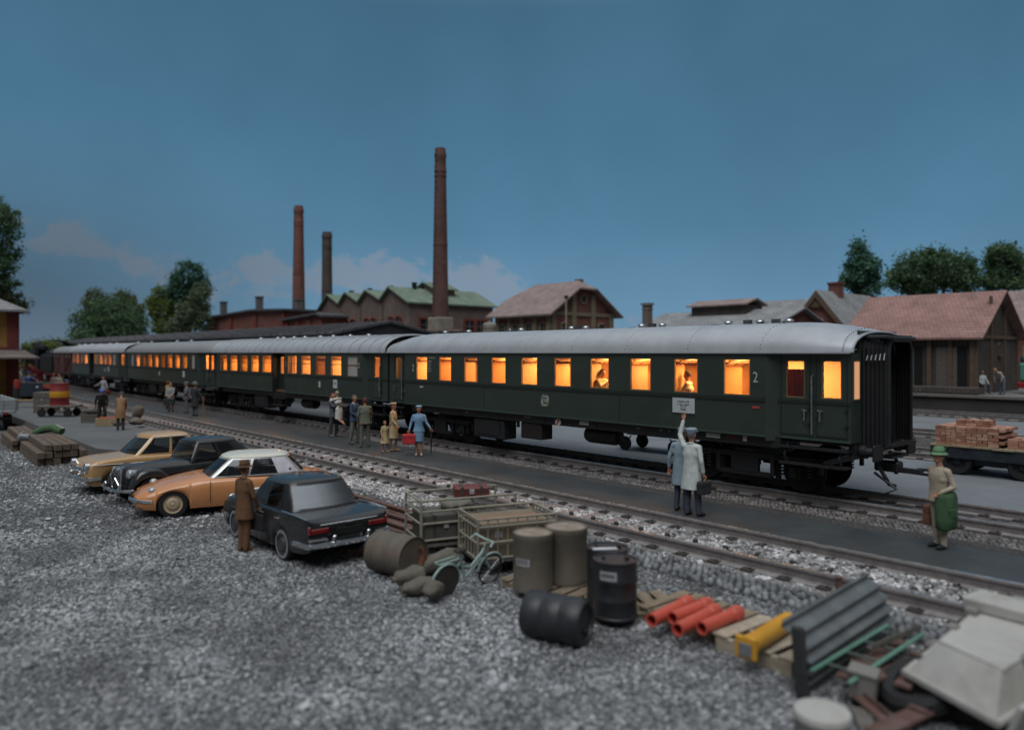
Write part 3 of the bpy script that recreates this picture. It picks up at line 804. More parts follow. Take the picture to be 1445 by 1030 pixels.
    for i in range(len(holes)):
        xa, xb = holes[i][0], holes[i][1]
        prv = holes[i - 1][1] if i else xa - .8
        lm = MB(); lm.box(((xa + xb) / 2 + rnd.uniform(-.12, .12), -.90, 3.05), (.22, .09, .05), b=.01); lm.build('ceiling_lamp', LAMP, t, smooth=0)
        if any(prv < (X(r_[0]) + X(r_[1])) / 2 < xa for r_ in recess): continue
        xm = max((xa + prv) / 2 + rnd.uniform(-.06, .10), -L2 + .95)
        dp = rnd.choice((.42, .55, .7, .95))
        m = MB(); m.box((xm, -.52, (ZB + ZE) / 2 + .05), (.04, 1.72, ZE - ZB - .1)); m.build('partition', rnd.choice((WOODI2, WOODI2, SEAT2)), t, smooth=0)
        m = MB()
        for sg in (-1, 1):
            m.box((xm + sg * .11, -1.40 + dp / 2, 2.36), (.13, dp, .98 + rnd.uniform(-.1, .1)), b=.035); m.box((xm + sg * .32, -1.40 + dp / 2, 1.75), (.46, dp, .16), b=.05)
        m.build('seat', rnd.choice((SEATM, WOODI, SEAT2)), t)
        m = MB(); m.box((xm + .20, -.70, 2.90), (.26, 1.25, .025)); m.tube([(xm + .34, -1.32, 2.95), (xm + .34, -.1, 2.95)], .015, 5)
        for q in (-1.2, -.7, -.2): m.tube([(xm + .02, q, 2.80), (xm + .34, q, 2.95)], .012, 4)
        m.build('luggage_rack', mat('rack_metal', (.25, .17, .10), .4, .5), t, smooth=0)
    nl = max(2, int(L2 / 1.9))
    for i in range(nl):
        ld = bpy.data.lights.new('interior_light', 'AREA'); ld.shape = 'RECTANGLE'; ld.size = 2 * (L2 - .6) / nl * .8; ld.size_y = .5; ld.energy = lit * 2 * L2 / nl; ld.color = (1, .47, .155)
        lo = bpy.data.objects.new('interior_light', ld); COL.objects.link(lo); lo.parent = t; lo.location = (lerp(-L2 + .7, L2 - .7, (i + .5) / nl), -.55, 3.12)
    # running gear
    m = MB(); m.box((0, -HW + .16, ZB - .11), (a1 - a0, .10, .25)); m.box((0, HW - .16, ZB - .11), (a1 - a0, .10, .25)); m.box((0, 0, ZB - .04), (2 * L2 - .2, 2 * VW - .5, .12))
    for sg in (-1, 1): m.box((sg * (L2 - .08), 0, ZB - .14), (.12, 2.3, .30))
    for i in range(7): m.box((lerp(a0 + 1, a1 - 1, i / 6), -HW + .105, ZB - .12), (.05, .012, .22))
    m.build('underframe', BLACK, t, smooth=0)
    bogie(t, -L2 + 2.8); bogie(t, L2 - 2.6)
    m = MB(); m.box((-2.9, -HW + .45, .72), (1.5, .55, .62), b=.03); m.box((-2.9, -HW + .165, .75), (1.1, .02, .45)); m.build('battery_box', DARK, t)
    m = MB(); m.box((-.9, -HW + .4, .80), (.9, .5, .5), b=.03); m.build('equipment_box', mat('brown_black_paint', (.022, .017, .015), .6, var=.3), t)
    m = MB(); m.lathe([(0, -.6), (.2, -.57), (.24, -.45), (.24, .45), (.2, .57), (0, .6)], 16, TR(1.6, -HW + .6, .83) @ Matrix.Rotation(PI / 2, 4, 'Y')); m.build('air_tank', BLACK, t)
    for sg in (-1, 1):
        for q in (-1, 1):
            m = MB(); xx = sg * L2
            m.cyl((xx, q * .87, 1.08), (xx + sg * .28, q * .87, 1.08), .10, n=14); m.cyl((xx, q * .87, 1.08), (xx + sg * .12, q * .87, 1.08), .14, n=14)
            m.box((xx + sg * .33, q * .87, 1.08), (.05, .46, .34), b=.02); m.build('buffer', BLACK, t)
        # bellows
        m = MB(); rings = []
        for i in range(13):
            s_ = i / 12; xx = sg * (L2 + .0 + .42 * s_); o = .05 if i % 2 else 0
            hw = lerp(.86, .60, s_) + o; top = 3.42 - .02 * s_ + o * .5; bot = 1.22
            rings.append([(xx, -hw, bot), (xx, -hw, top - .18), (xx, -hw + .14, top), (xx, hw - .14, top), (xx, hw, top - .18), (xx, hw, bot)])
        m.loft(rings, closed=False, cap=False)
        g = m.build('gangway', mat('bellows_cloth', (.012, .012, .014), .7, var=.3), t, smooth=20)
        m = MB(); xx = sg * (L2 + .44)
        fr = [(xx, -.58, 1.25), (xx, -.58, 3.2), (xx, -.53, 3.34), (xx, -.42, 3.40), (xx, .42, 3.40), (xx, .53, 3.34), (xx, .58, 3.2), (xx, .58, 1.25)]
        m.tube(fr, .035, 6); m.box((xx, 0, 1.22), (.16, 1.3, .06)); m.box((xx - sg * .5, 0, 2.3), (.04, 1.05, 2.1), mi=1)
        m.build('gangway_frame', [mat('worn_black_metal', (.05, .052, .055), .4, .6, var=.3), BLACK], g)
    return t, X, L2
c1w = [(587.1, 602.8), (619.2, 636.7), (654.6, 673.8), (693.2, 713.6), (735, 758.2), (781.9, 806), (832.5, 859.4), (888.7, 918.6), (950.7, 984.9), (1020.6, 1058.8)]
v1 = [721, 735, 806, 826, 905, 934, 1027, 1072, 1095, 1113, 628, 661]
LIT = 60
c1, X1, L1 = coach('nearest and longest green coach, smooth silver roof, open black gangway at its right end', 550, 1201, 571.5, 1080, c1w, [(558.7, 567.4), (1109.2, 1135.8), (1159.2, 1188)], [], 'smooth', False, LIT, 3, v1, [683, 874])
c2w = [(311, 320.3), (325, 334.7), (339.3, 349.1), (354.4, 364.8), (370.3, 382.3), (405.8, 418.4), (425, 438.1), (445.4, 458.7), (466.7, 481.5), (489.7, 504.5)]
c2, X2, L2_ = coach('green coach with a strongly ribbed silver roof, second from the right in the train', 305, 547, 307, 511, c2w, [(527.6, 536.4)], [(384, 402, (396, 400.8))], 'ribbed', True, LIT, 5, [368, 392, 400, 415, 430, 452, 470, 494, 520], [])
c3w = [(185.2, 188.2), (192.6, 197), (200.8, 205.6), (209.1, 214.4), (218.3, 223.5), (227.6, 232.8), (237, 242.9), (247.4, 253.4), (257.7, 263.9), (270.3, 274.6)]
c3, X3, L3 = coach('green coach with a smooth grey roof between the two ribbed-roof coaches', 180, 304, 182, 278, c3w, [(289.7, 294.6), (297.3, 301.7)], [], 'smooth', False, LIT, 8, [195, 214, 250, 270], [], roofmat=ROOFG)
c4w = [(102.5, 105.4), (107.2, 110.9), (113.4, 116.3), (119.2, 123.5), (133.2, 138.3), (140, 144.1), (146, 150.3), (152, 156.7), (159, 162.9)]
c4, X4, L4 = coach('farthest green coach, ribbed roof, next to the red-brown goods wagon', 101, 178.5, 102, 167, c4w, [(171, 175)], [(126, 132.5, (128, 131))], 'ribbed', True, LIT, 9, [112, 120, 130, 142, 155, 165], [])
# red curtain seen through the first door window, lettering, emblem and boards on the nearest coach
m = MB(); pts = []
xa, xb = X1(1109.2, YV) - .06, X1(1135.8, YV) - .02
for zz in (1.9, 2.78): pts.append([(lerp(xa, xb, i / 24), -VW + .16 + .02 * math.sin(i * 1.4), zz) for i in range(25)])
m.loft(pts, closed=False, cap=False); m.build('curtain', REDCUR, c1, smooth=60)
for p in (1066, 583): text('class_number', '2', .34, FACE(X1(p), -HW - .004, 2.58), IVORY, c1, sx=.8)
m = MB(); lx = X1(769); lz = 1.74
m.tube([(lx + sx * .155, -HW - .004, lz + sz * .155) for (sx, sz) in ((-1, -.6), (-1, .6), (-.75, 1), (.75, 1), (1, .6), (1, -.6), (.75, -1), (-.75, -1))], .006, 4, closed=True)
m.tube([(lx + sx * .112, -HW - .004, lz + sz * .112) for (sx, sz) in ((-1, -.6), (-1, .6), (-.75, 1), (.75, 1), (1, .6), (1, -.6), (.75, -1), (-.75, -1))], .011, 4, closed=True)
lg = m.build('railway_emblem', IVORY, c1)
text('lettering', 'DB', .155, FACE(lx, -HW - .004, lz), IVORY, lg, sx=.9)
sx0, sx1 = X1(950), X1(981); sc_ = (sx0 + sx1) / 2
m = MB(); m.box((sc_, -HW - .022, 1.86), (sx1 - sx0, .016, .36)); sg_ = m.build('destination_board', WHITEB, c1, smooth=0)
for s_, zz, k in (('Frankfurt (M)', 1.955, .062), ('üb. Mainz - Koblenz', 1.89, .045), ('Bonn Hbf', 1.845, .045), ('Köln', 1.77, .085)):
    text('lettering', s_, k, FACE(sc_, -HW - .032, zz), INK, sg_)
def lab(s_, p, z, k, mt, y=-HW + .105, X=X1, t=c1): text('lettering', s_, k, FACE(X(p), y - .004, z), mt, t)
text('lettering', '51 80 29-43', .075, FACE(X1(609.5), -HW - .004, 2.95), IVORY, c1)
for k, s_ in enumerate(('518029', 'B 4 yg', 'Ffm 1', 'REV 61', 'R 28 t')): text('lettering', s_, .065, FACE(X1(606.5), -HW - .004, 2.83 - k * .085), IVORY, c1)
for s_, p, z, k, mt in (('Köln', 655, 1.17, .06, IVORY), ('Hbr-P', 722, 1.2, .07, REDL), ('Bln 12.5 t', 741, 1.2, .075, IVORY), ('36,4 t', 898, 1.19, .06, IVORY), ('48 Pl', 929, 1.19, .06, IVORY), ('Bo', 941, 1.19, .06, IVORY), ('19,40 m', 954, 1.19, .06, IVORY)):
    lab(s_, p, z, k, mt)
for (p, w, h, mt) in ((821, .34, .11, IVORY), (1003, .38, .10, IVORY), (1048, .1, .12, IVORY)):
    m = MB(); m.box((X1(p), -HW + .098, 1.19), (w, .012, h)); m.build('frame_plate', mt, c1, smooth=0)
text('lettering', 'BREMSE R', .07, FACE(X1(1029), -HW + .10, 1.19), REDL, c1)
m = MB(); m.box((X1(1067), -HW - .006, 1.92), (.18, .012, .05)); m.build('frame_plate', REDL, c1, smooth=0)
m = MB(); m.box((X1(595), -HW - .006, 1.93), (.20, .012, .05)); m.build('frame_plate', IVORY, c1, smooth=0)
m = MB(); m.cyl((X1(785), -HW + .1, 1.14), (X1(785), -HW + .06, 1.14), .11, n=16, mi=0); m.box((X1(785), -HW + .055, 1.14), (.04, .01, .2), rot=(0, .6, 0), mi=1); m.build('brake_change_handle', [IVORY, REDL], c1)
# coupling and hoses at the free end
m = MB(); xx = L1
m.box((xx + .2, 0, .72), (.5, .30, .22), b=.03); m.box((xx + .62, 0, .66), (.5, .16, .10)); m.box((xx + .95, .12, .70), (.42, .06, .05), rot=(0, 0, .2)); m.box((xx + .95, -.12, .64), (.46, .06, .05), rot=(0, 0, -.2))
m.tube([(xx + .1, -.3, .75), (xx + .28, -.34, .5), (xx + .30, -.22, .36), (xx + .38, -.1, .32)], .042, 8); m.tube([(xx + .08, .35, 1.0), (xx + .2, .42, .8), (xx + .2, .4, .5)], .04, 8)
m.box((xx + .3, 0, .95), (.3, .9, .05)); m.tube([(xx + .05, -.36, .6), (xx + .5, -.36, .3), (xx + .3, -.5, .2)], .03, 6)
m.build('coupling', BLACK, c1)
m = MB()
for i in range(5): m.tube([(L1 + .10 + i * .07, -.70 - .0 + i * .03, 3.17), (L1 + .10 + i * .07, -.78 + i * .03, 3.12), (L1 + .12 + i * .07, -.92 + i * .04, 2.98)], .016, 6)
m.build('bellows_stay', mat('dull_stay_metal', (.22, .22, .23), .5, .6), c1)
m = MB(); m.tube([(L1 + .05, -.75, 3.46), (L1 + .44, -.68, 3.46), (L1 + .50, -.6, 3.44), (L1 + .50, .6, 3.44), (L1 + .3, .8, 3.42)], .04, 6); m.box((L1 + .24, 0, 3.48), (.42, 1.25, .05)); m.build('gangway_roof', BLACK, c1)
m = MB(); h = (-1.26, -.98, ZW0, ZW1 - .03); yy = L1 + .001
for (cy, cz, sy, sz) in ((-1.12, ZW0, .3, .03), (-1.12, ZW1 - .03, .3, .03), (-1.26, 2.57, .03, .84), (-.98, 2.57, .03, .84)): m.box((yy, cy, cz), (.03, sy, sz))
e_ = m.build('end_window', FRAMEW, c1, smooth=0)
m = MB(); m.quad((yy + .012, -1.25, ZW0), (yy + .012, -.99, ZW0), (yy + .012, -.99, ZW1 - .03), (yy + .012, -1.25, ZW1 - .03)); m.build('pane', emit('glowing_end_pane', (1.0, .34, .10), .45), e_, smooth=0)  # pane glows by itself in place of lamplight from inside
# white board and small crest on the middle coaches
for (X, t, p, q) in ((X2, c2, 473.5, 451), (X3, c3, 259.5, 225), (X4, c4, 153.3, 148)):
    m = MB(); m.box((X(p), -HW - .015, 1.83), (.34, .02, .36)); s_ = m.build('destination_board', WHITEB, t, smooth=0)
    text('lettering', 'Köln', .10, FACE(X(p), -HW - .027, 1.86), INK, s_)
    m = MB(); m.box((X(q), -HW - .006, 1.77), (.16, .012, .26)); m.build('railway_emblem', IVORY, t, smooth=0)
for (X, t, p) in ((X2, c2, 382.5), (X2, c2, 403.5), (X2, c2, 506.5)): text('class_number', '2', .3, FACE(X(p), -HW - .004, 2.62), IVORY, t, sx=.8)
m = MB(); hx = X2(515, YV) ; m.tube([(hx, -VW - .02, ZB + .05), (hx, -VW - .1, ZB + .1), (hx, -VW - .1, ZB + 1.5), (hx, -VW - .02, ZB + 1.55)], .035, 8); m.build('handrail', mat('white_enamel', (.6, .62, .62), .4, var=.1), c2)
for (c_, Lx) in ((c2, L2_), (c4, L4)):
    m = MB(); m.lathe([(0, .05), (.10, .03), (.13, 0), (.13, -.06)], 16, TR(Lx + .02, -1.12, 2.36) @ Matrix.Rotation(PI / 2, 4, 'Y')); m.build('marker_lamp', mat('red_lamp_glass', (.35, .02, .02), .3, var=.1), c_)
# goods wagon
WRED = mat('wagon_red', (.085, .028, .024), .8, var=.3, vs=4, bump=.2, dirt=.3)
xa, xb = XY(73.5, YF), XY(99.5, YF); xc = (xa + xb) / 2; l2 = (xb - xa) / 2
t = thing('goods_wagon', 'red-brown boarded goods wagon with a grey roof between the locomotive and the coaches', 'goods wagon', (xc, TRACKY, RT))
m = MB(); m.box((0, 0, 2.15), (2 * l2, 2.7, 1.9))
m.build('body', WRED, t, smooth=0)
m = MB()
for i in range(13): m.box((lerp(-l2 + .1, l2 - .1, i / 12), -1.37, 2.15), (.07, .05, 1.9))
m.box((0, -1.37, 1.24), (2 * l2, .07, .14)); m.box((0, -1.38, 3.02), (2 * l2, .05, .1))
for sg in (-1, 1): m.tube([(sg * 1.2, -1.38, 1.3), (sg * (l2 - .4), -1.38, 2.9)], .035, 4)
m.build('side_frame', mat('wagon_frame', (.06, .022, .02), .8, var=.3), t, smooth=0)
m = MB(); m.box((0, -1.39, 2.05), (1.9, .06, 1.75)); m.tube([(-1.0, -1.46, 1.4), (-1.0, -1.46, 2.7)], .02, 5); m.build('door', WRED, t, smooth=0)
for x in (-l2 + .8, -l2 + 2.2, l2 - 2.2, l2 - .8): m = MB(); m.box((x, -1.4, 2.78), (.55, .05, .3)); m.build('vent_flap', mat('flap_grey', (.12, .11, .105), .7, var=.2), t, smooth=0)
m = MB(); m.loft([[(x, y, z) for y, z in arc(1.42, .62, 3.1)] for x in (-l2 - .05, l2 + .05)], closed=False, cap=False)
for x in (-l2 - .05, l2 + .05): m.add([(x, y, z) for y, z in arc(1.40, .6, 3.1)], [tuple(range(19))])
m.build('roof', ROOFG, t, smooth=40)
m = MB()
for q in (-1, 1):
    m.cyl((q * 2.4, -.8, .5), (q * 2.4, .8, .5), .07, n=8)
    for sg in (-1, 1): m.cyl((q * 2.4, sg * .68, .5), (q * 2.4, sg * .78, .5), .5, n=20); m.box((q * 2.4, sg * 1.0, .6), (.35, .12, .5)); m.tube([(q * 2.4 - .6, sg * 1.0, 1.0), (q * 2.4, sg * 1.0, .86), (q * 2.4 + .6, sg * 1.0, 1.0)], .05, 5)
m.box((0, -1.2, 1.1), (2 * l2, .1, .2)); m.box((0, 1.2, 1.1), (2 * l2, .1, .2)); m.build('running_gear', BLACK, t)
# steam locomotive at the head
LOCO = mat('loco_black', (.010, .010, .011), .55, var=.3, vs=3, spec=.3); LRED = mat('loco_red', (.22, .015, .014), .5, var=.3)
xr = xa - .6
t = thing('steam_locomotive', 'black steam locomotive with red wheels at the head of the train', 'locomotive', (xr, TRACKY, RT))
m = MB(); m.prism([(-1.4, 1.25), (1.4, 1.25), (1.4, 2.7), (1.15, 3.0), (-1.15, 3.0), (-1.4, 2.7)], -6.4, -.2, 'x'); m.build('tender', LOCO, t, smooth=0)
m = MB()
for i in range(60): m.sphere((random.uniform(-6, -.8), random.uniform(-.9, .9), 3.05 + random.uniform(-.05, .2)), random.uniform(.12, .3), 6, 4)
m.build('coal', BLACK, t, smooth=0)
m = MB(); wall(m, -9.0, -6.9, 1.3, 3.65, [(-8.6, -8.0, 2.6, 3.3), (-7.8, -7.3, 2.6, 3.3)], -1.45, .06); wall(m, -9.0, -6.9, 1.3, 3.65, [], 1.4, .06)
m.box((-9.0, 0, 2.4), (.06, 2.8, 2.1)); m.loft([[(x, y, z) for y, z in arc(1.55, .85, 3.62)] for x in (-9.3, -6.2)], closed=False, cap=False); m.build('cab', LOCO, t, smooth=40)
m = MB(); m.cyl((-9.0, 0, 2.55), (-18.2, 0, 2.55), .92, n=28); m.cyl((-18.2, 0, 2.55), (-18.35, 0, 2.55), .8, .6, n=28)
for x in (-10.5, -12.5, -14.5, -16.5): m.cyl((x, 0, 2.55), (x - .1, 0, 2.55), .94, n=28)
m.build('boiler', LOCO, t)
m = MB(); m.lathe([(.36, 0), (.30, .1), (.30, .7), (.36, .75), (.36, .85), (.26, .85)], 18, TR(-17.4, 0, 3.4)); m.build('chimney', LOCO, t)
for x, r_ in ((-14.8, .45), (-12.6, .4)): m = MB(); m.lathe([(r_, 0), (r_, .35), (r_ * .8, .55), (0, .62)], 18, TR(x, 0, 3.35)); m.build('dome', LOCO, t)
for sg in (-1, 1): m = MB(); m.box((-17.1, sg * 1.35, 2.85), (2.2, .04, 1.7), rot=(sg * .06, 0, 0)); m.build('smoke_deflector', LOCO, t, smooth=0)
m = MB(); m.box((-13.4, -1.35, 1.62), (9, .5, .06)); m.box((-13.4, 1.35, 1.62), (9, .5, .06)); m.box((-12.5, 0, .95), (13, 1.0, .5)); m.box((-19.0, 0, 1.1), (.15, 2.6, .5)); m.box((-3.3, 0, .95), (6.2, 2.2, .35)); m.build('frame', LRED, t, smooth=0)
for x in (-17.6, -15.2, -13.6, -12.0, -10.4, -8.8, -5.6, -4.2, -2.6, -1.2):
    rr = .42 if x in (-17.6, -8.8) or x > -6 else .72
    for sg in (-1, 1):
        m = MB(); M = TR(x, sg * .75, rr) @ Matrix.Rotation(PI / 2, 4, 'X')
        m.lathe([(rr, -.07), (rr, .07), (rr * .86, .07), (rr * .86, -.07), (rr, -.07)], 26, M); m.cyl((x, sg * .75 - .1, rr), (x, sg * .75 + .1, rr), .14, n=12)
        for k in range(12): a = k * PI / 6; m.tube([(x, sg * .75, rr), (x + rr * .88 * math.cos(a), sg * .75, rr + rr * .88 * math.sin(a))], .03, 4)
        m.build('wheel', LRED, t)
m = MB(); m.box((-12.8, -.98, .66), (5.2, .06, .12)); m.box((-15.6, -1.0, .9), (3.6, .06, .1)); m.box((-17.6, -1.15, .95), (1.1, .5, .5), b=.08); m.build('coupling_rod', STEEL, t, smooth=0)
# ------------------------------------------------------------------ buildings behind the railway
def at(px, Z): a, b = ray(px); return a * Z, b * Z
BRICK = pattern('red_brick', (.19, .050, .040), (.24, .075, .055), (.16, .12, .105), .26, .085, .012)
BRICKD = pattern('dark_brick', (.165, .112, .096), (.21, .145, .124), (.18, .155, .14), .26, .085, .012)
BRICKS_ = pattern('soot_brick', (.12, .050, .042), (.165, .075, .062), (.09, .07, .06), .26, .085, .012)
COPPER = pattern('green_copper_roof', (.145, .195, .145), (.165, .22, .165), (.115, .155, .115), .6, 9, .03, vertical=True, bump=.5, off=0)
TILEP = pattern('faded_tiles', (.29, .165, .145), (.34, .20, .175), (.20, .11, .10), .24, .16, .02)
TILEB = pattern('brown_tiles', (.27, .205, .195), (.31, .24, .225), (.2, .15, .14), .3, .2, .02)
SLATE = pattern('grey_slates', (.23, .235, .245), (.28, .285, .29), (.17, .175, .18), .3, .2, .02)
FELT = pattern('roof_felt', (.075, .075, .085), (.09, .09, .10), (.045, .045, .05), .8, 30, .05, bump=.8, off=0)
STONE = mat('pale_stone', (.27, .25, .21), .85, var=.3, vs=2, bump=.3)
BEIGE = mat('beige_trim', (.23, .195, .13), .85, var=.25, vs=2)
REDT = mat('red_trim', (.20, .045, .03), .8, var=.25, vs=3)
BOARDS = pattern('dark_boards', (.072, .060, .053), (.092, .078, .07), (.035, .03, .026), .22, 9, .02, bump=.6, off=0)
POSTW = mat('brown_post', (.12, .08, .055), .85, var=.3)
def bwin(t, x, y, z, w, h, face, surround, arched=False, s=.14, mull=(2, 3)):      # a window on a wall facing -y or +x
    M = TR(x, y, z) @ (Matrix.Identity(4) if face == '-y' else rotz(PI / 2))
    m = MB(); m.M = M
    m.box((-w / 2 - s / 2, -.03, h / 2), (s, .16, h)); m.box((w / 2 + s / 2, -.03, h / 2), (s, .16, h)); m.box((0, -.06, -s / 2), (w + 2 * s + .1, .24, s))
    if arched:
        m.tube([((w / 2 + s / 2) * math.cos(a), -.03, h + w * .28 * math.sin(a)) for a in np.linspace(PI, 0, 9)], s * .6, 4)
    else: m.box((0, -.03, h + s / 2), (w + 2 * s, .16, s))
    f = m.build('window', surround, t, smooth=0)
    m = MB(); m.M = M; ht = h + (w * .26 if arched else 0); m.box((0, -.005, ht / 2), (w, .03, ht), mi=0)
    for i in range(1, mull[0]): m.box((-w / 2 + w * i / mull[0], -.03, ht / 2), (.05, .03, ht), mi=1)
    for i in range(1, mull[1]): m.box((0, -.03, ht * i / mull[1]), (w, .025, .05), mi=1)
    m.build('pane', [GLASSB, mat('sash_paint', (.22, .2, .18), .7)], f, smooth=0)
def gable(t, x0, x1, y0, y1, zb, ze, zr, ridge, wallm, roofm, oh=.4, th=.12, hip=0.0, names=('wall', 'roof')):
    m = MB()
    if ridge == 'x':
        ym = (y0 + y1) / 2; m.prism([(y0, zb), (y1, zb), (y1, ze), (ym, zr), (y0, ze)], x0, x1, 'x')
    else:
        xm = (x0 + x1) / 2; m.prism([(x0, zb), (x1, zb), (x1, ze), (xm, zr), (x0, ze)], y0, y1, 'y')
    w = m.build(names[0], wallm, t, smooth=0)
    m = MB()
    if ridge == 'x': a0, a1, b0, b1, bm = x0, x1, y0, y1, (y0 + y1) / 2
    else: a0, a1, b0, b1, bm = y0, y1, x0, x1, (x0 + x1) / 2
    sl = (zr - ze) / (bm - b0)
    for sg in (-1, 1):
        be = bm + sg * (bm - b0 + oh); zo = ze - sl * oh + .03; zt = zr + .03
        q = [(a0 - oh, be, zo), (a1 + oh, be, zo), (a1 + oh - hip, bm, zt), (a0 - oh, bm, zt)]
        q = [(p[0], p[1], p[2]) if ridge == 'x' else (p[1], p[0], p[2]) for p in q]
        m.add(q + [(p[0], p[1], p[2] + th) for p in q], [(0, 1, 2, 3), (7, 6, 5, 4), (0, 4, 5, 1), (1, 5, 6, 2), (2, 6, 7, 3), (3, 7, 4, 0)])
    r = m.build(names[1], roofm, t, smooth=0)
    return w, r
# long platform roof behind the train
t = thing('platform_canopy', 'long low dark platform roof behind the train with an open gable end', 'platform roof', (0, 0, 0))
xa, xb = -113.0, -37.7
m = MB()
for sg in (-1, 1):
    q = [(xa, 24 + sg * 3.7, 4.70), (xb, 24 + sg * 3.7, 4.70), (xb, 24, 5.44), (xa, 24, 5.44)]
    m.add(q + [(p[0], p[1], p[2] + .1) for p in q], [(0, 1, 2, 3), (7, 6, 5, 4), (0, 4, 5, 1), (1, 5, 6, 2), (2, 6, 7, 3), (3, 7, 4, 0)])
    k = 70
    for i in range(k + 1): x = lerp(xa + .1, xb - .06, i / k); m.tube([(x, 24 + sg * 3.72, 4.83), (x, 24, 5.57)], .035, 4)
m.build('roof', FELT, t, smooth=0)
m = MB(); m.prism([(20.6, 4.68), (27.4, 4.68), (24, 5.38)], xb - .25, xb - .15, 'x'); m.build('gable_board', mat('soot_board', (.028, .03, .034), .8, var=.2), t, smooth=0)
for i in range(9):
    x = xb - 1.2 - i * 9; m = MB(); m.box((x, 24, 2.55), (.22, .22, 4.3)); m.tube([(x, 24, 3.6), (x, 21.2, 4.7)], .07, 4); m.tube([(x, 24, 3.6), (x, 26.8, 4.7)], .07, 4); m.box((x, 24, 4.68), (.16, 6.4, .12)); m.build('post', DARK, t, smooth=0)
m = MB(); m.prism([(22.0, .42), (26.0, .42), (26.0, .86), (22, .86)], xa, xb + 8, 'x'); struct(m.build('platform', ASPH2, smooth=0))
# low red factory on the left
t = thing('factory_building', 'low red brick factory with flat dark roofs beside the two thinner chimneys', 'factory')
y = 42.0
for (p, q, zt) in ((294, 403.5, 9.35), (403.5, 457, 8.15)):
    x0, x1 = XY(p, y), XY(q, y); m = MB(); m.prism([(x0, .2), (x1, .2), (x1, zt - .35), ((x0 + x1) / 2 + 4, zt), (x0, zt - .45)], y, y + 14, 'y'); w = m.build('wall', BRICK, t, smooth=0)
    m = MB(); xm = (x0 + x1) / 2 + 4
    for (u, v, za, zb_) in ((x0 - .5, xm, zt - .45, zt), (xm, x1 + .5, zt, zt - .35)):
        m.prism([(u, za + .02), (v, zb_ + .02), (v, zb_ + .28), (u, za + .28)], y - .6, y + 14.5, 'y')
    m.build('roof', FELT, t, smooth=0)
    for i in range(4): xx = lerp(x0 + .5, x1 - .5, i / 3); m = MB(); m.box((xx, y - .12, zt / 2 - .3), (.9, .25, zt - .7)); m.build('pilaster', REDT, t, smooth=0)
    for i in range(3): bwin(t, lerp(x0, x1, (i + .5) / 3), y, 5.3, 2.2, 1.6, '-y', REDT, mull=(4, 2))
for (p, w, ytop, ybot) in ((315.5, 9, 427, 440), (366, 10, 420, 436), (421, 10, 424, 440)):
    x = XY(p, y + 3); z0, z1 = ZP(ybot, x, y + 3), ZP(ytop, x, y + 3); m = MB(); m.box((x, y + 3, (z0 + z1) / 2 - .5), (.85, .85, z1 - z0 + 1)); m.box((x, y + 3, z1 + .08), (1.05, 1.05, .16)); m.build('roof_vent', mat('vent_grey', (.13, .135, .145), .8, var=.2), t, smooth=0)
# tall chimneys
def stack(label, px, y, ytop, wt, wb, mt, plinth=None):
    x = XY(px, y); Z = -SA * x + CA * y; h = ZP(ytop, x, y); k = Z / FPX
    t = thing('factory_chimney', label, 'chimney', (x, y, .2), 0, 'tall brick factory chimneys')
    rt, rb = wt * k / 2, wb * k / 2; f = lambda u: lerp(rb, rt, u)
    m = MB(); m.lathe([(f(0), 0), (f(.90), h * .90), (f(.90) + .03, h * .90), (f(.9) + .05, h * .905), (f(.905) + .02, h * .91), (f(.97), h * .955), (f(.97) * 1.10, h * .962), (f(.97) * 1.12, h * .975), (f(1) * 1.02, h * .985), (f(1) * .98, h), (f(1) * .75, h), (f(1) * .7, h * .97)], 24)
    for u in (.60, .885): m.lathe([(f(u) + .001, h * u - .08), (f(u) + .035, h * u - .07), (f(u) + .035, h * u + .07), (f(u) + .001, h * u + .08)], 24)
    m.build('shaft', mt, t, smooth=40)
    m = MB()
    for i in range(int(h / .5)): m.box((0, -f(i * .5 / h) - .06, .4 + i * .5), (.4, .03, .03))
    m.build('ladder', BLACK, t, smooth=0)
    if plinth:
        m = MB()
        for (w2, zt, zb_, mi) in plinth: m.box((0, 0, (zt + zb_) / 2), (w2, w2, zt - zb_), mi=mi, b=.08)
        m.build('plinth', [STONE, BRICKD], t, smooth=0)
stack('tallest dark red brick chimney on a pale stone plinth, right of the other two', 621.5, 41.5, 213, 15, 27, BRICKS_, [(1.75, 6.75, 5.6, 0), (3.1, 5.6, 5.3, 1), (2.8, 5.3, .1, 1)])
stack('slim red brick chimney rising behind the low red factory, leftmost of the three', 421.5, 48, 293, 12.5, 21, BRICK)
stack('shortest blackened brick chimney between the other two', 461.5, 49, 330, 13, 17, pattern('blackened_brick', (.075, .055, .05), (.10, .075, .066), (.09, .08, .07), .26, .085, .012))
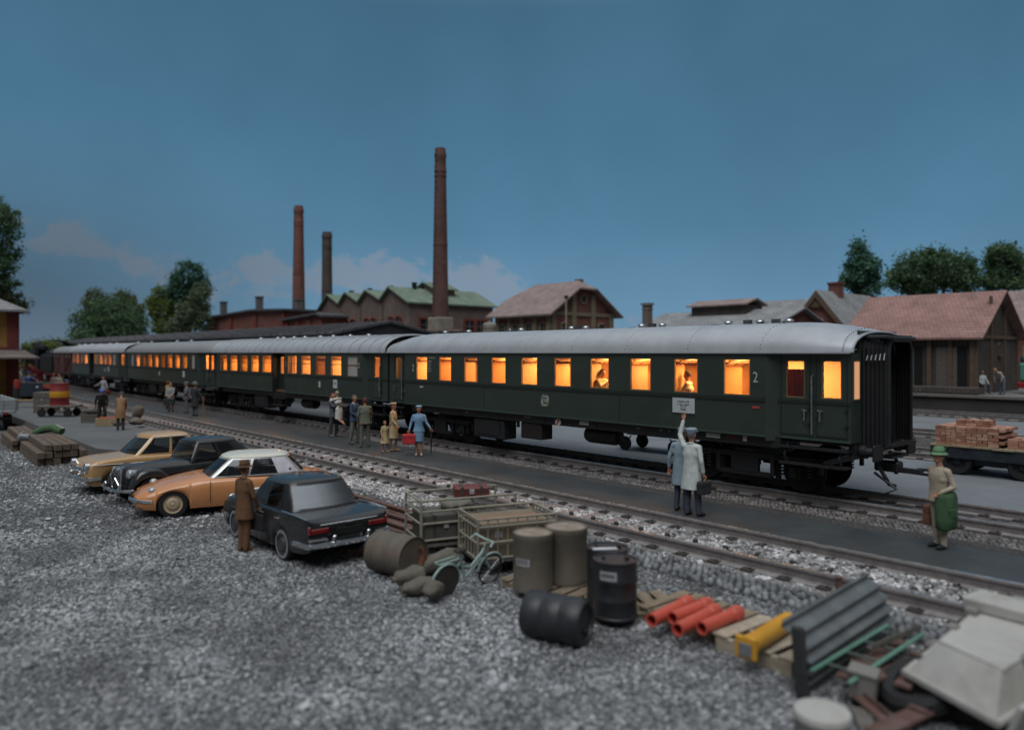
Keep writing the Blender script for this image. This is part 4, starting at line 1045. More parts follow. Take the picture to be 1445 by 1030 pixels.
# saw-tooth factory with green roofs
t = thing('factory_building', 'saw-tooth brick factory with four gables and pale green roofs behind the tallest chimney', 'factory')
y0, y1 = 45.0, 56.8
ap = [465, 490, 519, 551.5]; va = [452.6, 480.5, 508, 539.2, 577.6]; az_ = [10.75, 10.75, 10.75, 10.8]; vz = [9.1, 9.5, 9.5, 9.5, 9.05]
X_ = [XY(p, y0) for p in va]; A_ = [XY(p, y0) for p in ap]
for i in range(4):
    m = MB(); m.prism([(X_[i], .2), (X_[i + 1], .2), (X_[i + 1], vz[i + 1]), (A_[i], az_[i]), (X_[i], vz[i])], y0 + i * .004, y1 - i * .004, 'y'); m.build('wall', BRICKD, t, smooth=0)
    m = MB()
    for (xa, za) in ((X_[i], vz[i]), (X_[i + 1], vz[i + 1])):
        sg = 1 if xa > A_[i] else -1; o = .35 if i in (0, 3) and (xa in (X_[0], X_[4])) else -.02
        sl = (az_[i] - za) / abs(A_[i] - xa)
        m.prism([(A_[i], az_[i] + .03), (xa + sg * o, za - sl * o + .03), (xa + sg * o, za - sl * o + .2), (A_[i], az_[i] + .2)], y0 - .45, y1 + .4, 'y')
    m.build('roof', COPPER, t, smooth=0)
    cx = (X_[i] + X_[i + 1]) / 2
    for q in (-.85, .85): bwin(t, cx + q * .9, y0, 5.6, 1.05, 1.75, '-y', REDT, True, .2)
    m = MB(); m.box((X_[i] + .02, y0 - .1, 4.6), (.5, .2, 8.7)); m.build('pilaster', BRICKD, t, smooth=0)
    xx = A_[i] + .2; m = MB(); m.box((xx, y0 + 3, az_[i] + .35), (.4, .4, .7)); m.box((xx, y0 + 3, az_[i] + .75), (.5, .5, .1)); m.box((xx - .2, y0 + 4.2, az_[i] + .25), (.3, .3, .4)); m.build('roof_vent', BLACK, t, smooth=0)
for yy, w in ((47.2, 1.6), (53.2, 1.25), (54.9, 1.25)): bwin(t, X_[4], yy, 5.4, w, 1.9, '+x', REDT, False, .22)
m = MB(); xm = A_[3] - .2; m.prism([(xm - 1.6, 9.9), (xm + 1.9, 9.9), (xm + 1.9, 10.9), (xm + .1, 11.65), (xm - 1.6, 10.9)], y0 + 4.6, y0 + 7.6, 'y'); m.build('lantern', BRICKD, t, smooth=0)
m = MB()
for sg in (-1, 1): m.prism([(xm + .1, 11.66), (xm + .1 + sg * 2.1, 10.8), (xm + .1 + sg * 2.1, 10.95), (xm + .1, 11.82)], y0 + 4.3, y0 + 7.9, 'y')
m.build('roof', COPPER, t, smooth=0)
# brick house with half-hipped roof
t = thing('brick_house', 'red brick hall with beige pilasters and a wide pale brown half-hipped roof', 'building')
xR = -48.4; xL = XY(700, 48); y0, y1 = 48.0, 56.6; ze, zr = 7.5, 10.35; ym = (y0 + y1) / 2
m = MB(); m.prism([(y0, .2), (y1, .2), (y1, ze), (ym + 1.0, zr - .75), (ym - 1.0, zr - .75), (y0, ze)], xL, xR, 'x'); m.build('wall', BRICK, t, smooth=0)
m = MB(); o = .75; sl = (zr - ze) / (ym - y0)
E = lambda x, s: (x, ym + s * (ym - y0 + o), ze - sl * o + .05)
hz = zr - .8; hy = (zr - hz) / sl
P_ = [E(xL - o, -1), E(xR + o, -1), (xR + o, ym - hy, hz + .05), (xR - .6, ym, zr + .05), (xL + 1.2, ym, zr + .05), (xL - o, ym - hy * 2, zr - 2 * .8 + .05)]
Q_ = [E(xL - o, 1), E(xR + o, 1), (xR + o, ym + hy, hz + .05), (xR - .6, ym, zr + .05), (xL + 1.2, ym, zr + .05), (xL - o, ym + hy * 2, zr - 2 * .8 + .05)]
for poly in (P_, Q_):
    m.add(poly + [(p[0], p[1], p[2] + .16) for p in poly], [(0, 1, 2, 3, 4, 5), (11, 10, 9, 8, 7, 6)] + [(i, (i + 1) % 6, (i + 1) % 6 + 6, i + 6) for i in range(6)])
m.add([P_[2], Q_[2], P_[3], P_[5], Q_[5], P_[4]] + [(p[0], p[1], p[2] + .16) for p in (P_[2], Q_[2], P_[3], P_[5], Q_[5], P_[4])], [(0, 1, 2), (6, 8, 7), (0, 6, 7, 1), (3, 5, 4), (9, 10, 11), (3, 4, 10, 9)])
m.build('roof', TILEB, t, smooth=0)
m = MB()
for i in range(5): m.box((lerp(xL + .25, xR - .25, i / 4), y0 - .07, 3.8), (.5, .16, 7.2))
for i in range(4): m.box((xR + .07, lerp(y0 + .3, y1 - .3, i / 3), 3.8 + (.9 if i in (1, 2) else 0)), (.16, .55, 7.2 + (1.8 if i in (1, 2) else 0)))
m.box((xR + .06, ym, 7.3), (.14, y1 - y0, .35)); m.box(((xL + xR) / 2, y0 - .06, 7.1), (xR - xL, .14, .4)); m.build('pilaster', BEIGE, t, smooth=0)
for i in range(4): bwin(t, lerp(xL, xR, (i + .5) / 4), y0, 4.9, .75, 1.35, '-y', BEIGE, True, .16)
for yy in (49.8, 54.9): bwin(t, xR, yy, 4.9, .8, 1.35, '+x', BEIGE, True, .18)
m = MB(); M = TR(xR, ym, 8.75) @ Matrix.Rotation(PI / 2, 4, 'Y'); m.lathe([(.33, .0), (.33, .12), (.5, .12), (.5, 0)], 20, M, 0); f = m.build('round_window', BEIGE, t); m = MB(); m.cyl((xR, ym, 8.75), (xR + .04, ym, 8.75), .34, n=18); m.build('pane', GLASSB, f)
m = MB(); m.box((xR - 1.0, ym + .5, zr + .15), (.7, .5, .5)); m.build('chimney', BRICKD, t, smooth=0)
x, yy = XY(799, 44), 44
t = thing('lamp_post', 'thin pale pole in front of the brick hall gable', 'pole', (x, yy, .3)); m = MB(); m.cyl((0, 0, 0), (0, 0, ZP(419, x, yy) - .3), .09, .07, 10); m.build('pole', STONE, t); m = MB(); m.box((0, 0, ZP(419, x, yy) - .3), (.35, .2, .25), b=.04); m.build('lamp_head', DARK, t)
x, yy = XY(691, 43), 43
t = thing('storage_tank', 'small pale round storage tank between the green-roofed factory and the brick hall', 'tank', (x, yy, .2)); zt = ZP(455, x, yy) - .2
m = MB(); m.lathe([(0, 0), (.62, 0), (.62, zt - .2), (.5, zt - .05), (.12, zt), (.1, zt + .15), (0, zt + .15)], 20); m.build('tank_shell', STONE, t)
m = MB(); m.lathe([(.63, zt - .55), (.66, zt - .55), (.66, zt - .45), (.63, zt - .45)], 20); m.build('hoop', BEIGE, t)
x, yy = XY(913.5, 41.6), 41.6
t = thing('chimney_stack', 'small lone square brick chimney showing above the middle of the nearest coach roof', 'chimney', (x, yy, .2)); zt = ZP(431, x, yy) - .2
m = MB(); m.box((0, 0, zt / 2), (.5, .5, zt)); m.build('shaft', BRICKD, t, smooth=0); m = MB(); m.box((0, 0, zt + .08), (.66, .66, .16)); m.box((0, 0, zt - .25), (.56, .56, .1)); m.build('cap', mat('concrete_cap', (.2, .2, .19), .9), t, smooth=0)
# dock: a long raised loading dock with its retaining wall
DZ = 1.30
m = MB(); m.prism([(45.1, .2), (90, .2), (90, DZ), (45.1, DZ)], -60, 110, 'x'); struct(m.build('loading_dock', mat('dock_surface', (.17, .165, .16), .9, var=.25, vs=.4, dirt=.3), smooth=0))
m = MB(); m.box((25, 44.95, .72), (170, .3, 1.14)); m.box((25, 44.9, DZ + .03), (170, .5, .14), mi=1)
tag(m.build('dock_wall', [mat('dark_dock_wall', (.055, .05, .047), .9, var=.35, vs=.7, bump=.3, bs=8), mat('dock_coping', (.17, .155, .14), .9, var=.2)], smooth=0), 'long dark retaining wall of the loading dock with a pale coping', 'retaining wall')
# grey-roofed shed with a raised lantern
t = thing('goods_shed', 'grey-roofed shed with a raised brown-roofed ridge lantern behind the nearest coach', 'shed')
x0, x1 = XY(944, 52), XY(1129, 52); gable(t, x0, x1, 47.4, 56.6, DZ, 5.3, 6.85, 'x', BRICK, SLATE, .45)
u0, u1 = XY(988, 52), XY(1064, 52); m = MB(); m.box(((u0 + u1) / 2, 52, 6.95), (u1 - u0, 2.4, .75)); m.build('lantern', BOARDS, t, smooth=0)
m = MB()
for sg in (-1, 1): m.prism([(52, 7.75), (52 + sg * 1.55, 7.28), (52 + sg * 1.55, 7.4), (52, 7.87)], u0 - .3, u1 + .3, 'x')
m.build('lantern_roof', TILEB, t, smooth=0)
for k in range(5): bwin(t, lerp(x0, x1, (k + .5) / 5), 47.4, 2.6, 1.0, 1.4, '-y', BEIGE)
# red house with steep gable
t = thing('brick_house', 'steep-gabled red brick house with light grey slate roofs', 'house')
xa = XY(1154, 58); gable(t, xa - 2.2, xa + 2.2, 58, 67.5, DZ, 5.8, 8.55, 'y', BRICK, SLATE, .35)
gable(t, xa - 7.5, xa - 1.0, 59.6, 65.4, DZ, 5.9, 8.2, 'x', BRICK, SLATE, .3)
m = MB(); m.box((xa - .0, 61.2, 8.7), (.9, .9, 1.3)); m.box((xa, 61.2, 9.4), (1.05, 1.05, .15)); m.build('chimney', BRICK, t, smooth=0)
m = MB()
for sg in (-1, 1): m.prism([(xa, 8.5), (xa + sg * 2.5, 5.4), (xa + sg * 2.5, 5.0), (xa, 8.05)], 57.55, 57.66, 'y')
m.prism([(xa - .9, 7.3), (xa + .9, 7.3), (xa, 8.4)], 57.7, 57.8, 'y'); m.build('bargeboard', POSTW, t, smooth=0)
bwin(t, xa, 58, 5.5, .7, .8, '-y', mat('white_trim', (.45, .44, .42), .8), s=.1); bwin(t, xa - 1.1, 58, 2.6, .8, 1.4, '-y', BEIGE); bwin(t, xa + 1.1, 58, 2.6, .8, 1.4, '-y', BEIGE)
# timber goods shed with pink tiles
t = thing('goods_shed', 'dark timber goods shed with a large faded pink tiled roof at the right', 'shed')
x0, x1 = XY(1238, 51.5), XY(1416, 51.5) - .35
gable(t, x0, x1, 47.6, 55.4, DZ, 4.75, 7.25, 'x', BOARDS, TILEP, .55)
m = MB()
for i in range(7): m.box((lerp(x0 + .12, x1 - .12, i / 6), 47.52, DZ + 1.65), (.22, .2, 3.3))
for yy in (47.6, 50.2, 52.8, 55.4): m.box((x1 + .06, yy, DZ + 1.65 + (1.2 if 50 < yy < 53 else 0)), (.14, .2, 3.3 + (2.4 if 50 < yy < 53 else 0)))
m.box(((x0 + x1) / 2, 47.5, DZ + 3.2), (x1 - x0, .24, .24)); m.box((x1 + .05, 51.5, DZ + 3.3), (.12, 7.8, .2)); m.build('post', POSTW, t, smooth=0)
for i in (0, 2, 4): xx = lerp(x0, x1, (i + .75) / 6); m = MB(); m.box((xx, 47.56, DZ + 1.35), (1.1, .12, 2.7)); m.build('door', mat('pale_door_boards', (.12, .105, .095), .85, var=.3), t, smooth=0)
for i in (1, 3, 5): xx = lerp(x0, x1, (i + .4) / 6); m = MB(); m.box((xx, 47.57, DZ + 1.35), (.5, .08, 2.7)); m.build('doorway', mat('doorway_shade', (.008, .008, .008), .9), t, smooth=0)  # near-black panels, the shade of the openings put into their colour
bwin(t, x1, 51.9, 3.55, .35, .55, '+x', POSTW, True, .1)
m = MB(); m.box(((x0 + x1) / 2, 46.6, DZ + .28), (x1 - x0 + 1, 1.6, .3)); m.build('loading_step', BOARDS, t, smooth=0)
# house at the right edge
t = thing('brick_house', 'brown brick house at the right edge behind the teal lorry', 'house'); xx = XY(1452, 62)
gable(t, xx - 2.0, xx + 7, 62, 70, DZ, 5.4, 8.2, 'x', BRICK, TILEB, .4)
bwin(t, xx + .2, 62, 2.6, .9, 1.4, '-y', BEIGE); bwin(t, xx + 3, 62, 2.6, .9, 1.4, '-y', BEIGE)
# ochre station building at the left
t = thing('station_building', 'ochre building with red brick corners and a grey roof at the left edge', 'building')
OCH = mat('ochre_plaster', (.36, .20, .055), .85, var=.25, vs=1.0, dirt=.4, dirtcol=(.2, .11, .05)); RB = pattern('corner_brick', (.19, .030, .028), (.24, .05, .042), (.13, .05, .045), .26, .085, .012)
xw = -64.5; ya, yb = 1.0, 9.25
m = MB(); m.box((xw - 6, (ya + yb) / 2, 3.45), (12, yb - ya, 6.5)); m.build('wall', OCH, t, smooth=0)
m = MB(); m.box((xw + .03, yb - .32, 3.4), (.12, .66, 6.4)); m.box((xw - .3, yb + .03, 3.4), (.7, .12, 6.4)); m.box((xw + .03, (ya + yb) / 2 - .3, 3.95), (.10, yb - ya - .7, .25)); m.box((xw + .03, ya + 3.0, 3.4), (.12, .6, 6.4)); m.build('corner_brickwork', RB, t, smooth=0)
for yy in (yb - 2.35, yb - 4.6): bwin(t, xw, yy, 4.5, .75, 1.35, '+x', RB, True, .24)
for yy in (yb - 2.0, yb - 4.4):
    m = MB(); m.box((xw + .09, yy + .42, 5.2), (.06, .28, 1.4)); m.build('shutter', mat('green_shutter', (.03, .10, .075), .7), t, smooth=0)
bwin(t, xw, yb - 2.6, .45, 1.1, 2.2, '+x', RB, True, .2)
m = MB(); o = .8; e = [(xw + o, ya - o), (xw + o, yb + o - .25), (xw - 12 - o, yb + o - .25), (xw - 12 - o, ya - o)]; yc = (ya + yb) / 2; r = [(xw - 3.2, yc), (xw - 8.8, yc)]
vs = [(p[0], p[1], 6.6) for p in e] + [(p[0], p[1], 6.75) for p in e] + [(p[0], p[1], 9.2) for p in r]
m.add(vs, [(3, 2, 1, 0), (0, 1, 5, 4), (1, 2, 6, 5), (2, 3, 7, 6), (3, 0, 4, 7), (4, 5, 8), (5, 6, 9, 8), (6, 7, 9), (7, 4, 8, 9)]); m.build('roof', SLATE, t, smooth=0)
m = MB(); q = [(xw + 5.2, ya + 1, 3.25), (xw + 5.6, yb + .45, 3.25), (xw + .1, yb + .3, 3.75), (xw + .1, ya + 1, 3.75)]
m.add(q + [(p[0], p[1], p[2] + .10) for p in q], [(0, 1, 2, 3), (7, 6, 5, 4), (0, 4, 5, 1), (1, 5, 6, 2), (2, 6, 7, 3), (3, 7, 4, 0)])
for i in range(40): yy = lerp(ya + 1.1, yb + .3, i / 39); m.tube([(xw + 5.35, yy, 3.37), (xw + .1, yy, 3.87)], .05, 4)
cn = m.build('awning', pattern('awning_tiles', (.17, .13, .12), (.2, .155, .145), (.1, .08, .075), .3, .3, .03), t, smooth=0)
for yy in (ya + 1.5, yb - .2): m = MB(); m.box((xw + 5, yy, 1.85), (.16, .16, 2.85)); m.build('awning_post', POSTW, t, smooth=0)

# ------------------------------------------------------------------ trees
LEAFM = {}
def leafmat(k):
    D = {'dark': [(.022, .046, .024), (.040, .078, .038), (.062, .108, .050), (.09, .145, .068)],
         'olive': [(.036, .046, .016), (.064, .078, .028), (.09, .105, .038), (.12, .135, .055)],
         'lime': [(.06, .09, .02), (.10, .145, .035), (.135, .19, .05), (.175, .23, .07)],
         'blue': [(.022, .068, .045), (.040, .102, .068), (.058, .135, .09), (.085, .175, .115)],
         'grey': [(.05, .072, .04), (.08, .108, .058), (.11, .14, .078), (.145, .18, .105)]}
    if k not in LEAFM: LEAFM[k] = islandramp('leaves_' + k, [tuple(min(.26, q * (1.75 if k == 'dark' else 1.4)) for q in c) for c in D[k]], .7, trans=.35)
    return LEAFM[k]
BARK = mat('bark', (.05, .038, .028), .9, var=.4, bump=.5)
def foliage(name, blobs, n, leaf, kind, parent, seed=0):     # blobs: (x,y,z,rx,ry,rz)
    r = np.random.default_rng(seed)
    clump = []
    for (x, y, z, rx, ry, rz) in blobs:
        k = max(9, int(34 * (rx * rz) / 2.2))
        d = r.normal(size=(k, 3)); d /= np.linalg.norm(d, axis=1)[:, None]
        q = d * (r.uniform(.62, 1.14, (k, 1))) * np.array([rx, ry, rz]) + np.array([x, y, z]); clump.append(q)
    clump = np.concatenate(clump); nc = len(clump)
    per = max(6, n // nc); cs = leaf * 2.3
    pts = np.repeat(clump, per, 0) + r.normal(size=(nc * per, 3)) * cs * r.uniform(.35, 1.0, (nc, 1)).repeat(per, 0)
    N = len(pts); a = r.normal(size=(N, 3)); a /= np.linalg.norm(a, axis=1)[:, None]; b = np.cross(a, r.normal(size=(N, 3))); b /= np.linalg.norm(b, axis=1)[:, None]
    s = leaf * r.uniform(.6, 1.35, (N, 1))
    Vv = np.stack([pts - a * s * .9, pts + b * s * .5, pts + a * s * .9, pts - b * s * .5], 1).reshape(-1, 3)
    return rawmesh(name, Vv, np.arange(N * 4).reshape(-1, 4), leafmat(kind), parent)
def tree(label, px, Z, zb, blobs, n, leaf, kind, group=None, trunk=.3, seed=1, name='tree', twig=True):
    # blobs in photo pixels: (px, py, rx, ry)
    x, y = at(px, Z); t = thing(name, label, 'tree' if 'tree' in name else 'bush', (x, y, zb), 0, group)
    B = []; rr = random.Random(seed)
    for (bx, by, rx, ry) in blobs:
        dz_ = rr.uniform(-.35, .35) * rx / FPX * Z
        qx, qy = at(bx, Z); wx, wy = qx - x, qy - y
        fx, fy = -SA, CA
        B.append((wx + fx * dz_, wy + fy * dz_, CAMZ + (HOR - by) / FPX * Z - zb, rx / FPX * Z * .92, rx / FPX * Z * .92, ry / FPX * Z * .92))
    foliage('crown' if 'tree' in name else 'foliage', B, n, leaf, kind, t, seed)
    m = MB(); top = max(b[2] for b in B)
    m.tube([(0, 0, -.3), (.05, 0, top * .3), (-.05, .05, top * .6), (0, 0, top * .85)], [trunk * 1.3, trunk, trunk * .7, trunk * .25], 8)
    for b in B:
        zs = min(top * .7, max(.4, b[2] - b[5])) * .8; m.tube([(0, 0, zs), (b[0] * .5, b[1] * .5, (zs + b[2]) / 2), (b[0], b[1], b[2] + b[5] * .3)], [trunk * .5, trunk * .32, .04], 6)
    m.build('trunk' if 'tree' in name else 'stem', BARK, t)
    return t
tree('dark green spreading tree low behind the left end of the platform roof', 150, 122, .2, [(118, 462, 20, 26), (150, 452, 34, 34), (185, 462, 26, 28), (150, 478, 44, 16)], 15000, .24, 'dark', trunk=.5, seed=2)
tree('olive-leaved tree with two round tops behind the dark spreading tree', 165, 127, .2, [(136, 428, 16, 18), (174, 424, 17, 14), (190, 440, 14, 18), (150, 445, 20, 20)], 9000, .21, 'olive', trunk=.5, seed=3)
tree('tall blue-green tree left of the low red factory, highest of the left group', 267, 120, .2, [(266, 392, 24, 20), (258, 412, 20, 20), (280, 408, 14, 20), (252, 430, 14, 14)], 12000, .2, 'blue', trunk=.5, seed=4)
tree('yellow-green slim tree between the dark and the blue-green trees', 226, 118, .2, [(227, 420, 11, 16), (214, 432, 11, 11), (230, 440, 16, 20), (226, 462, 15, 14)], 8000, .21, 'lime', trunk=.4, seed=5)
tree('grey-green bushy tree in front of the tall blue-green tree', 268, 112, .2, [(280, 422, 13, 22), (266, 445, 20, 20), (284, 452, 12, 18), (250, 460, 14, 12)], 9000, .2, 'grey', trunk=.4, seed=6)
tree('big leafy tree at the left edge above the ochre building', -12, 86, .3, [(2, 300, 14, 22), (14, 316, 22, 24), (-10, 345, 30, 34), (2, 372, 22, 22), (14, 398, 18, 10), (-5, 402, 20, 14), (-35, 330, 36, 45)], 20000, .16, 'dark', trunk=.6, seed=7)
tree('yellow-green tree just above the ochre building roof at the left edge', 0, 90, .3, [(2, 424, 18, 14), (20, 427, 14, 10), (-20, 420, 22, 16)], 4000, .22, 'olive', trunk=.4, seed=8)
tree('slim pointed tree behind the grey slate roofs at the right', 1216, 76, DZ, [(1215, 364, 14, 18), (1216, 384, 21, 20), (1207, 398, 14, 14), (1228, 396, 13, 14), (1222, 414, 16, 9), (1196, 396, 6, 4)], 9000, .19, 'blue', trunk=.35, seed=9)
tree('broad round dark tree behind the pink-roofed shed', 1317, 80, DZ, [(1290, 384, 28, 26), (1317, 374, 34, 26), (1346, 384, 28, 24), (1362, 402, 18, 12), (1272, 396, 16, 14), (1316, 400, 40, 14)], 16000, .2, 'dark', trunk=.5, seed=10)
tree('dark tree behind the pink-roofed shed at the right edge', 1420, 82, DZ, [(1416, 364, 24, 20), (1402, 388, 20, 18), (1432, 384, 24, 22), (1418, 402, 26, 10)], 11000, .2, 'dark', trunk=.45, seed=11)
for (px, Z, bl, sd, lb) in ((48, 118, [(46, 492, 12, 10), (56, 494, 10, 9)], 21, 'bright green bush beside the ochre building corner'), (72, 124, [(70, 491, 12, 9), (80, 493, 10, 7)], 22, 'yellow-green bush above the locomotive'), (92, 128, [(92, 491, 10, 8)], 23, 'small bush beside the dark spreading tree'), (40, 100, [(40, 515, 9, 14), (44, 532, 7, 14)], 24, 'light green bush between the ochre building and the locomotive')):
    tree(lb, px, Z, .2, bl, 2600, .22, 'lime', None, .12, sd, name='bush')
m = MB()
for (x, y, r_, h) in ((-330, 160, 110, 6), (60, 330, 150, 9), (120, 210, 80, 7)): m.lathe([(r_, 0), (r_ * .8, h * .35), (r_ * .5, h * .8), (0, h)], 40, TR(x, y, .1))
struct(m.build('hills', mat('meadow', (.07, .10, .03), .9, var=.35, vs=.05), smooth=60))
# ------------------------------------------------------------------ people: one continuous remeshed body each, clothes and hair on top
CLOTH = {}
def cloth(c):
    k = 'cloth_%03d_%03d_%03d' % tuple(int(x * 999) for x in c)
    if k not in CLOTH: CLOTH[k] = mat(k, c, .85, var=.28, vs=7, bump=.25, bs=30)
    return CLOTH[k]
EYE = mat('eye_dark', (.02, .015, .012), .4); LIPS = mat('lips', (.30, .09, .07), .6)
def capsule(m, a, b, ra, rb):
    a = Vector(a); b = Vector(b); d = (b - a)
    L = d.length; d.normalize()
    pts = [a - d * ra * .98, a - d * ra * .7, a - d * ra * .35, a, b, b + d * rb * .35, b + d * rb * .7, b + d * rb * .98]
    rs = [ra * .2, ra * .71, ra * .937, ra, rb, rb * .937, rb * .71, rb * .2]
    m.tube(pts, rs, 10)
def person(label, pos, rz, h=1.7, top=(.1, .1, .12), legs=(.06, .06, .08), shoes=(.03, .025, .02), hair=(.05, .03, .02), hat=None, hatc=None, coat=None, hemw=1.0, lean=0.0, side=0.0, twist=0.0, headturn=0.0, headtilt=0.0, arms=None, legp=None, dz=0.0, slim=1.0, group=None, skirt=None, bareleg=False, longhair=False, sleeve=None, collar=None, vox=.016, name='person'):
    s = h / 1.75
    t = thing(name, label, 'person', pos, rz, group, s)
    U = TR(0, 0, .95) @ Matrix.Rotation(lean, 4, 'X') @ Matrix.Rotation(side, 4, 'Y') @ Matrix.Rotation(twist, 4, 'Z') @ TR(0, 0, -.95)
    Hd = U @ TR(0, 0, 1.55) @ Matrix.Rotation(headturn, 4, 'Z') @ Matrix.Rotation(headtilt, 4, 'X') @ TR(0, 0, -1.55)
    u = lambda p: U @ Vector(p)
    A = {'L': ((.25, .03, 1.13), (.25, -.06, .88)), 'R': ((-.25, .03, 1.13), (-.25, -.06, .88))}
    if arms: A.update(arms)
    Lg = {'L': ((.10, -.015, .50), (.105, .03, .085), None), 'R': ((-.10, -.015, .50), (-.105, .03, .085), None)}
    if legp: Lg.update(legp)
    prim = []        # (a,b,ra,rb,tag)
    prim += [((-.075, 0, .94), (.075, 0, .94), .115, .115, 2)]
    prim += [(u((-.06, 0, 1.06)), u((.06, 0, 1.06)), .112 * slim, .112 * slim, 1), (u((-.085, 0, 1.25)), u((.085, 0, 1.25)), .118, .118, 1), (u((-.135, .01, 1.40)), u((.135, .01, 1.40)), .075, .075, 1)]
    prim += [(u((0, .01, 1.43)), Hd @ Vector((0, 0, 1.56)), .058, .052, 0)]
    hand = {}; jt = {}
    tsl = 1
    for k, sg in (('L', 1), ('R', -1)):
        e, hd = A[k]; sh = u((sg * .185, .01, 1.405)); e = u(e); hd = u(hd)
        prim += [(sh, e, .060, .050, 1), (e, e.lerp(hd, .86), .050, .040, 1 if sleeve is None else 4), (e.lerp(hd, .84), hd, .031, .027, 0)]
        hand[k] = hd; jt[k] = (e, hd)
        kn, an, toe = Lg[k]; hp = Vector((sg * .088, 0, .92)); kn = Vector(kn); an = Vector(an)
        toe = Vector(toe) if toe else an + Vector((sg * .02, -.15, -.045))
        lt = 2 if not bareleg else 0
        f = .82 if bareleg else 1.0
        prim += [(hp, kn, .098, .074 * f, 2), (kn, an, .074 * f if not bareleg else .056, .060 * f if not bareleg else .038, lt), (an + Vector((0, .02, -.03)), toe, .046, .040, 3)]
    V3 = lambda p: Hd @ Vector(p)
    m = MB()
    for (a, b, ra, rb, tg) in prim: capsule(m, a, b, ra, rb)
    R3 = Hd.to_3x3().to_4x4()
    for (c, r) in (((0, -.005, 1.655), (.078, .098, .112)), ((0, -.055, 1.585), (.05, .045, .045)), ((0, -.103, 1.64), (.015, .024, .026)), ((.078, .005, 1.64), (.014, .022, .032)), ((-.078, .005, 1.64), (.014, .022, .032)), ((0, -.082, 1.675), (.055, .022, .016))):
        m.sphere(V3(c), r, 14, 10, M=R3)
    for k in ('L', 'R'):
        e, hd = jt[k]; d = (hd - e).normalized(); q = Vector((0, 0, 1)).rotation_difference(d).to_matrix().to_4x4()
        m.sphere(hd + d * .045, (.038, .022, .052), 10, 8, M=q)
    tmp = m.build('tmp_body', SKIN, smooth=0)
    md = tmp.modifiers.new('r', 'REMESH'); md.mode = 'VOXEL'; md.voxel_size = vox; md.use_smooth_shade = True
    sm_ = tmp.modifiers.new('s', 'SMOOTH'); sm_.factor = .4; sm_.iterations = 2
    me = bpy.data.meshes.new_from_object(tmp.evaluated_get(bpy.context.evaluated_depsgraph_get()))
    bpy.data.objects.remove(tmp)
    n = len(me.polygons); C = np.empty(n * 3); me.polygons.foreach_get('center', C); C = C.reshape(-1, 3)
    best = np.full(n, 9e9); tagv = np.zeros(n, int)
    hc = np.array(V3((0, -.01, 1.64))); dh = np.linalg.norm(C - hc, axis=1) - .10; best = dh.copy()
    for (a, b, ra, rb, tg) in prim:
        a = np.array(a); b = np.array(b); ab = b - a; tt = np.clip(((C - a) @ ab) / max(ab @ ab, 1e-9), 0, 1)
        dd = np.linalg.norm(C - (a + tt[:, None] * ab), axis=1) - (ra + (rb - ra) * tt)
        k = dd < best; best[k] = dd[k]; tagv[k] = tg
    for k in ('L', 'R'):
        e, hd = jt[k]; d = (hd - e).normalized(); c = np.array(hd + d * .05); dd = np.linalg.norm(C - c, axis=1) - .05
        q = dd < best; tagv[q] = 0
    # fingers, eyes and mouth go into the same mesh
    vs = np.empty(len(me.vertices) * 3); me.vertices.foreach_get('co', vs)
    V0 = [tuple(p) for p in vs.reshape(-1, 3)]; F0 = [tuple(p.vertices) for p in me.polygons]; bpy.data.meshes.remove(me)
    mb = MB(); mb.v = V0; mb.f = F0; mb.m = tagv.tolist()
    for k, sg in (('L', 1), ('R', -1)):
        e, hd = jt[k]; d = (hd - e).normalized(); ax = d.cross(Vector((0, 1, 0)))
        ax = ax.normalized() if ax.length > .2 else Vector((1, 0, 0))
        nrm_ = ax.cross(d).normalized(); pc = hd + d * .075
        for i, ln in enumerate((.062, .074, .070, .055)):
            b0 = pc + ax * (i - 1.5) * .018; mb.tube([b0, b0 + d * ln * .55 + nrm_ * .008, b0 + d * ln * .95 + nrm_ * .028], [.0105, .0098, .0075], 6, mi=0)
        b0 = hd + d * .03 + ax * -.032; mb.tube([b0, b0 - ax * .022 + d * .028, b0 - ax * .024 + d * .06 + nrm_ * .012], [.012, .011, .008], 6, mi=0)
    for sg in (-1, 1): mb.sphere(V3((sg * .032, -.090, 1.655)), (.012, .008, .007), 8, 6, mi=5)
    mb.sphere(V3((0, -.094, 1.592)), (.022, .008, .006), 8, 6, mi=6)
    tm = cloth(top); lm = cloth(legs)
    mb.build('body', [SKIN, tm, lm if skirt is None or not bareleg else cloth(skirt), cloth(shoes), cloth(sleeve) if sleeve else tm, EYE, LIPS], t, smooth=60, fix=False)
    # coat / jacket / dress
    def rings(z0, z1, prof, nn=26, fold=.06, seed=1, k=9):
        rr = random.Random(seed); ph = rr.uniform(0, 6); out = []
        N = nn
        for i in range(9):
            tt = i / 8; z = lerp(z0, z1, tt)
            rx = interp(tt, [p[0] for p in prof], [p[1] for p in prof]); ry = interp(tt, [p[0] for p in prof], [p[2] for p in prof])
            ring = []
            for j in range(N):
                a = 2 * PI * j / N; f = 1 + fold * tt * math.sin(a * k + ph + tt) * (.5 + .5 * math.sin(a * 2 + ph))
                p = Vector((rx * f * math.cos(a), ry * f * math.sin(a), z))
                w = min(1, max(0, (z - .72) / .25)); p2 = U @ p; ring.append(p.lerp(p2, w))
            out.append(ring)
        return out
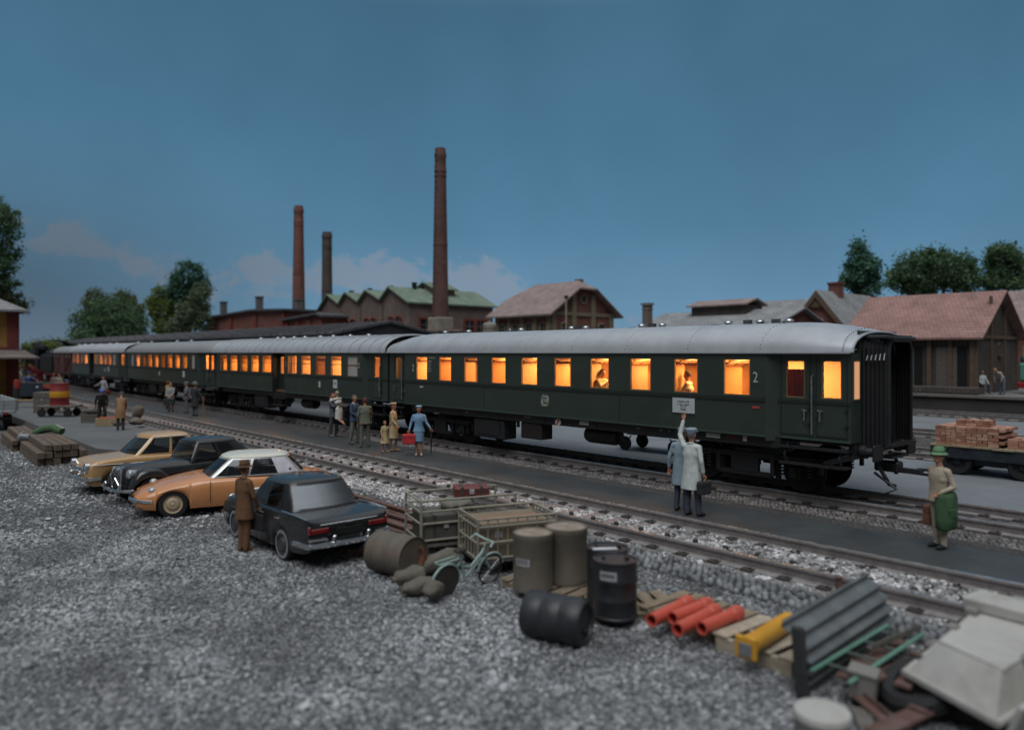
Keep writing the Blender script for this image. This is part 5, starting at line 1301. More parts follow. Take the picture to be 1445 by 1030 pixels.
    if coat is not None:
        hem, cm = coat
        m = MB(); L = 1.40 - hem
        pr = [(0, .185, .105), (.12, .195, .130), (.38 * .8 / L, .178 * slim, .128), (min(.97, .50 / L), .196, .146), (1, (.20 + .06 * (.95 - hem)) * hemw, (.15 + .07 * (.95 - hem)) * hemw)]
        R_ = rings(1.40, hem, sorted(pr), seed=hash(label) % 97)
        inner = [p * 1.0 for p in R_[-1]]; inn = [Vector((p.x * .9, p.y * .9, p.z + .02)) for p in inner]
        cp = [[U @ Vector((x * math.cos(2 * PI * j / 26), y * math.sin(2 * PI * j / 26) + .005, z)) for j in range(26)] for (x, y, z) in ((.062, .060, 1.475), (.10, .072, 1.462), (.16, .09, 1.435))]
        m.loft(cp + R_ + [inn], cap=False); m.build('coat', cloth(cm), t, smooth=50)
    if skirt is not None:
        m = MB(); hem = .52 if coat is None or coat[0] > .7 else coat[0] - .01
        R_ = rings(1.02, hem, [(0, .145, .112), (.35, .178, .150), (1, .185 * hemw, .16 * hemw)], seed=5, fold=.05); m.loft(R_ + [[Vector((p.x * .9, p.y * .9, p.z + .02)) for p in R_[-1]]], cap=False); m.build('skirt', cloth(skirt), t, smooth=50)
    if collar:
        m = MB(); m.tube([U @ Vector((x, y, z)) for (x, y, z) in ((-.05, -.10, 1.34), (-.085, -.05, 1.44), (-.06, .05, 1.475), (0, .075, 1.48), (.06, .05, 1.475), (.085, -.05, 1.44), (.05, -.10, 1.34))], .024, 6); m.build('collar', cloth(collar), t)
    # hair and hats
    if hair is not None:
        q = MB(); q.sphere((0, 0, 0), (.086, .105, .118), 16, 12)
        keep = []
        for f in q.f:
            c = sum((Vector(q.v[i]) for i in f), Vector()) / len(f)
            if (c.z > .045 and c.y > -.088) or (c.y > .005 and c.z > (-.10 if longhair else -.065)) : keep.append(f)
        q.f = keep; q.m = [0] * len(keep); q.v = [tuple(Hd @ (Vector(p) + Vector((0, .004, 1.662)))) for p in q.v]
        q.build('hair', cloth(hair), t, smooth=60)
    if hat:
        m = MB(); c = Vector((0, 0, 1.735))
        if hat == 'fedora':
            pr = [(.165, -.022), (.162, -.014), (.10, -.002), (.099, .02), (.093, .07), (.075, .105), (.03, .10), (0, .092)]; m.lathe(pr, 22)
            m.lathe([(.1005, .0), (.1015, .004), (.1005, .03), (.099, .032)], 22, mi=1)
        elif hat == 'alpine':
            m.lathe([(.14, -.035), (.135, -.025), (.10, .0), (.092, .06), (.07, .10), (.0, .095)], 22); m.lathe([(.1015, .0), (.1, .025)], 22, mi=1); m.tube([(.09, .03, .03), (.11, .06, .13)], [.012, .003], 5, mi=1)
        elif hat == 'cap':
            m.lathe([(.092, -.045), (.100, -.01), (.108, .02), (.09, .05), (0, .06)], 20); m.prism([(-.07, -.085), (-.05, -.14), (0, -.155), (.05, -.14), (.07, -.085)], -.035, -.022, 'z', mi=0)
        elif hat == 'beret':
            m.lathe([(.085, -.03), (.11, -.01), (.115, .015), (.08, .04), (0, .045)], 20)
        m.v = [tuple(Hd @ (Vector((p[0] * .98, p[1] * 1.12, p[2])) + c)) for p in m.v]
        m.build('hat', [cloth(hatc), cloth(tuple(x * .4 for x in hatc))], t, smooth=40)
    Mw = TR(*pos) @ rotz(rz) @ Matrix.Scale(s, 4)
    return t, {k: Mw @ (v + (v - jt[k][0]).normalized() * .08) for k, v in hand.items()}, Mw
def facepx(pos, dpx, dpy_depth):      # heading so that the figure looks along (right, away) as seen from the camera
    # -y local must point along world direction CA*r - SA*d , SA*r + CA*d
    x = CA * dpx - SA * dpy_depth; y = SA * dpx + CA * dpy_depth
    return math.atan2(x, -y)
def case(label, p, rz, w, h, d, c, cat='suitcase', name='suitcase', trim=None):
    t = thing(name, label, cat, p, rz)            # p is where the handle is held
    m = MB(); m.box((0, 0, -.06 - h / 2), (w, d, h), b=.022); m.build('case_body', cloth(c), t)
    m = MB(); m.tube([(-.07, 0, -.062), (-.06, 0, -.012), (.06, 0, -.012), (.07, 0, -.062)], .011, 6); m.build('handle', cloth(tuple(x * .4 for x in c)), t)
    m = MB(); m.box((0, 0, -.06 - h * .32), (w + .006, d + .006, .012))
    for sx in (-1, 1): m.box((sx * w * .28, -d / 2 - .004, -.06 - h * .32), (.035, .012, .05))
    m.build('trim', cloth(trim or tuple(x * .5 for x in c)), t, smooth=0)
    return t
def stand(px, py, z=PZ): return tuple(G(px, py, z))
# couple hugging
p = stand(471, 616); f = facepx(p, .85, -.5)
person('man in a grey-blue jacket lifting a woman in a white dress on the platform', p, f, 1.70, (.075, .085, .10), (.045, .05, .06), (.16, .15, .14), (.08, .03, .02), coat=(.80, (.075, .085, .10)), arms={'L': ((.20, -.20, 1.16), (.02, -.34, 1.18)), 'R': ((-.20, -.20, 1.22), (-.02, -.36, 1.26))}, legp={'L': ((.13, -.03, .5), (.15, .02, .085), None), 'R': ((-.13, .02, .5), (-.15, .06, .085), None)}, lean=-.06)
d = Vector((math.sin(f), -math.cos(f), 0)); q = Vector(p) + d * .27 + Vector((0, 0, .26))
person('woman in a white dress held up off her feet by the man in grey-blue', tuple(q), f + PI, 1.52, (.62, .60, .55), (.6, .58, .52), (.03, .03, .03), (.30, .24, .16), skirt=(.60, .57, .52), bareleg=True, slim=.85, lean=.16, arms={'L': ((.2, -.24, 1.36), (.05, -.36, 1.46)), 'R': ((-.2, -.24, 1.36), (-.05, -.36, 1.46))}, legp={'L': ((.09, .06, .50), (.09, .40, .32), (.09, .50, .24)), 'R': ((-.09, .03, .52), (-.09, .30, .18), (-.09, .40, .08))}, longhair=True, sleeve=(.6, .58, .52))
# two men in conversation
p = stand(500, 626); person('man in a dark blue jacket and tie talking to the man in the green suit', p, facepx(p, .95, -.35), 1.74, (.045, .075, .13), (.13, .14, .12), (.10, .09, .08), (.10, .09, .08), coat=(.84, (.045, .075, .13)), arms={'R': ((-.24, -.02, 1.14), (-.12, -.20, 1.02))}, legp={'L': ((.13, -.05, .5), (.15, -.06, .085), None), 'R': ((-.13, .02, .5), (-.16, .08, .085), None)}, collar=(.5, .5, .5))
p = stand(515, 631); person('man in a grey-green suit seen from behind, facing the man in dark blue', p, facepx(p, -.35, .95), 1.71, (.13, .15, .115), (.125, .14, .11), (.12, .11, .09), (.09, .03, .03), coat=(.84, (.13, .15, .115)), arms={'L': ((.25, .0, 1.12), (.24, -.08, .88)), 'R': ((-.24, -.08, 1.16), (-.14, -.24, 1.08))}, legp={'L': ((.12, .0, .5), (.14, .02, .085), None), 'R': ((-.11, -.02, .5), (-.13, -.02, .085), None)})
# mother and child
p = stand(555, 637); person('woman in a beige coat and pale hat leading a small girl by the hand', p, facepx(p, .9, -.15), 1.60, (.42, .33, .19), (.24, .12, .06), (.30, .17, .10), (.16, .05, .03), hat='beret', hatc=(.45, .36, .24), coat=(.50, (.42, .33, .19)), bareleg=True, skirt=(.40, .31, .18), slim=.85, longhair=True, arms={'R': ((-.22, -.05, 1.12), (-.20, -.20, .98))}, legp={'L': ((.09, -.10, .5), (.09, -.05, .085), None), 'R': ((-.09, .03, .5), (-.09, .14, .10), None)})
p = stand(543, 638); person('little girl in a beige coat beside the woman in the pale hat', p, facepx(p, .7, -.5), 1.03, (.45, .35, .20), (.3, .15, .08), (.42, .30, .2), (.20, .06, .05), coat=(.52, (.45, .35, .20)), hemw=1.25, skirt=(.42, .33, .19), bareleg=True, longhair=True, arms={'L': ((.22, -.10, 1.30), (.20, -.22, 1.50))}, legp={'L': ((.10, -.08, .5), (.10, -.08, .085), None), 'R': ((-.10, .02, .5), (-.10, .10, .09), None)})
# woman in blue with red case and umbrella
p = stand(591, 643); _, hd, _ = person('woman in a light blue suit and hat with a red case and an umbrella', p, facepx(p, .12, -.95), 1.58, (.16, .29, .44), (.19, .10, .07), (.42, .33, .25), (.10, .035, .02), hat='beret', hatc=(.22, .38, .55), coat=(.86, (.16, .29, .44)), skirt=(.17, .29, .43), bareleg=True, slim=.85, longhair=True, arms={'L': ((.27, -.02, 1.16), (.40, -.10, .98)), 'R': ((-.27, .02, 1.15), (-.33, -.06, .92))}, legp={'L': ((.08, -.03, .5), (.08, .0, .085), None), 'R': ((-.08, .0, .5), (-.08, .05, .085), None)}, collar=(.18, .32, .48))
case('bright red travel case held by the woman in light blue', hd['R'] + Vector((0, 0, .0)), facepx(p, .1, -1), .40, .32, .16, (.50, .035, .04))
t = thing('umbrella', 'rolled black umbrella held by the woman in light blue', 'umbrella', tuple(hd['L']), 0)
m = MB(); m.tube([(.0, 0, .06), (.0, 0, -.06), (-.01, .0, -.20), (-.02, 0, -.62), (-.025, 0, -.80)], [.012, .012, .038, .022, .006], 8); m.build('canopy', cloth((.015, .015, .02)), t)
m = MB(); m.tube([(0, 0, .05), (0, 0, .10), (.03, .01, .13), (.06, .02, .10)], .012, 6); m.build('handle', BLACK, t)
# the two men waving at the coach
p = stand(976, 728); f = facepx(p, .75, .65); _, hd, _ = person('man in a long pale coat waving his raised arm at the coach', p, f, 1.74, (.52, .56, .55), (.06, .07, .10), (.03, .035, .045), (.12, .12, .13), hat='cap', hatc=(.26, .33, .40), coat=(.56, (.52, .56, .55)), arms={'L': ((.30, -.02, 1.62), (.27, -.10, 1.93)), 'R': ((-.25, .03, 1.12), (-.26, -.03, .88))}, legp={'L': ((.10, -.02, .5), (.11, .0, .085), None), 'R': ((-.11, -.05, .5), (-.13, -.06, .085), None)}, collar=(.50, .54, .53), vox=.013)
case('black leather bag held by the man in the long pale coat', hd['R'], f + PI / 2, .36, .27, .13, (.025, .025, .03), 'bag', 'bag')
p = stand(962, 721); person('man in a grey-blue coat half hidden behind the man in the long pale coat', p, facepx(p, .6, .8), 1.70, (.24, .32, .37), (.06, .07, .11), (.03, .03, .04), (.08, .05, .03), coat=(.58, (.24, .32, .37)), arms={'L': ((.28, .02, 1.13), (.30, -.02, .90))}, hat='cap', hatc=(.2, .25, .3), lean=.05)
# man with the green hat
p = stand(1325, 773); f = facepx(p, -.95, -.25); _, hd, Mw = person('man in a beige sweater and green hat with a green coat over his arm', p, f, 1.63, (.40, .34, .26), (.42, .37, .29), (.02, .025, .03), (.2, .08, .04), hat='alpine', hatc=(.13, .25, .13), coat=(.86, (.40, .34, .26)), arms={'L': ((.27, .06, 1.14), (.20, -.16, 1.04)), 'R': ((-.25, .10, 1.12), (-.26, .20, .86))}, legp={'L': ((.09, .0, .5), (.09, .02, .085), None), 'R': ((-.09, .02, .5), (-.09, .05, .085), None)}, vox=.013)
SUITCOL = (.20, .085, .05)
case('brown suitcase in the far hand of the man with the green hat', hd['R'], f + PI / 2, .52, .33, .15, SUITCOL)
t = thing('draped_coat', 'green coat draped over the near arm of the man with the green hat', 'coat', tuple(Mw @ Vector((.17, -.01, 1.0))), f)
m = MB(); rr = []
for i, (z, w, d_) in enumerate(((.05, .13, .05), (.03, .19, .09), (-.05, .205, .105), (-.2, .20, .10), (-.4, .205, .105), (-.55, .195, .10), (-.58, .17, .08))): rr.append([Vector((d_ * math.cos(a) * (1 + .12 * math.sin(a * 5 + i * .4)), w * math.sin(a) * (1 + .05 * math.sin(a * 4 + i)), z + .02 * math.sin(a * 3))) for a in np.linspace(0, 2 * PI, 30, endpoint=False)])
m.loft(rr); m.build('coat_cloth', cloth((.050, .108, .052)), t, smooth=60)
m = MB(); m.box((.105, .03, -.30), (.03, .16, .15), rot=(.1, 0, 0), b=.01); m.build('pocket', cloth((.036, .10, .04)), t)
# man with the black case by the cars
p = tuple(G(345, 778, GZ)); f = facepx(p, .55, .8); _, hd, _ = person('man in brown coat and brown hat beside the black fin-tailed saloon', p, f, 1.55, (.135, .065, .030), (.15, .075, .035), (.15, .07, .03), (.1, .05, .03), hat='fedora', hatc=(.13, .062, .03), coat=(.68, (.135, .065, .030)), arms={'R': ((-.25, -.04, 1.12), (-.22, -.16, .90)), 'L': ((.27, -.02, 1.14), (.26, -.10, .92))}, legp={'L': ((.08, .0, .5), (.07, .04, .085), None), 'R': ((-.07, -.02, .5), (-.06, .0, .085), None)}, collar=(.12, .06, .03))
case('black case held by the man in the brown coat and hat', hd['R'], f, .40, .30, .14, (.012, .012, .015), 'case', 'briefcase')
# groups farther along the platform
p = stand(237, 577); person('person in a tan jacket lifting a camera, facing away at the platform edge', p, facepx(p, .5, .8), 1.62, (.34, .21, .08), (.05, .05, .06), (.03, .03, .03), (.14, .05, .03), coat=(.80, (.34, .21, .08)), arms={'L': ((.25, -.1, 1.30), (.10, -.16, 1.58)), 'R': ((-.25, -.1, 1.30), (-.10, -.16, 1.58))}, vox=.02)
p = stand(241, 581); f = facepx(p, .1, -.9); _, hd, _ = person('person in a speckled grey coat with a big dark bag, back to the tan jacket', p, f, 1.60, (.26, .27, .27), (.07, .07, .08), (.05, .05, .05), (.12, .05, .03), coat=(.55, (.26, .27, .27)), arms={'L': ((.2, -.14, 1.12), (.08, -.24, .95)), 'R': ((-.2, -.14, 1.12), (-.08, -.24, .95))}, bareleg=True, skirt=(.2, .2, .2), vox=.02)
case('large dark travelling bag in front of the person in the speckled grey coat', (hd['L'] + hd['R']) / 2, f, .56, .36, .2, (.03, .03, .035), 'bag', 'bag')
p = stand(263, 583); person('man in a grey-blue jacket standing left of the man in the long black coat', p, facepx(p, -.6, -.5), 1.66, (.11, .125, .15), (.12, .14, .16), (.06, .06, .06), (.12, .12, .12), coat=(.8, (.11, .125, .15)), hat='cap', hatc=(.2, .21, .23), arms={'L': ((.24, -.08, 1.14), (.1, -.22, 1.1))}, vox=.02)
p = stand(275, 587); f = facepx(p, .35, .85); _, hd, _ = person('man in a long black coat and grey hat leaning on a cane, seen from behind', p, f, 1.70, (.022, .026, .03), (.10, .12, .13), (.05, .05, .05), (.1, .09, .08), hat='fedora', hatc=(.18, .20, .22), coat=(.52, (.022, .026, .03)), hemw=1.12, arms={'R': ((-.28, -.05, 1.15), (-.38, -.12, 1.0)), 'L': ((.25, .06, 1.15), (.1, .18, 1.02))}, vox=.02)
t = thing('walking_cane', 'light wooden cane of the man in the long black coat', 'cane', tuple(hd['R'])); m = MB(); m.tube([(0, 0, .03), (.02, .02, -.45), (.05, .04, PZ - hd['R'].z)], .022, 6); m.build('stick', cloth((.36, .16, .06)), t); m = MB(); m.tube([(-.05, 0, .02), (0, 0, .04), (.05, 0, .03)], .022, 6); m.build('handle', cloth((.3, .13, .05)), t)
p = stand(146, 566); f = facepx(p, -.35, -.9); _, hd, _ = person('man in a light grey jacket hurrying with both arms spread, beyond the crates', p, f, 1.66, (.30, .32, .34), (.10, .10, .12), (.04, .04, .04), (.06, .02, .02), coat=(.8, (.30, .32, .34)), arms={'R': ((-.36, -.05, 1.22), (-.55, -.15, 1.10)), 'L': ((.30, .02, 1.14), (.38, .0, .9))}, legp={'L': ((.10, -.16, .52), (.1, -.12, .1), None), 'R': ((-.1, .05, .5), (-.1, .28, .16), None)}, vox=.02)
case('small dark red case carried by the man in the light grey jacket', hd['L'], f + PI / 2, .4, .28, .14, (.12, .03, .03))
# on the loading platform
LZ = .42
p = stand(170, 607, LZ); person('old man in a brown coat bowed over the crate of apples, seen from behind', p, facepx(p, -.25, .9), 1.62, (.25, .145, .075), (.04, .04, .06), (.03, .025, .02), (.1, .08, .06), hat='cap', hatc=(.05, .06, .075), coat=(.56, (.25, .145, .075)), lean=.30, headtilt=.35, arms={'L': ((.2, -.14, 1.14), (.14, -.28, 1.0)), 'R': ((-.2, -.14, 1.14), (-.14, -.28, 1.0))}, vox=.018)
p = stand(144, 597, LZ); person('worker in a dark jersey and bright blue cap bending over the crates', p, facepx(p, .45, -.85), 1.72, (.045, .045, .05), (.025, .025, .028), (.02, .02, .02), (.05, .03, .02), hat='cap', hatc=(.06, .13, .36), lean=.62, headtilt=.2, arms={'L': ((.24, -.10, 1.14), (.2, -.22, .92)), 'R': ((-.26, -.04, 1.14), (-.26, -.10, .9))}, legp={'L': ((.12, -.08, .5), (.13, .0, .085), None), 'R': ((-.12, -.02, .5), (-.14, .08, .085), None)}, sleeve=(.045, .045, .05), vox=.018)
p = stand(92, 580, LZ); person('porter in a light blue work coat and blue cap beside the red barrel', p, facepx(p, .9, .1), 1.72, (.20, .29, .38), (.04, .05, .08), (.03, .03, .03), (.06, .04, .03), hat='cap', hatc=(.07, .11, .26), coat=(.68, (.20, .29, .38)), lean=.12, arms={'L': ((.2, -.02, 1.12), (.2, -.16, 1.0)), 'R': ((-.26, .05, 1.14), (-.28, .0, .9))}, vox=.018)
p = tuple(G(48, 557, LZ)); person('woman in a plum blouse at the far side of the electric luggage truck', p, facepx(p, .8, -.3), 1.6, (.12, .05, .07), (.08, .05, .06), (.03, .03, .03), (.04, .02, .015), skirt=(.07, .05, .06), bareleg=True, longhair=True, arms={'L': ((.24, -.12, 1.15), (.2, -.34, 1.1))}, vox=.022)
for (px, py, tc_, fc, lb) in ((76, 556, (.28, .27, .24), .3, 'woman in a pale waistcoat behind the red boxes, left of a pair'), (83, 557, (.34, .33, .29), .9, 'person in a pale grey coat behind the red boxes, right of a pair')):
    p = stand(px, py, PZ); person(lb, p, facepx(p, fc, -.7), 1.6, tc_, (.10, .12, .16), (.04, .04, .04), (.25, .16, .08), coat=(.75, tc_), arms={'L': ((.24, -.05, 1.12), (.2, -.18, 1.0))}, vox=.022)
# ------------------------------------------------------------------ cars (local: nose to +x, y to the left, z up)
def paint(name, c, dirt=.12): return mat(name, c, .28, var=.08, vs=2, coat=.6, dirt=dirt, dirtcol=tuple(min(1, x * .7 + .02) for x in c))
INTER = mat('car_interior', (.045, .038, .032), .9, var=.3)
SEATC = mat('car_seat', (.11, .08, .06), .85, var=.2)
REDGL = mat('red_light_glass', (.22, .012, .015), .18, var=.1, coat=.5)
LAMPGL = mat('headlight_glass', (.45, .48, .5), .12, .3, var=.1)
PLATE = mat('black_plate', (.012, .012, .012), .5)
K = .85
DEFK = .85
def shorten(sp):
    global K
    K = sp.get('k', DEFK)
    for k in ('L',): sp[k] *= K
    for k in ('s', 'wheels', 'cab', 'seats'): sp[k] = [x * K for x in sp[k]]
    for k in ('f0', 'f1', 'r0', 'r1'): sp['gh'][k] *= K
def car(label, pos, rz, sp, group='cars parked on the gravel', scale=.95):
    shorten(sp)
    t = thing('parked_car', label, 'car', pos, rz, group, scale)
    L = sp['L']; S = sp['s']; W = sp['wheels']; r = sp['r']
    f = lambda k, s: interp(s, S, sp[k])
    # stations with extra ones round the wheel arches
    st = set(np.linspace(0, L, 60).tolist())
    ar = r + .035
    arches = [w for w, has in zip(W, sp.get('arch', (1, 1))) if has]
    for w in arches: st |= set((w + ar * math.cos(a)) for a in np.linspace(0, PI, 15))
    st = sorted(st); rings = []; flags = []
    c0, c1_ = sp['cab']
    for s in st:
        zt, zs, hw, zb = f('zt', s), f('zs', s), f('hw', s), f('zb', s)
        for w in arches:
            d = abs(s - w)
            if d < ar: zb = max(zb, r * .80 + math.sqrt(max(0, ar * ar - d * d)) * 1.0)
        hs = hw * f('hs', s) if 'hs' in sp else hw * .93
        zb = min(zb, zs - .05); h = zs - zb
        side = [(hw * .80, zb - .0), (hw * .945, zb), (hw * .985, zb + h * .2), (hw, zb + h * .45), (hw * .995, zb + h * .7), (lerp(hw, hs, .35), zb + h * .90), (hs, zs)]
        top_ = [(hs * .88, lerp(zs, zt, .42)), (hs * .70, lerp(zs, zt, .72)), (hs * .45, lerp(zs, zt, .9)), (hs * .2, lerp(zs, zt, .985)), (0, zt)]
        half = side + top_
        x = L / 2 - s
        rings.append([(x, y, z) for (y, z) in half] + [(x, -y, z) for (y, z) in half[-2::-1]])
        flags.append(c0 < s < c1_)
    n = len(rings[0]); m = MB(); vs = [p for q in rings for p in q]; fs = []; mi = []
    for i in range(len(rings) - 1):
        for j in range(n - 1):
            fs.append((i * n + j, i * n + j + 1, (i + 1) * n + j + 1, (i + 1) * n + j))
            yy = abs(rings[i][j][1] + rings[i][j + 1][1]) / 2
            mi.append(1 if flags[i] and flags[i + 1] and 7 <= j <= n - 9 else 0)
    for k in (0, len(rings) - 1): fs.append(tuple(k * n + j for j in range(n))); mi.append(0)
    m.v = vs; m.f = fs; m.m = mi
    m.build('body', [sp['mat'], INTER], t, smooth=58)
    m = MB(); m.box((0, 0, sp.get('sill', .24) + .10), (L * .82, sp['hw'][len(S) // 2] * 1.25, .16)); 
    for w in W: m.box((L / 2 - w, 0, r + .12), (r * 2.2, sp['hw'][len(S) // 2] * 1.35, r * 1.1))
    m.build('underbody', BLACK, t, smooth=0)
    # greenhouse
    g = sp['gh']; zb, zr, zt = g['zb'], g['zr'], g['zt']
    def pt(s, y, v_): return (L / 2 - s, y, v_)
    def ringat(v):
        e = v
        fs_, rs_ = lerp(g['f0'], g['f1'], e), lerp(g['r0'], g['r1'], e); w = lerp(g['wb'], g['wr'], e) + .03 * math.sin(PI * e)
        wf = w * g.get('nf', .93); wr_ = w * g.get('nr', .90); z = lerp(zb, zr, v)
        half = []; b = g.get('bow', .14)
        for q in (0, .25, .5, .75, .92): half.append((fs_ - b + b * (q ** 2) * 1.0 + (b if False else 0), wf * q, z))
        for tt in g['ts']:
            yy = interp(tt, [0, .25, .7, 1], [wf, w, w, wr_]); half.append((lerp(fs_ + .04, rs_ - .05, tt), yy, z))
        for q in (.92, .75, .5, .25, 0): half.append((rs_ + b * .7 * (1 - q ** 2), wr_ * q, z))
        return half
    vl = [0, .07, .5, .93, 1]; Rg = [ringat(v) for v in vl]; nh = len(Rg[0]); nt_ = len(g['ts'])
    gl = {'windscreen': MB(), 'rear_window': MB(), 'side_window': []}
    fr = {1: MB(), -1: MB()}; cpil = {1: MB(), -1: MB()}
    for sg in (1, -1):
        sidew = {}
        for i in range(len(vl) - 1):
            for j in range(nh - 1):
                q = [Rg[i][j], Rg[i][j + 1], Rg[i + 1][j + 1], Rg[i + 1][j]]
                q = [pt(s, y * sg, z) for (s, y, z) in q]
                mid = 0 < i < len(vl) - 2
                if j < 4 and (mid): gl['windscreen'].quad(*q)
                elif j > nh - 6 and mid: gl['rear_window'].quad(*q)
                elif 5 <= j < 5 + nt_ - 1 and mid and (j - 5) in g['win']: sidew.setdefault(g['win'][j - 5], MB()).quad(*q)
                elif mid and 5 <= j < 5 + nt_ - 1 and (j - 5) in g.get('cp', ()): cpil[sg].quad(*q)
                else: fr[sg].quad(*q)
        gl['side_window'] += list(sidew.values())
    rl = [(1, 0), (.97, .3), (.86, .62), (.62, .86), (.3, .97), (0, 1)]
    base = Rg[-1]; cs = (base[0][0] + base[-1][0]) / 2
    full = base + [(s, -y, z) for (s, y, z) in base[-2:0:-1]]
    m = MB(); lo = [[pt(cs + (s - cs) * k, y * k, lerp(zr, zt, u)) for (s, y, z) in full] for (k, u) in rl]
    lo = [[(p[0], p[1], p[2] - .012) for p in lo[0]]] + [[(p[0] * 1.0, p[1] * 1.025, p[2] + .004) for p in lo[0]]] + lo[1:]
    m.loft(lo, cap=False); m.build('roof', sp.get('roofmat', sp['mat']), t, smooth=60)
    for q in fr.values(): q.build('window_frame', sp.get('pillar', sp['mat']), t, smooth=50, weld=True)
    for q in cpil.values():
        if q.f: q.build('rear_pillar', sp['cpmat'], t, smooth=50, weld=True)
    gl['windscreen'].build('windscreen', GLASSD, t, smooth=80, weld=True); gl['rear_window'].build('rear_window', sp.get('rearglass', GLASSD), t, smooth=80, weld=True)
    for q in gl['side_window']: q.build('side_window', GLASSD, t, smooth=60, weld=True)
    for s in sp['seats']:
        m = MB(); m.box((L / 2 - s, 0, zb - .1), (.16, g['wb'] * 1.7, .5), rot=(0, -.18, 0), b=.06); m.box((L / 2 - s + .3, 0, zb - .34), (.5, g['wb'] * 1.7, .2), b=.06); m.build('seat', SEATC, t)
    m = MB(); a0 = L / 2 - sp['seats'][0] + .62; M = TR(a0, .36, zb - .02) @ Matrix.Rotation(PI / 2 - .4, 4, 'Y'); m.tube([M @ Vector((.19 * math.cos(a), .19 * math.sin(a), 0)) for a in np.linspace(0, 2 * PI, 20, endpoint=False)], .014, 6, closed=True); m.build('steering_wheel', sp.get('wheelmat', BLACK), t)
    # wheels
    tw = sp.get('track', sp['hw'][len(S) // 2] - .13)
    for w in W:
        for sg in (-1, 1):
            M = TR(L / 2 - w, sg * tw, r) @ Matrix.Rotation(-sg * PI / 2, 4, 'X')
            m = MB(); m.lathe([(r * .62, -.075), (r * .92, -.085), (r, -.055), (r, .055), (r * .93, .082), (r * .70, .088), (r * .62, .07)], 28, M); wl = m.build('wheel', RUBBER, t)
            m = MB(); m.lathe([(r * .64, .04), (r * .64, .078), (r * .58, .07), (r * .50, .055), (r * .44, .065), (r * .36, .095), (r * .2, .105), (r * .16, .095), (r * .1, .11), (0, .115)], 24, M); m.lathe([(r * .64, .04), (r * .64, -.06)], 20, M); m.build('hubcap', sp['hub'], wl)
            if sp.get('whitewall'):
                m = MB(); m.lathe([(r * .66, .0895), (r * .84, .0895)], 28, M); m.build('tyre_band', sp['whitewall'], wl)
    return t
def bar(m, pts, h, d): # bumper bar: flattened tube
    m.tube(pts, h, 8, up=(0, 0, 1), flat=1.0)
def mirror(pts): return [(x, -y, z) for (x, y, z) in pts[::-1]]
# --- orange and cream aerodynamic saloon
ORANGE = paint('orange_paint', (.58, .25, .10)); CREAM = mat('cream_roof', (.60, .60, .52), .35, var=.06, coat=.3)
ds = dict(k=.93, L=4.84, mat=ORANGE, s=[0, .06, .25, .6, 1.1, 1.6, 2.3, 3.2, 4.0, 4.5, 4.78, 4.84], zt=[.44, .53, .62, .72, .83, .89, .89, .88, .84, .76, .65, .60], zs=[.40, .47, .54, .64, .74, .80, .81, .80, .76, .68, .57, .52], hw=[.52, .66, .79, .87, .895, .895, .89, .86, .80, .72, .62, .52], zb=[.34, .27, .22, .2, .2, .2, .2, .2, .23, .28, .36, .42], hs=[.9] * 12,
          wheels=(.88, 4.05), arch=(1, 0), r=.315, cab=(1.75, 3.85), gh=dict(f0=1.72, r0=3.95, f1=2.22, r1=3.55, wb=.80, wr=.60, zb=.835, zr=1.235, zt=1.335, ts=[0, .03, .37, .41, .74, 1], win={1: 'a', 3: 'b'}, cp=(4,), nr=.8, bow=.2), roofmat=CREAM, pillar=mat('pale_metal_trim', (.45, .45, .44), .3, .6), cpmat=mat('lilac_white_pillar', (.5, .5, .55), .35), seats=(2.75, 3.6), hub=mat('cream_wheel', (.48, .38, .25), .4, var=.1), wheelmat=CREAM)
a_ = -PI / 2 + R(-17); nose = G(212, 712, GZ)
c_ = Vector((-17.05, 6.72, GZ))
DS = car('orange saloon with a cream roof and low sloping nose, between the two black cars', tuple(c_), a_, ds)
L2 = ds['L'] / 2
m = MB(); p = [(L2 - .40, .82, .40), (L2 - .22, .77, .41), (L2 - .06, .66, .42), (L2 + .05, .35, .42), (L2 + .07, 0, .42)]; bar(m, p + mirror(p)[1:], .045, 0); m.build('front_bumper', CHROME, DS)
m = MB(); p = [(-L2 + .30, .76, .44), (-L2 + .02, .60, .46), (-L2 - .03, 0, .46)]; bar(m, p + mirror(p)[1:], .04, 0); m.build('rear_bumper', CHROME, DS)
for sg in (-1, 1):
    m = MB(); m.sphere((L2 - .40, sg * .66, .625), (.09, .08, .075), 14, 8); m.build('headlight', LAMPGL, DS)
    m = MB(); m.sphere((L2 - .10, sg * .60, .48), (.06, .06, .04), 10, 6); m.build('indicator', mat('amber_glass', (.5, .18, .03), .2), DS)
    for s in (2.45, 3.35): m = MB(); m.box((L2 - s * K, sg * .895, .76), (.16, .02, .025), b=.006); m.build('door_handle', CHROME, DS)
    m = MB(); m.tube([(L2 - 4.05 * K, sg * .60, 1.08), (L2 - 4.1 * K, sg * .60, 1.13)], [.05, .03], 8); m.build('roof_indicator', CHROME, DS)
    m = MB()
    for s in (1.72, 2.62): m.tube([(L2 - s * K, sg * .90, .30), (L2 - s * K + .01, sg * .904, .55), (L2 - s * K, sg * .885, .80)], .006, 4)
    m.build('door_seam', BLACK, DS)
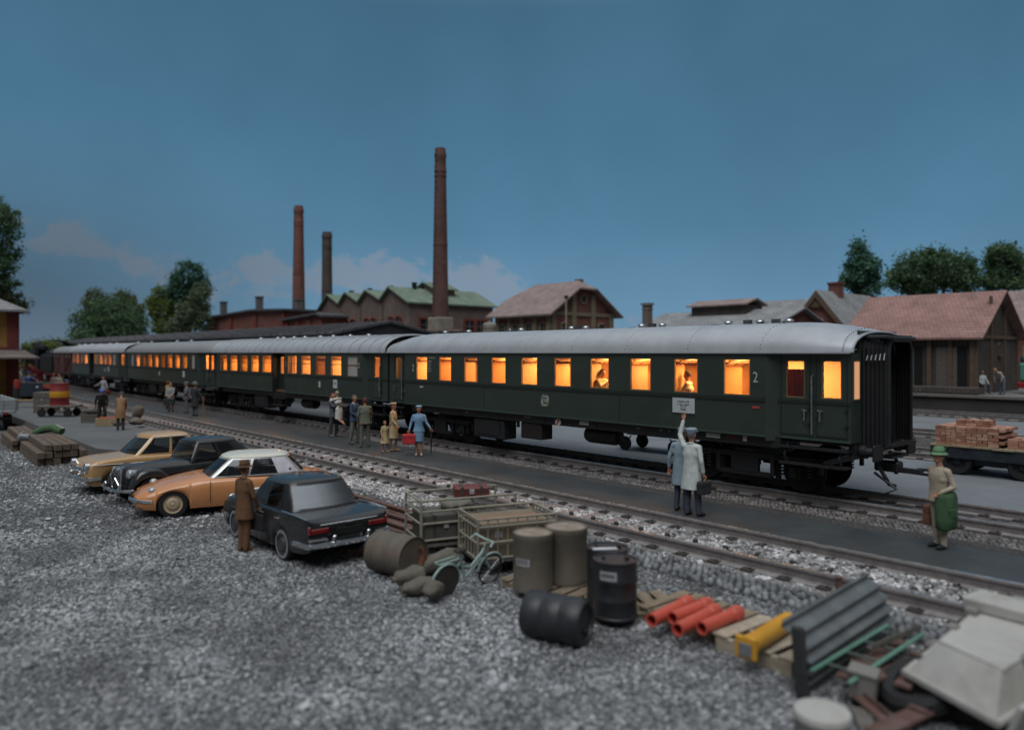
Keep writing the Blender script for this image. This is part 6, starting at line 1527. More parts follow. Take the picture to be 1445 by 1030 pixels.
# --- black saloon with tail fins, seen from behind
BLK = mat('black_car_paint', (.011, .0125, .014), .30, var=.2, vs=3, coat=.4, dirt=.12, dirtcol=(.06, .06, .06))
fin = dict(L=4.88, mat=BLK, s=[0, .1, .5, 1.4, 2.0, 3.0, 3.7, 4.3, 4.75, 4.88], zt=[.62, .80, .92, .97, .97, .97, .95, .92, .88, .80], zs=[.56, .74, .86, .92, .92, .92, .93, .95, .95, .90], hw=[.78, .86, .89, .9, .9, .9, .89, .87, .85, .83], zb=[.34, .26, .23, .23, .23, .23, .23, .26, .32, .38], hs=[.93, .93, .93, .94, .94, .94, .95, .97, .97, .97],
           wheels=(.87, 3.62), r=.325, cab=(1.75, 3.55), gh=dict(f0=1.62, r0=3.82, f1=2.12, r1=3.38, wb=.80, wr=.66, zb=.945, zr=1.40, zt=1.49, ts=[0, .03, .44, .49, .88, 1], win={1: 'a', 3: 'b'}, nr=.90, bow=.14), seats=(2.5, 3.4), hub=mat('dark_hubcap', (.10, .10, .11), .3, .6), whitewall=mat('white_tyre_band', (.24, .255, .27), .6), wheelmat=mat('ivory_wheel', (.5, .46, .38), .4), rearglass=glass('rear_glass_reflecting', (.75, .8, .85), .34, .06, .8))
FN = car('black saloon with tail fins and chrome bumper, seen from behind', (-12.95, 6.27, GZ), PI + R(0), fin, scale=.885)
L2 = fin['L'] / 2
m = MB(); p = [(-L2 + .45, .90, .47), (-L2 - .02, .86, .47), (-L2 - .09, .5, .47), (-L2 - .10, 0, .47)]; bar(m, p + mirror(p)[1:], .055, 0); p = [(-L2 - .01, .84, .57), (-L2 - .05, .5, .575)]; bar(m, p, .03, 0); bar(m, mirror(p), .03, 0)
for sg in (-1, 1): m.box((-L2 - .09, sg * .36, .55), (.09, .07, .17), b=.02)
m.build('rear_bumper', CHROME, FN)
m = MB(); p = [(L2 - .45, .90, .46), (L2 + .02, .82, .46), (L2 + .08, 0, .46)]; bar(m, p + mirror(p)[1:], .05, 0); m.build('front_bumper', CHROME, FN)
for sg in (-1, 1):
    m = MB(); m.box((-L2 + .015, sg * .60, .72), (.06, .38, .12), b=.025); m.box((-L2 + .02, sg * .81, .75), (.08, .05, .16), b=.02); m.build('tail_light', REDGL, FN)
    m = MB(); m.tube([(-L2 + .02, sg * .84, .95), (-L2 + .5, sg * .85, .965), (-L2 + 1.1, sg * .84, .955)], .014, 6); m.build('fin_trim', CHROME, FN)
    for s in (2.55, 3.45): m = MB(); m.box((L2 - s * K, sg * .90, .82), (.16, .025, .025), b=.006); m.build('door_handle', CHROME, FN)
    m = MB(); m.sphere((L2 - .06, sg * .64, .68), (.07, .12, .17), 12, 8); m.build('headlight', LAMPGL, FN)
    m = MB()
    for s in (1.75, 2.66, 3.5): m.tube([(L2 - s * K, sg * .905, .28), (L2 - s * K, sg * .91, .6), (L2 - s * K, sg * .87, .9)], .006, 4)
    m.build('door_seam', BLACK, FN)
m = MB(); m.box((-L2 - .0, 0, .66), (.03, .54, .14), b=.008); m.build('number_plate', PLATE, FN)
m = MB(); m.box((L2 - .0, 0, .70), (.06, .5, .40), b=.03); m.build('radiator_grille', CHROME, FN)
m = MB(); m.tube([(-L2 - .005, -.6, .83), (-L2 - .012, 0, .83), (-L2 - .005, .6, .83)], .008, 4); m.box((-L2 - .015, 0, .80), (.02, .12, .03)); m.build('boot_lid_trim', CHROME, FN)
# --- tan saloon
TAN = paint('tan_paint', (.47, .285, .125))
tn = dict(L=4.45, mat=TAN, s=[0, .06, .3, .9, 1.5, 2.5, 3.3, 3.9, 4.3, 4.45], zt=[.62, .80, .90, .95, .98, .97, .95, .90, .82, .72], zs=[.60, .78, .86, .90, .91, .91, .90, .87, .80, .70], hw=[.70, .78, .82, .84, .845, .845, .83, .81, .77, .72], zb=[.36, .28, .24, .23, .23, .23, .23, .25, .31, .38], hs=[.95] * 10,
          wheels=(.80, 3.35), r=.32, cab=(1.5, 3.3), gh=dict(f0=1.40, r0=3.55, f1=1.95, r1=3.1, wb=.76, wr=.60, zb=.935, zr=1.40, zt=1.50, ts=[0, .03, .46, .51, .9, 1], win={1: 'a', 3: 'b'}, bow=.16), seats=(2.3, 3.1), hub=CHROME)
TN = car('tan saloon with a bright chrome grille, farthest of the four parked cars', (-21.35, 6.15, GZ), -PI / 2 + R(2), tn)
L2 = tn['L'] / 2
m = MB(); p = [(L2 - .3, .82, .44), (L2 + .0, .78, .44), (L2 + .08, .4, .44), (L2 + .09, 0, .44)]; bar(m, p + mirror(p)[1:], .05, 0)
for sg in (-1, 1): m.box((L2 + .08, sg * .36, .48), (.08, .07, .20), b=.02)
m.build('front_bumper', CHROME, TN)
m = MB(); p = [(-L2 + .3, .8, .46), (-L2 - .05, .7, .46), (-L2 - .08, 0, .46)]; bar(m, p + mirror(p)[1:], .05, 0); m.build('rear_bumper', CHROME, TN)
m = MB(); m.box((L2 + .0, 0, .62), (.05, 1.02, .17), b=.02)
for i in range(7): m.box((L2 + .025, -.45 + i * .15, .62), (.03, .012, .15))
m.build('radiator_grille', CHROME, TN)
for sg in (-1, 1):
    m = MB(); m.sphere((L2 - .02, sg * .64, .735), (.06, .10, .10), 14, 8); h_ = m.build('headlight', LAMPGL, TN)
    m = MB(); M = TR(L2 - .0, sg * .64, .735) @ Matrix.Rotation(PI / 2, 4, 'Y'); m.lathe([(.10, -.1), (.125, -.08), (.12, .03), (.10, .035)], 18, M); m.build('rim', CHROME, h_)
    m = MB(); m.box((-L2 + .02, sg * .66, .74), (.06, .12, .16), b=.03); m.build('tail_light', REDGL, TN)
    m = MB(); m.tube([(L2 - .1, sg * .83, .80), (L2 - 1.2 * K, sg * .86, .78), (L2 - 2.6 * K, sg * .86, .76), (-L2 + .3, sg * .80, .74)], .010, 5); m.tube([(L2 - 1.92 * K, sg * .625, 1.395), (L2 - 2.4 * K, sg * .655, 1.40), (L2 - 3.05 * K, sg * .60, 1.395)], .014, 5); m.build('side_trim', CHROME, TN)
# --- old black saloon with separate wings
tr = dict(L=4.4, mat=BLK, s=[0, .1, .4, .9, 1.5, 1.9, 2.6, 3.4, 4.0, 4.4], zt=[.62, .84, .94, .98, 1.0, 1.0, .98, .94, .80, .5], zs=[.60, .72, .80, .85, .88, .9, .9, .86, .70, .45], hw=[.24, .30, .36, .44, .56, .64, .68, .66, .58, .44], zb=[.40, .36, .32, .3, .28, .28, .28, .28, .3, .34], hs=[.92] * 10,
          wheels=(.62, 3.6), arch=(0, 0), r=.36, cab=(2.0, 3.5), gh=dict(f0=1.80, r0=3.95, f1=2.05, r1=3.35, wb=.64, wr=.52, zb=.92, zr=1.38, zt=1.50, ts=[0, .03, .40, .45, .76, 1], win={1: 'a', 3: 'b'}, bow=.06), seats=(2.7, 3.5), hub=mat('dark_hubcap2', (.14, .13, .12), .35, .6), track=.66)
TA = car('old black saloon with separate curved front wings, beside the orange saloon', (-19.25, 6.45, GZ), -PI / 2 + R(8), tr)
L2 = tr['L'] / 2
def wing(s0, path, w0, nm='front_wing'):
    for sg in (-1, 1):
        m = MB(); rr = []
        for (s, z, w, th) in path:
            yc = sg * w0
            rr.append([(L2 - s * K, yc + sg * w * math.cos(a), z + th * math.sin(a)) for a in np.linspace(-.35, PI + .35, 9)])
        m.loft(rr, closed=False, cap=False)
        m.loft([[(p[0], p[1], p[2] - .03) for p in q] for q in rr], closed=False, cap=False)
        m.build(nm, BLK, TA, smooth=60)
wing(0, [(.02, .42, .14, .06), (.10, .60, .17, .10), (.25, .73, .19, .13), (.5, .79, .20, .14), (.8, .76, .20, .13), (1.05, .64, .19, .10), (1.3, .46, .18, .07), (1.55, .34, .16, .05), (2.0, .30, .14, .03), (2.8, .29, .12, .03)], .60)
wing(0, [(2.8, .34, .12, .05), (3.1, .55, .15, .09), (3.35, .73, .17, .12), (3.65, .78, .18, .13), (3.95, .70, .17, .12), (4.25, .50, .15, .09), (4.4, .38, .12, .05)], .58, 'rear_wing')
m = MB(); m.tube([(L2 + .03, -.25, .42), (L2 + .05, -.27, .72), (L2 - .02, -.17, .90), (L2 - .05, 0, .94), (L2 - .02, .17, .90), (L2 + .05, .27, .72), (L2 + .03, .25, .42)], .022, 6)
for k in range(6): m.box((L2 + .03, -.2 + k * .08, .65), (.02, .012, .42))
m.tube([(L2 + .06, -.22, .48), (L2 + .07, 0, .66), (L2 + .06, .22, .48)], .018, 5); m.build('radiator_grille', CHROME, TA)
m = MB(); p = [(L2 - .1, .80, .42), (L2 + .08, .74, .42), (L2 + .14, .4, .40), (L2 + .14, 0, .37)]; bar(m, p + mirror(p)[1:], .038, 0)
for sg in (-1, 1): m.tube([(L2 + .14, sg * .42, .33), (L2 + .17, sg * .42, .45), (L2 + .13, sg * .42, .56)], .03, 6)
m.build('front_bumper', CHROME, TA)
for sg in (-1, 1):
    m = MB(); M = TR(L2 - .12, sg * .42, .78) @ Matrix.Rotation(PI / 2, 4, 'Y'); m.lathe([(0, -.16), (.06, -.14), (.105, -.04), (.115, .04), (.10, .06), (0, .075)], 16, M); m.build('headlight', LAMPGL, TA)
    m = MB(); m.box((L2 - 2.5 * K, sg * .69, .80), (.14, .03, .03), b=.008); m.build('door_handle', CHROME, TA)
# --- grey flatbed lorry at the left edge
GREYP = mat('grey_boards', (.30, .33, .34), .7, var=.15, dirt=.3, dirtcol=(.16, .17, .17))
p = G(19, 607, GZ); t = thing('flatbed_lorry', 'grey flatbed lorry with boarded sides, its tail just inside the left edge', 'lorry', (p.x + .15, p.y - .9, GZ), PI)
m = MB(); m.box((2.4, 0, .82), (4.8, 2.0, .12)); m.build('load_bed', GREYP, t, smooth=0)
for (cx, cy, sx, sy) in ((2.4, 1.0, 4.8, .07), (2.4, -1.0, 4.8, .07), (.03, 0, .07, 1.93)):
    m = MB()
    for k in range(3): m.box((cx, cy, 1.0 + k * .165), (sx, sy, .155), b=.01)
    for k in range(5): m.box((cx + (lerp(-.48, .48, k / 4) * sx if sx > 1 else -.05), cy + ((.05 if cy > 0 else -.05) if sx > 1 else lerp(-.48, .48, k / 4) * sy), 1.16), (.06, .06, .52))
    m.build('side_board', GREYP, t, smooth=0)
m = MB(); m.box((2.6, .35, .62), (5, .1, .2)); m.box((2.6, -.35, .62), (5, .1, .2)); m.box((.25, 0, .55), (.1, 1.7, .12)); m.build('chassis', BLACK, t, smooth=0)
for (x, sgs) in ((1.0, (-.78, .78)), (4.9, (-.78, .78))):
    for y in sgs: m = MB(); m.lathe([(0, -.1), (.42, -.12), (.44, 0), (.42, .12), (.26, .1), (.2, .05), (0, .05)], 24, TR(x, y, .44) @ Matrix.Rotation(PI / 2 * (-1 if y > 0 else 1), 4, 'X')); m.build('wheel', RUBBER, t)
m = MB(); m.box((5.6, 0, 1.2), (1.4, 1.9, 1.0), b=.1); m.box((5.45, 0, 1.95), (1.1, 1.7, .6), b=.15); m.build('cab', GREYP, t)
m = MB()
for y in (-.6, .6): m.box((.0, y, .78), (.04, .2, .1), b=.01)
m.build('tail_light', REDGL, t)
# --- brick trailer behind the coach end
BRK = islandramp('stacked_bricks', [(.26, .12, .075), (.36, .175, .115), (.44, .235, .165), (.5, .31, .24)], .85)
def bricks(label, t0, x0, x1, y0, y1, z0, layers, rag=0):
    t = thing('brick_stack', label, 'bricks', ((x0 + x1) / 2, (y0 + y1) / 2, z0), 0, 'stacks of new bricks on the flat trailer')
    m = MB(); bl, bw, bh = .25, .125, .075; X0, X1, Y0, Y1 = x0 - (x0 + x1) / 2, x1 - (x0 + x1) / 2, y0 - (y0 + y1) / 2, y1 - (y0 + y1) / 2
    for k in range(layers):
        nx = int((X1 - X0) / (bl if k % 2 == 0 else bw)); ny = int((Y1 - Y0) / (bw if k % 2 == 0 else bl))
        dx, dy = (bl, bw) if k % 2 == 0 else (bw, bl)
        for i in range(nx):
            for j in range(ny):
                if 0 < i < nx - 1 and 0 < j < ny - 1 and k < layers - 1: continue
                if k == layers - 1 and random.random() < rag: continue
                m.box((X0 + (i + .5) * dx + random.uniform(-.008, .008), Y0 + (j + .5) * dy + random.uniform(-.008, .008), (k + .5) * (bh + .006)), (dx - .012, dy - .012, bh), rot=(0, 0, random.uniform(-.04, .04)))
    m.build('bricks', BRK, t, smooth=0)
YD = .42; p0 = G(1322, 668, YD); ty = p0.y + 1.0; tx = -7.58; TL_ = 5.2
t = thing('flat_trailer', 'dark flat trailer on thick black tyres carrying bricks, parked beyond the train', 'trailer', (tx, ty, YD))
m = MB(); m.box((TL_ / 2, 0, .66), (TL_, 1.7, .16)); m.box((TL_ / 2, -.82, .56), (TL_, .08, .22)); m.box((TL_ / 2, .82, .56), (TL_, .08, .22)); m.box((1.6, 0, .42), (1.4, 1.2, .3)); m.build('chassis', mat('blue_black_paint', (.02, .027, .035), .5, var=.3), t, smooth=0)
m = MB()
for i in range(21): m.box((.12 + i * .248, 0, .77 + random.uniform(-.006, .006)), (.235, 1.78 + random.uniform(-.05, .05), .05))
m.build('deck_boards', mat('pale_deck_wood', (.34, .27, .17), .85, var=.3, dirt=.3), t, smooth=0)
for x in (.62, 2.15, 4.5):
    for sg in (-1, 1):
        m = MB(); M = TR(x, sg * .66, .37) @ Matrix.Rotation(-sg * PI / 2, 4, 'X')
        m.lathe([(0, -.12), (.34, -.13), (.37, -.08), (.37, .1), (.34, .14), (.24, .14), (.22, .08), (.12, .07), (.10, .12), (0, .12)], 26, M); m.build('wheel', RUBBER, t)
bz = YD + .80
bricks('longest brick stack at the left end of the flat trailer', t, tx + .1, tx + 1.75, ty - .78, ty + .60, bz, 6)
bricks('ragged top layer of bricks lying on the longest stack', t, tx + .5, tx + 1.3, ty - .45, ty + .4, bz + 6 * .081, 2, .25)
bricks('low brick layer between the two taller stacks on the flat trailer', t, tx + 1.78, tx + 2.72, ty - .72, ty + .60, bz, 3, .2)
bricks('tall brick stack cut by the right edge of the picture', t, tx + 2.76, tx + 4.4, ty - .78, ty + .60, bz, 7)
# --- luggage cart beyond the train, teal lorry on the dock
t = thing('luggage_cart', 'low flat luggage cart on four small wheels standing beyond the nearest coach', 'cart', (-16.4, 19.9, YD), R(4))
m = MB(); m.box((1.3, 0, .62), (2.7, 1.2, .08)); m.box((1.3, 0, .53), (2.5, .1, .1)); m.tube([(2.6, 0, .45), (3.5, 0, .3)], .03, 6); m.build('deck', mat('blue_grey_paint', (.05, .06, .07), .6, var=.25), t, smooth=0)
for x in (.3, 2.2):
    for sg in (-1, 1):
        m = MB(); M = TR(x, sg * .5, .24) @ Matrix.Rotation(PI / 2, 4, 'X'); m.lathe([(0, -.04), (.23, -.04), (.24, 0), (.23, .04), (0, .05)], 20, M); m.tube([(x - .2, sg * .44, .5), (x, sg * .44, .26), (x + .2, sg * .44, .5)], .025, 5); m.build('wheel', RUBBER, t)
t = thing('lorry', 'teal and red lorry at the right edge in front of the timber shed', 'lorry', tuple(G(1436, 556, DZ) + Vector((0, .0, 0))), R(-4))
TEAL = paint('teal_paint', (.10, .26, .22)); m = MB(); m.box((1.6, 1.0, 1.25), (3.2, 1.9, 1.1), b=.12); m.box((1.2, 1.0, 2.0), (2.2, 1.75, .55), b=.2); m.build('cab', TEAL, t)
m = MB(); m.box((.9, .1, 2.0), (1.2, .06, .38)); m.box((.09, 1.0, 2.0), (.06, 1.4, .38)); m.build('window', GLASSB, t, smooth=0)
m = MB(); m.box((1.6, 1.0, .5), (3.3, 1.95, .32), b=.05); m.build('bumper', paint('red_paint', (.30, .02, .02)), t)
m = MB(); m.box((-.02, 1.0, 1.0), (.06, 1.3, .5), b=.02); m.box((1.2, .03, .95), (1.4, .04, .45)); m.build('radiator_grille', BLACK, t)
for x in (.8, 2.6): m = MB(); m.cyl((x, 0, .36), (x, .25, .36), .36, n=20); m.build('wheel', RUBBER, t)
p = G(1386, 556, DZ); f = facepx(p, .1, -1)
person('man in a white jacket and green tie sitting on the edge of the dock', (p.x, p.y, DZ - .35), f, 1.7, (.50, .54, .55), (.10, .10, .11), (.3, .3, .3), (.1, .08, .07), coat=(.86, (.52, .55, .56)), arms={'L': ((.26, -.06, 1.14), (.22, -.24, 1.0)), 'R': ((-.26, -.06, 1.14), (-.22, -.24, 1.0))}, legp={'L': ((.16, -.42, .92), (.18, -.46, .45), None), 'R': ((-.14, -.42, .92), (-.18, -.48, .45), None)}, collar=(.08, .25, .18), vox=.022)
p = G(1414, 557, DZ); person('man bending forward in a pale shirt on the dock beside the teal lorry', tuple(p), facepx(p, -.9, -.3), 1.72, (.42, .36, .35), (.11, .14, .18), (.1, .1, .1), (.3, .2, .12), lean=.85, arms={'L': ((.24, -.14, 1.2), (.2, -.3, 1.1)), 'R': ((-.24, -.14, 1.2), (-.2, -.3, 1.1))}, vox=.022)
# passengers at two windows of the nearest coach
def passenger(label, px, f, **k):
    x = XY(px, YF + .55); return person(label, (x, YF + .55, RT + ZB + .08 - .24), f, 1.55, vox=.02, legp={'L': ((.12, -.42, .88), (.12, -.45, .5), None), 'R': ((-.12, -.42, .88), (-.12, -.45, .5), None)}, **k)
passenger('dark-haired passenger seated behind the lit seventh window of the nearest coach', 848, PI / 2, top=(.5, .42, .3), hair=(.04, .02, .015), longhair=True, lean=.1, arms={'L': ((.22, -.2, 1.2), (.15, -.32, 1.42)), 'R': ((-.22, -.2, 1.2), (-.1, -.34, 1.4))})
passenger('passenger in a white shirt behind the lit window above the white destination board', 974, -PI / 2 + .3, top=(.6, .56, .48), hair=(.05, .03, .02), lean=.12, arms={'L': ((.22, -.18, 1.15), (.15, -.36, 1.15)), 'R': ((-.22, -.18, 1.15), (-.1, -.36, 1.15))})
# ------------------------------------------------------------------ goods and junk along the near track
def barrel_mesh(r, h, rings=(.33, .66), seg=28, dent=0.0, seed=1):
    pr = [(0, .015), (r * .93, .015), (r * .95, 0), (r, 0), (r, .025), (r * .975, .035)]
    for u in rings: pr += [(r * .975, h * u - .03), (r * 1.005, h * u - .01), (r * 1.005, h * u + .01), (r * .975, h * u + .03)]
    pr += [(r * .975, h - .035), (r, h - .025), (r, h), (r * .95, h), (r * .93, h - .018), (0, h - .018)]
    m = MB(); m.lathe(pr, seg)
    if dent:
        rr = random.Random(seed); q = []
        ph = rr.uniform(0, 6)
        for (x, y, z) in m.v:
            a = math.atan2(y, x); k = 1 - dent * (.5 + .5 * math.sin(a * 3 + ph + z * 3)) * (.5 + .5 * math.sin(z * 7 + ph)); q.append((x * k, y * k, z))
        m.v = q
    return m
BDRUM = mat('black_drum', (.022, .024, .028), .42, var=.25, vs=6, bump=.1, bs=20, dirt=.2, dirtcol=(.05, .05, .05))
ODRUM = mat('olive_drum', (.115, .105, .085), .7, var=.3, vs=4, bump=.15, dirt=.5, dirtcol=(.11, .05, .03))
LABELP = mat('grey_label', (.34, .33, .35), .7, var=.25, vs=25)
def pallet(label, p, rz, w=1.1, d=.85, h=.14, boards=6, mt=WOOD, group='wooden pallets'):
    t = thing('wooden_pallet', label, 'pallet', p, rz, group)
    for i in range(boards):
        m = MB(); m.box((lerp(-w / 2 + .06, w / 2 - .06, i / (boards - 1)), random.uniform(-.01, .01), h - .012), (w / boards * .82, d, .024), rot=(0, 0, random.uniform(-.015, .015)), b=.004); m.build('board', mt, t, smooth=0)
    for j in (-1, 0, 1): m = MB(); m.box((0, j * (d / 2 - .05), h / 2 - .015), (w, .08, h - .03), b=.006); m.build('bearer', mt, t, smooth=0)
    return t
# fibre drums on a pallet
FIB = mat('fibre_drum', (.155, .135, .108), .85, var=.22, vs=3, bump=.2, bs=35, dirt=.35, dirtcol=(.09, .08, .07))
p = G(772, 832, GZ); pallet('low worn pallet under the two tall grey-brown drums', (p.x + .02, p.y + .18, GZ), R(8), 1.35, 1.0, .12, 6)
for (px, py, r, h, lb, lab_) in ((752, 829, .285, .82, 'tall grey-brown drum with a small paper label, left of a pair', True), (799, 818, .315, .82, 'tall grey-brown drum without a label, right of a pair', False)):
    p = G(px, py, GZ + .13); t = thing('fibre_drum', lb, 'drum', tuple(p), R(-20), 'tall grey-brown drums on the worn pallet')
    m = MB(); m.lathe([(0, 0), (r, 0), (r * 1.01, .03), (r, .06), (r, h - .10), (r * 1.02, h - .09), (r * 1.02, h - .01), (r * .98, h), (r * .93, h - .02), (0, h - .015)], 32); m.build('shell', FIB, t)
    m = MB(); m.sphere((0, 0, h - .02), (r * .9, r * .9, .022), 20, 6); m.build('dusty_lid', mat('dusty_lid', (.27, .225, .18), .95, var=.35, vs=9, bump=.5, bs=25), t)
    if lab_:
        m = MB(); m.lathe([(r + .004, h * .46), (r + .004, h * .59)], 24, rotz(-1.72 - R(-20)), a0=0, a1=.8); m.build('paper_label', LABELP, t)
        m = MB(); 
        for k in range(2): m.lathe([(r + .006, h * (.50 + .045 * k)), (r + .006, h * (.525 + .045 * k))], 18, rotz(-1.64 - R(-20)), a0=0, a1=.62)
        m.build('print', mat('faded_print', (.13, .13, .14), .8), t)
# standing black drums on thin planks, lying black barrel
p = G(868, 868, GZ); pallet('thin pale pallet under the two standing black drums', (p.x - .05, p.y + .25, GZ), R(60), 1.35, .85, .10, 6)
for (px, py, lb, top_) in ((868, 867, 'black ribbed drum with a white label on its side, nearer of the standing two', False), (857, 846, 'black ribbed drum with a white strip across its lid, behind its twin', True)):
    p = G(px, py, GZ + .11); t = thing('oil_drum', lb, 'drum', tuple(p), R(10), 'black drums on the gravel'); h, r = .74, .292
    barrel_mesh(r, h).build('shell', BDRUM, t)
    m = MB(); m.cyl((.12, .10, h - .02), (.12, .10, h + .02), .035, n=10); m.cyl((-.14, -.06, h - .02), (-.14, -.06, h + .012), .025, n=10); m.build('bung', BLACK, t)
    if top_:
        m = MB(); m.box((.02, -.10, h - .006), (.34, .085, .012), rot=(0, 0, .75)); m.build('white_strip', mat('white_tape', (.6, .62, .65), .6), t, smooth=0)
    else:
        m = MB(); m.lathe([(r + .003, h * .70), (r + .003, h * .86)], 18, rotz(-1.58 - .17), a0=0, a1=.78); m.build('paper_label', LABELP, t)
        m = MB(); m.lathe([(r + .005, h * .76), (r + .005, h * .82)], 14, rotz(-1.50 - .17), a0=0, a1=.6); m.build('print', mat('faded_print', (.13, .13, .14), .8), t)
A = G(746, 863, GZ + .285); B = G(827, 879, GZ + .285); d = (B - A); hh = d.length
t = thing('oil_drum', 'black plastic drum with three swollen bands lying on its side', 'drum', tuple(A), 0, 'black drums on the gravel')
M = Vector((0, 0, 1)).rotation_difference(d.normalized()).to_matrix().to_4x4()
m = MB(); r = .285; pr = [(0, .03), (r * .72, .03), (r * .78, 0), (r * .9, 0), (r, .06)]
for c0 in (.16, .5, .82): pr += [(r * .965, hh * (c0 - .15)), (r * 1.0, hh * (c0 - .10)), (r * 1.015, hh * c0), (r * 1.0, hh * (c0 + .10)), (r * .965, hh * (c0 + .145))]
pr += [(r, hh - .05), (r * .9, hh), (r * .76, hh), (r * .70, hh - .035), (0, hh - .035)]
m.lathe(pr, 32, M); m.build('shell', BDRUM, t)
m = MB(); q = M @ Vector((.10, .08, hh - .03)); m.cyl(q, M @ Vector((.10, .08, hh + .005)), .04, n=12); m.build('bung', BLACK, t)
# rusty olive drum
A = G(535, 776, GZ + .34); B = G(582, 787, GZ + .34); d = (B - A) * 1.05
t = thing('steel_drum', 'olive steel drum with a rusty dented end lying beside the black saloon', 'drum', tuple(A)); M = Vector((0, 0, 1)).rotation_difference(d.normalized()).to_matrix().to_4x4()
m = barrel_mesh(.335, d.length, (.27, .63), dent=.03); m.v = [tuple(M @ Vector(v)) for v in m.v]; m.build('shell', ODRUM, t)
m = MB(); m.tube([M @ Vector((.2 * math.cos(a), .2 * math.sin(a), d.length - .01)) for a in np.linspace(.5, 2.6, 8)], [.03, .06, .07, .08, .07, .06, .05, .03], 6); m.build('dent_rim', mat('rust', (.13, .055, .03), .9, var=.4, bump=.4), t)
# sacks
SACK = mat('sack_cloth', (.125, .112, .092), .92, var=.28, vs=6, bump=.5, bs=40)
def sack(label, a, b, r, mt=SACK, flat=.8, group='full sacks on the gravel', tied=True, seed=1):
    a, b = Vector(a), Vector(b); t = thing('sack', label, 'sack', tuple(a), 0, group); d = b - a; L = d.length; rr = random.Random(seed); n = 26
    M = Vector((1, 0, 0)).rotation_difference(d.normalized()).to_matrix().to_4x4(); R_ = []
    pr = [(0, .25), (.03, .55), (.09, .8), (.16, .9), (.25, .97), (.35, 1.0), (.47, .98), (.6, 1.0), (.72, .95), (.82, .88), (.93, .55), (.97, .25), (1.03, .36), (1.08, .42)] if tied else [(0, .3), (.04, .65), (.09, .8), (.15, .9), (.27, .97), (.4, 1), (.55, .96), (.7, .98), (.8, .93), (.9, .8), (.97, .5), (1, .2)]
    ph = rr.uniform(0, 6)
    for (u, k) in pr:
        R_.append([M @ Vector((u * L, r * k * math.cos(q) * (1 + .09 * math.sin(3 * q + ph + u * 5) + .04 * math.sin(7 * q + u * 9)), r * flat * k * math.sin(q) * (1 + .10 * math.sin(2 * q + u * 8 + ph)))) for q in np.linspace(0, 2 * PI, n, endpoint=False)])
    m = MB(); m.loft(R_); m.v = [tuple(Vector(v) + Vector((0, 0, 1)) * r * .07 * math.sin(v[0] * 31 + v[1] * 17 + ph) + d.normalized() * r * .06 * math.sin(v[2] * 40 + ph)) for v in m.v]; o = m.build('sack_body', mt, t, smooth=70)
    if tied: m = MB(); m.tube([M @ Vector((.97 * L, r * .28 * math.cos(q), r * .24 * math.sin(q))) for q in np.linspace(0, 2 * PI, 12, endpoint=False)], .012, 5, closed=True); m.build('tie', mat('string', (.2, .17, .12), .9), t)
    return t
sack('long grey-brown sack lying behind the mint bicycle saddle', G(592, 800, GZ + .16), G(652, 782, GZ + .24), .19, tied=False, seed=2)
sack('tied sack lying against the rusty olive drum', G(600, 806, GZ + .26), G(556, 818, GZ + .2), .15, seed=3)
sack('crumpled tied sack lowest and nearest in the heap by the bicycle', G(612, 822, GZ + .13), G(570, 832, GZ + .13), .15, seed=4)
sack('small full sack standing by the rear wheel of the bicycle', G(617, 838, GZ + .1), G(606, 826, GZ + .28), .15, seed=6, tied=False)
# bicycle
MINT = mat('mint_paint', (.32, .44, .42), .4, var=.12, coat=.2)
A = G(627, 842, GZ); B = G(690, 823, GZ); d = B - A; wb = math.hypot(d.x, d.y); t = thing('bicycle', 'pale mint bicycle leaning among the sacks beside the luggage carts', 'bicycle', tuple(A), math.atan2(d.y, d.x))
lean_ = Matrix.Rotation(R(8), 4, 'X'); r = .23; k = wb / 1.0
def bt(nm, pts, rad, mt=MINT, closed=False, parent=None):
    m = MB(); m.tube([lean_ @ Vector(p) for p in pts], rad, 8, closed=closed); return m.build(nm, mt, parent or t)
rw, fw, bb, sd, hd_ = (0, 0, r), (wb, 0, r), (wb * .40, 0, r * .95), (wb * .26, 0, .62), (wb * .80, 0, .66)
fm = MB()
for pts, rad in (([bb, (wb * .30, 0, .50), sd], .019), ([bb, (wb * .55, 0, .30), (wb * .72, 0, .45), (wb * .79, 0, .60)], .021), ([(wb * .33, 0, .40), (wb * .52, 0, .36), (wb * .70, 0, .50), (wb * .79, 0, .58)], .017), ([rw, bb], .014), ([rw, (wb * .28, 0, .48)], .012), ([hd_, (wb * .85, 0, .45), (wb * .90, 0, .36), fw], .019)): fm.tube([lean_ @ Vector(p) for p in pts], rad, 8)
fm.build('frame', MINT, t)
for nm, c, gm in (('rear_wheel', rw, True), ('front_wheel', fw, False)):
    pts = [(c[0] + r * math.cos(a), 0, c[2] + r * math.sin(a)) for a in np.linspace(0, 2 * PI, 32, endpoint=False)]
    w_ = bt('wheel', pts, .016, RUBBER, True); m = MB()
    for a in np.linspace(0, PI, 9, endpoint=False): m.tube([lean_ @ Vector((c[0] - r * math.cos(a), 0, c[2] - r * math.sin(a))), lean_ @ Vector((c[0] + r * math.cos(a), 0, c[2] + r * math.sin(a)))], .003, 4)
    m.build('spokes', STEEL, w_)
    bt('mudguard', [(c[0] + (r + .03) * math.cos(a), 0, c[2] + (r + .03) * math.sin(a)) for a in np.linspace(.25 if not gm else .1, PI - .1, 14)], .018)
m = MB(); m.v = []; m.cyl((0, -.02, r), (0, .02, r), r * .93, n=28); m.v = [tuple(lean_ @ Vector(v)) for v in m.v]; m.build('skirt_guard', mat('dark_netting', (.055, .05, .043), .9, var=.3), t)
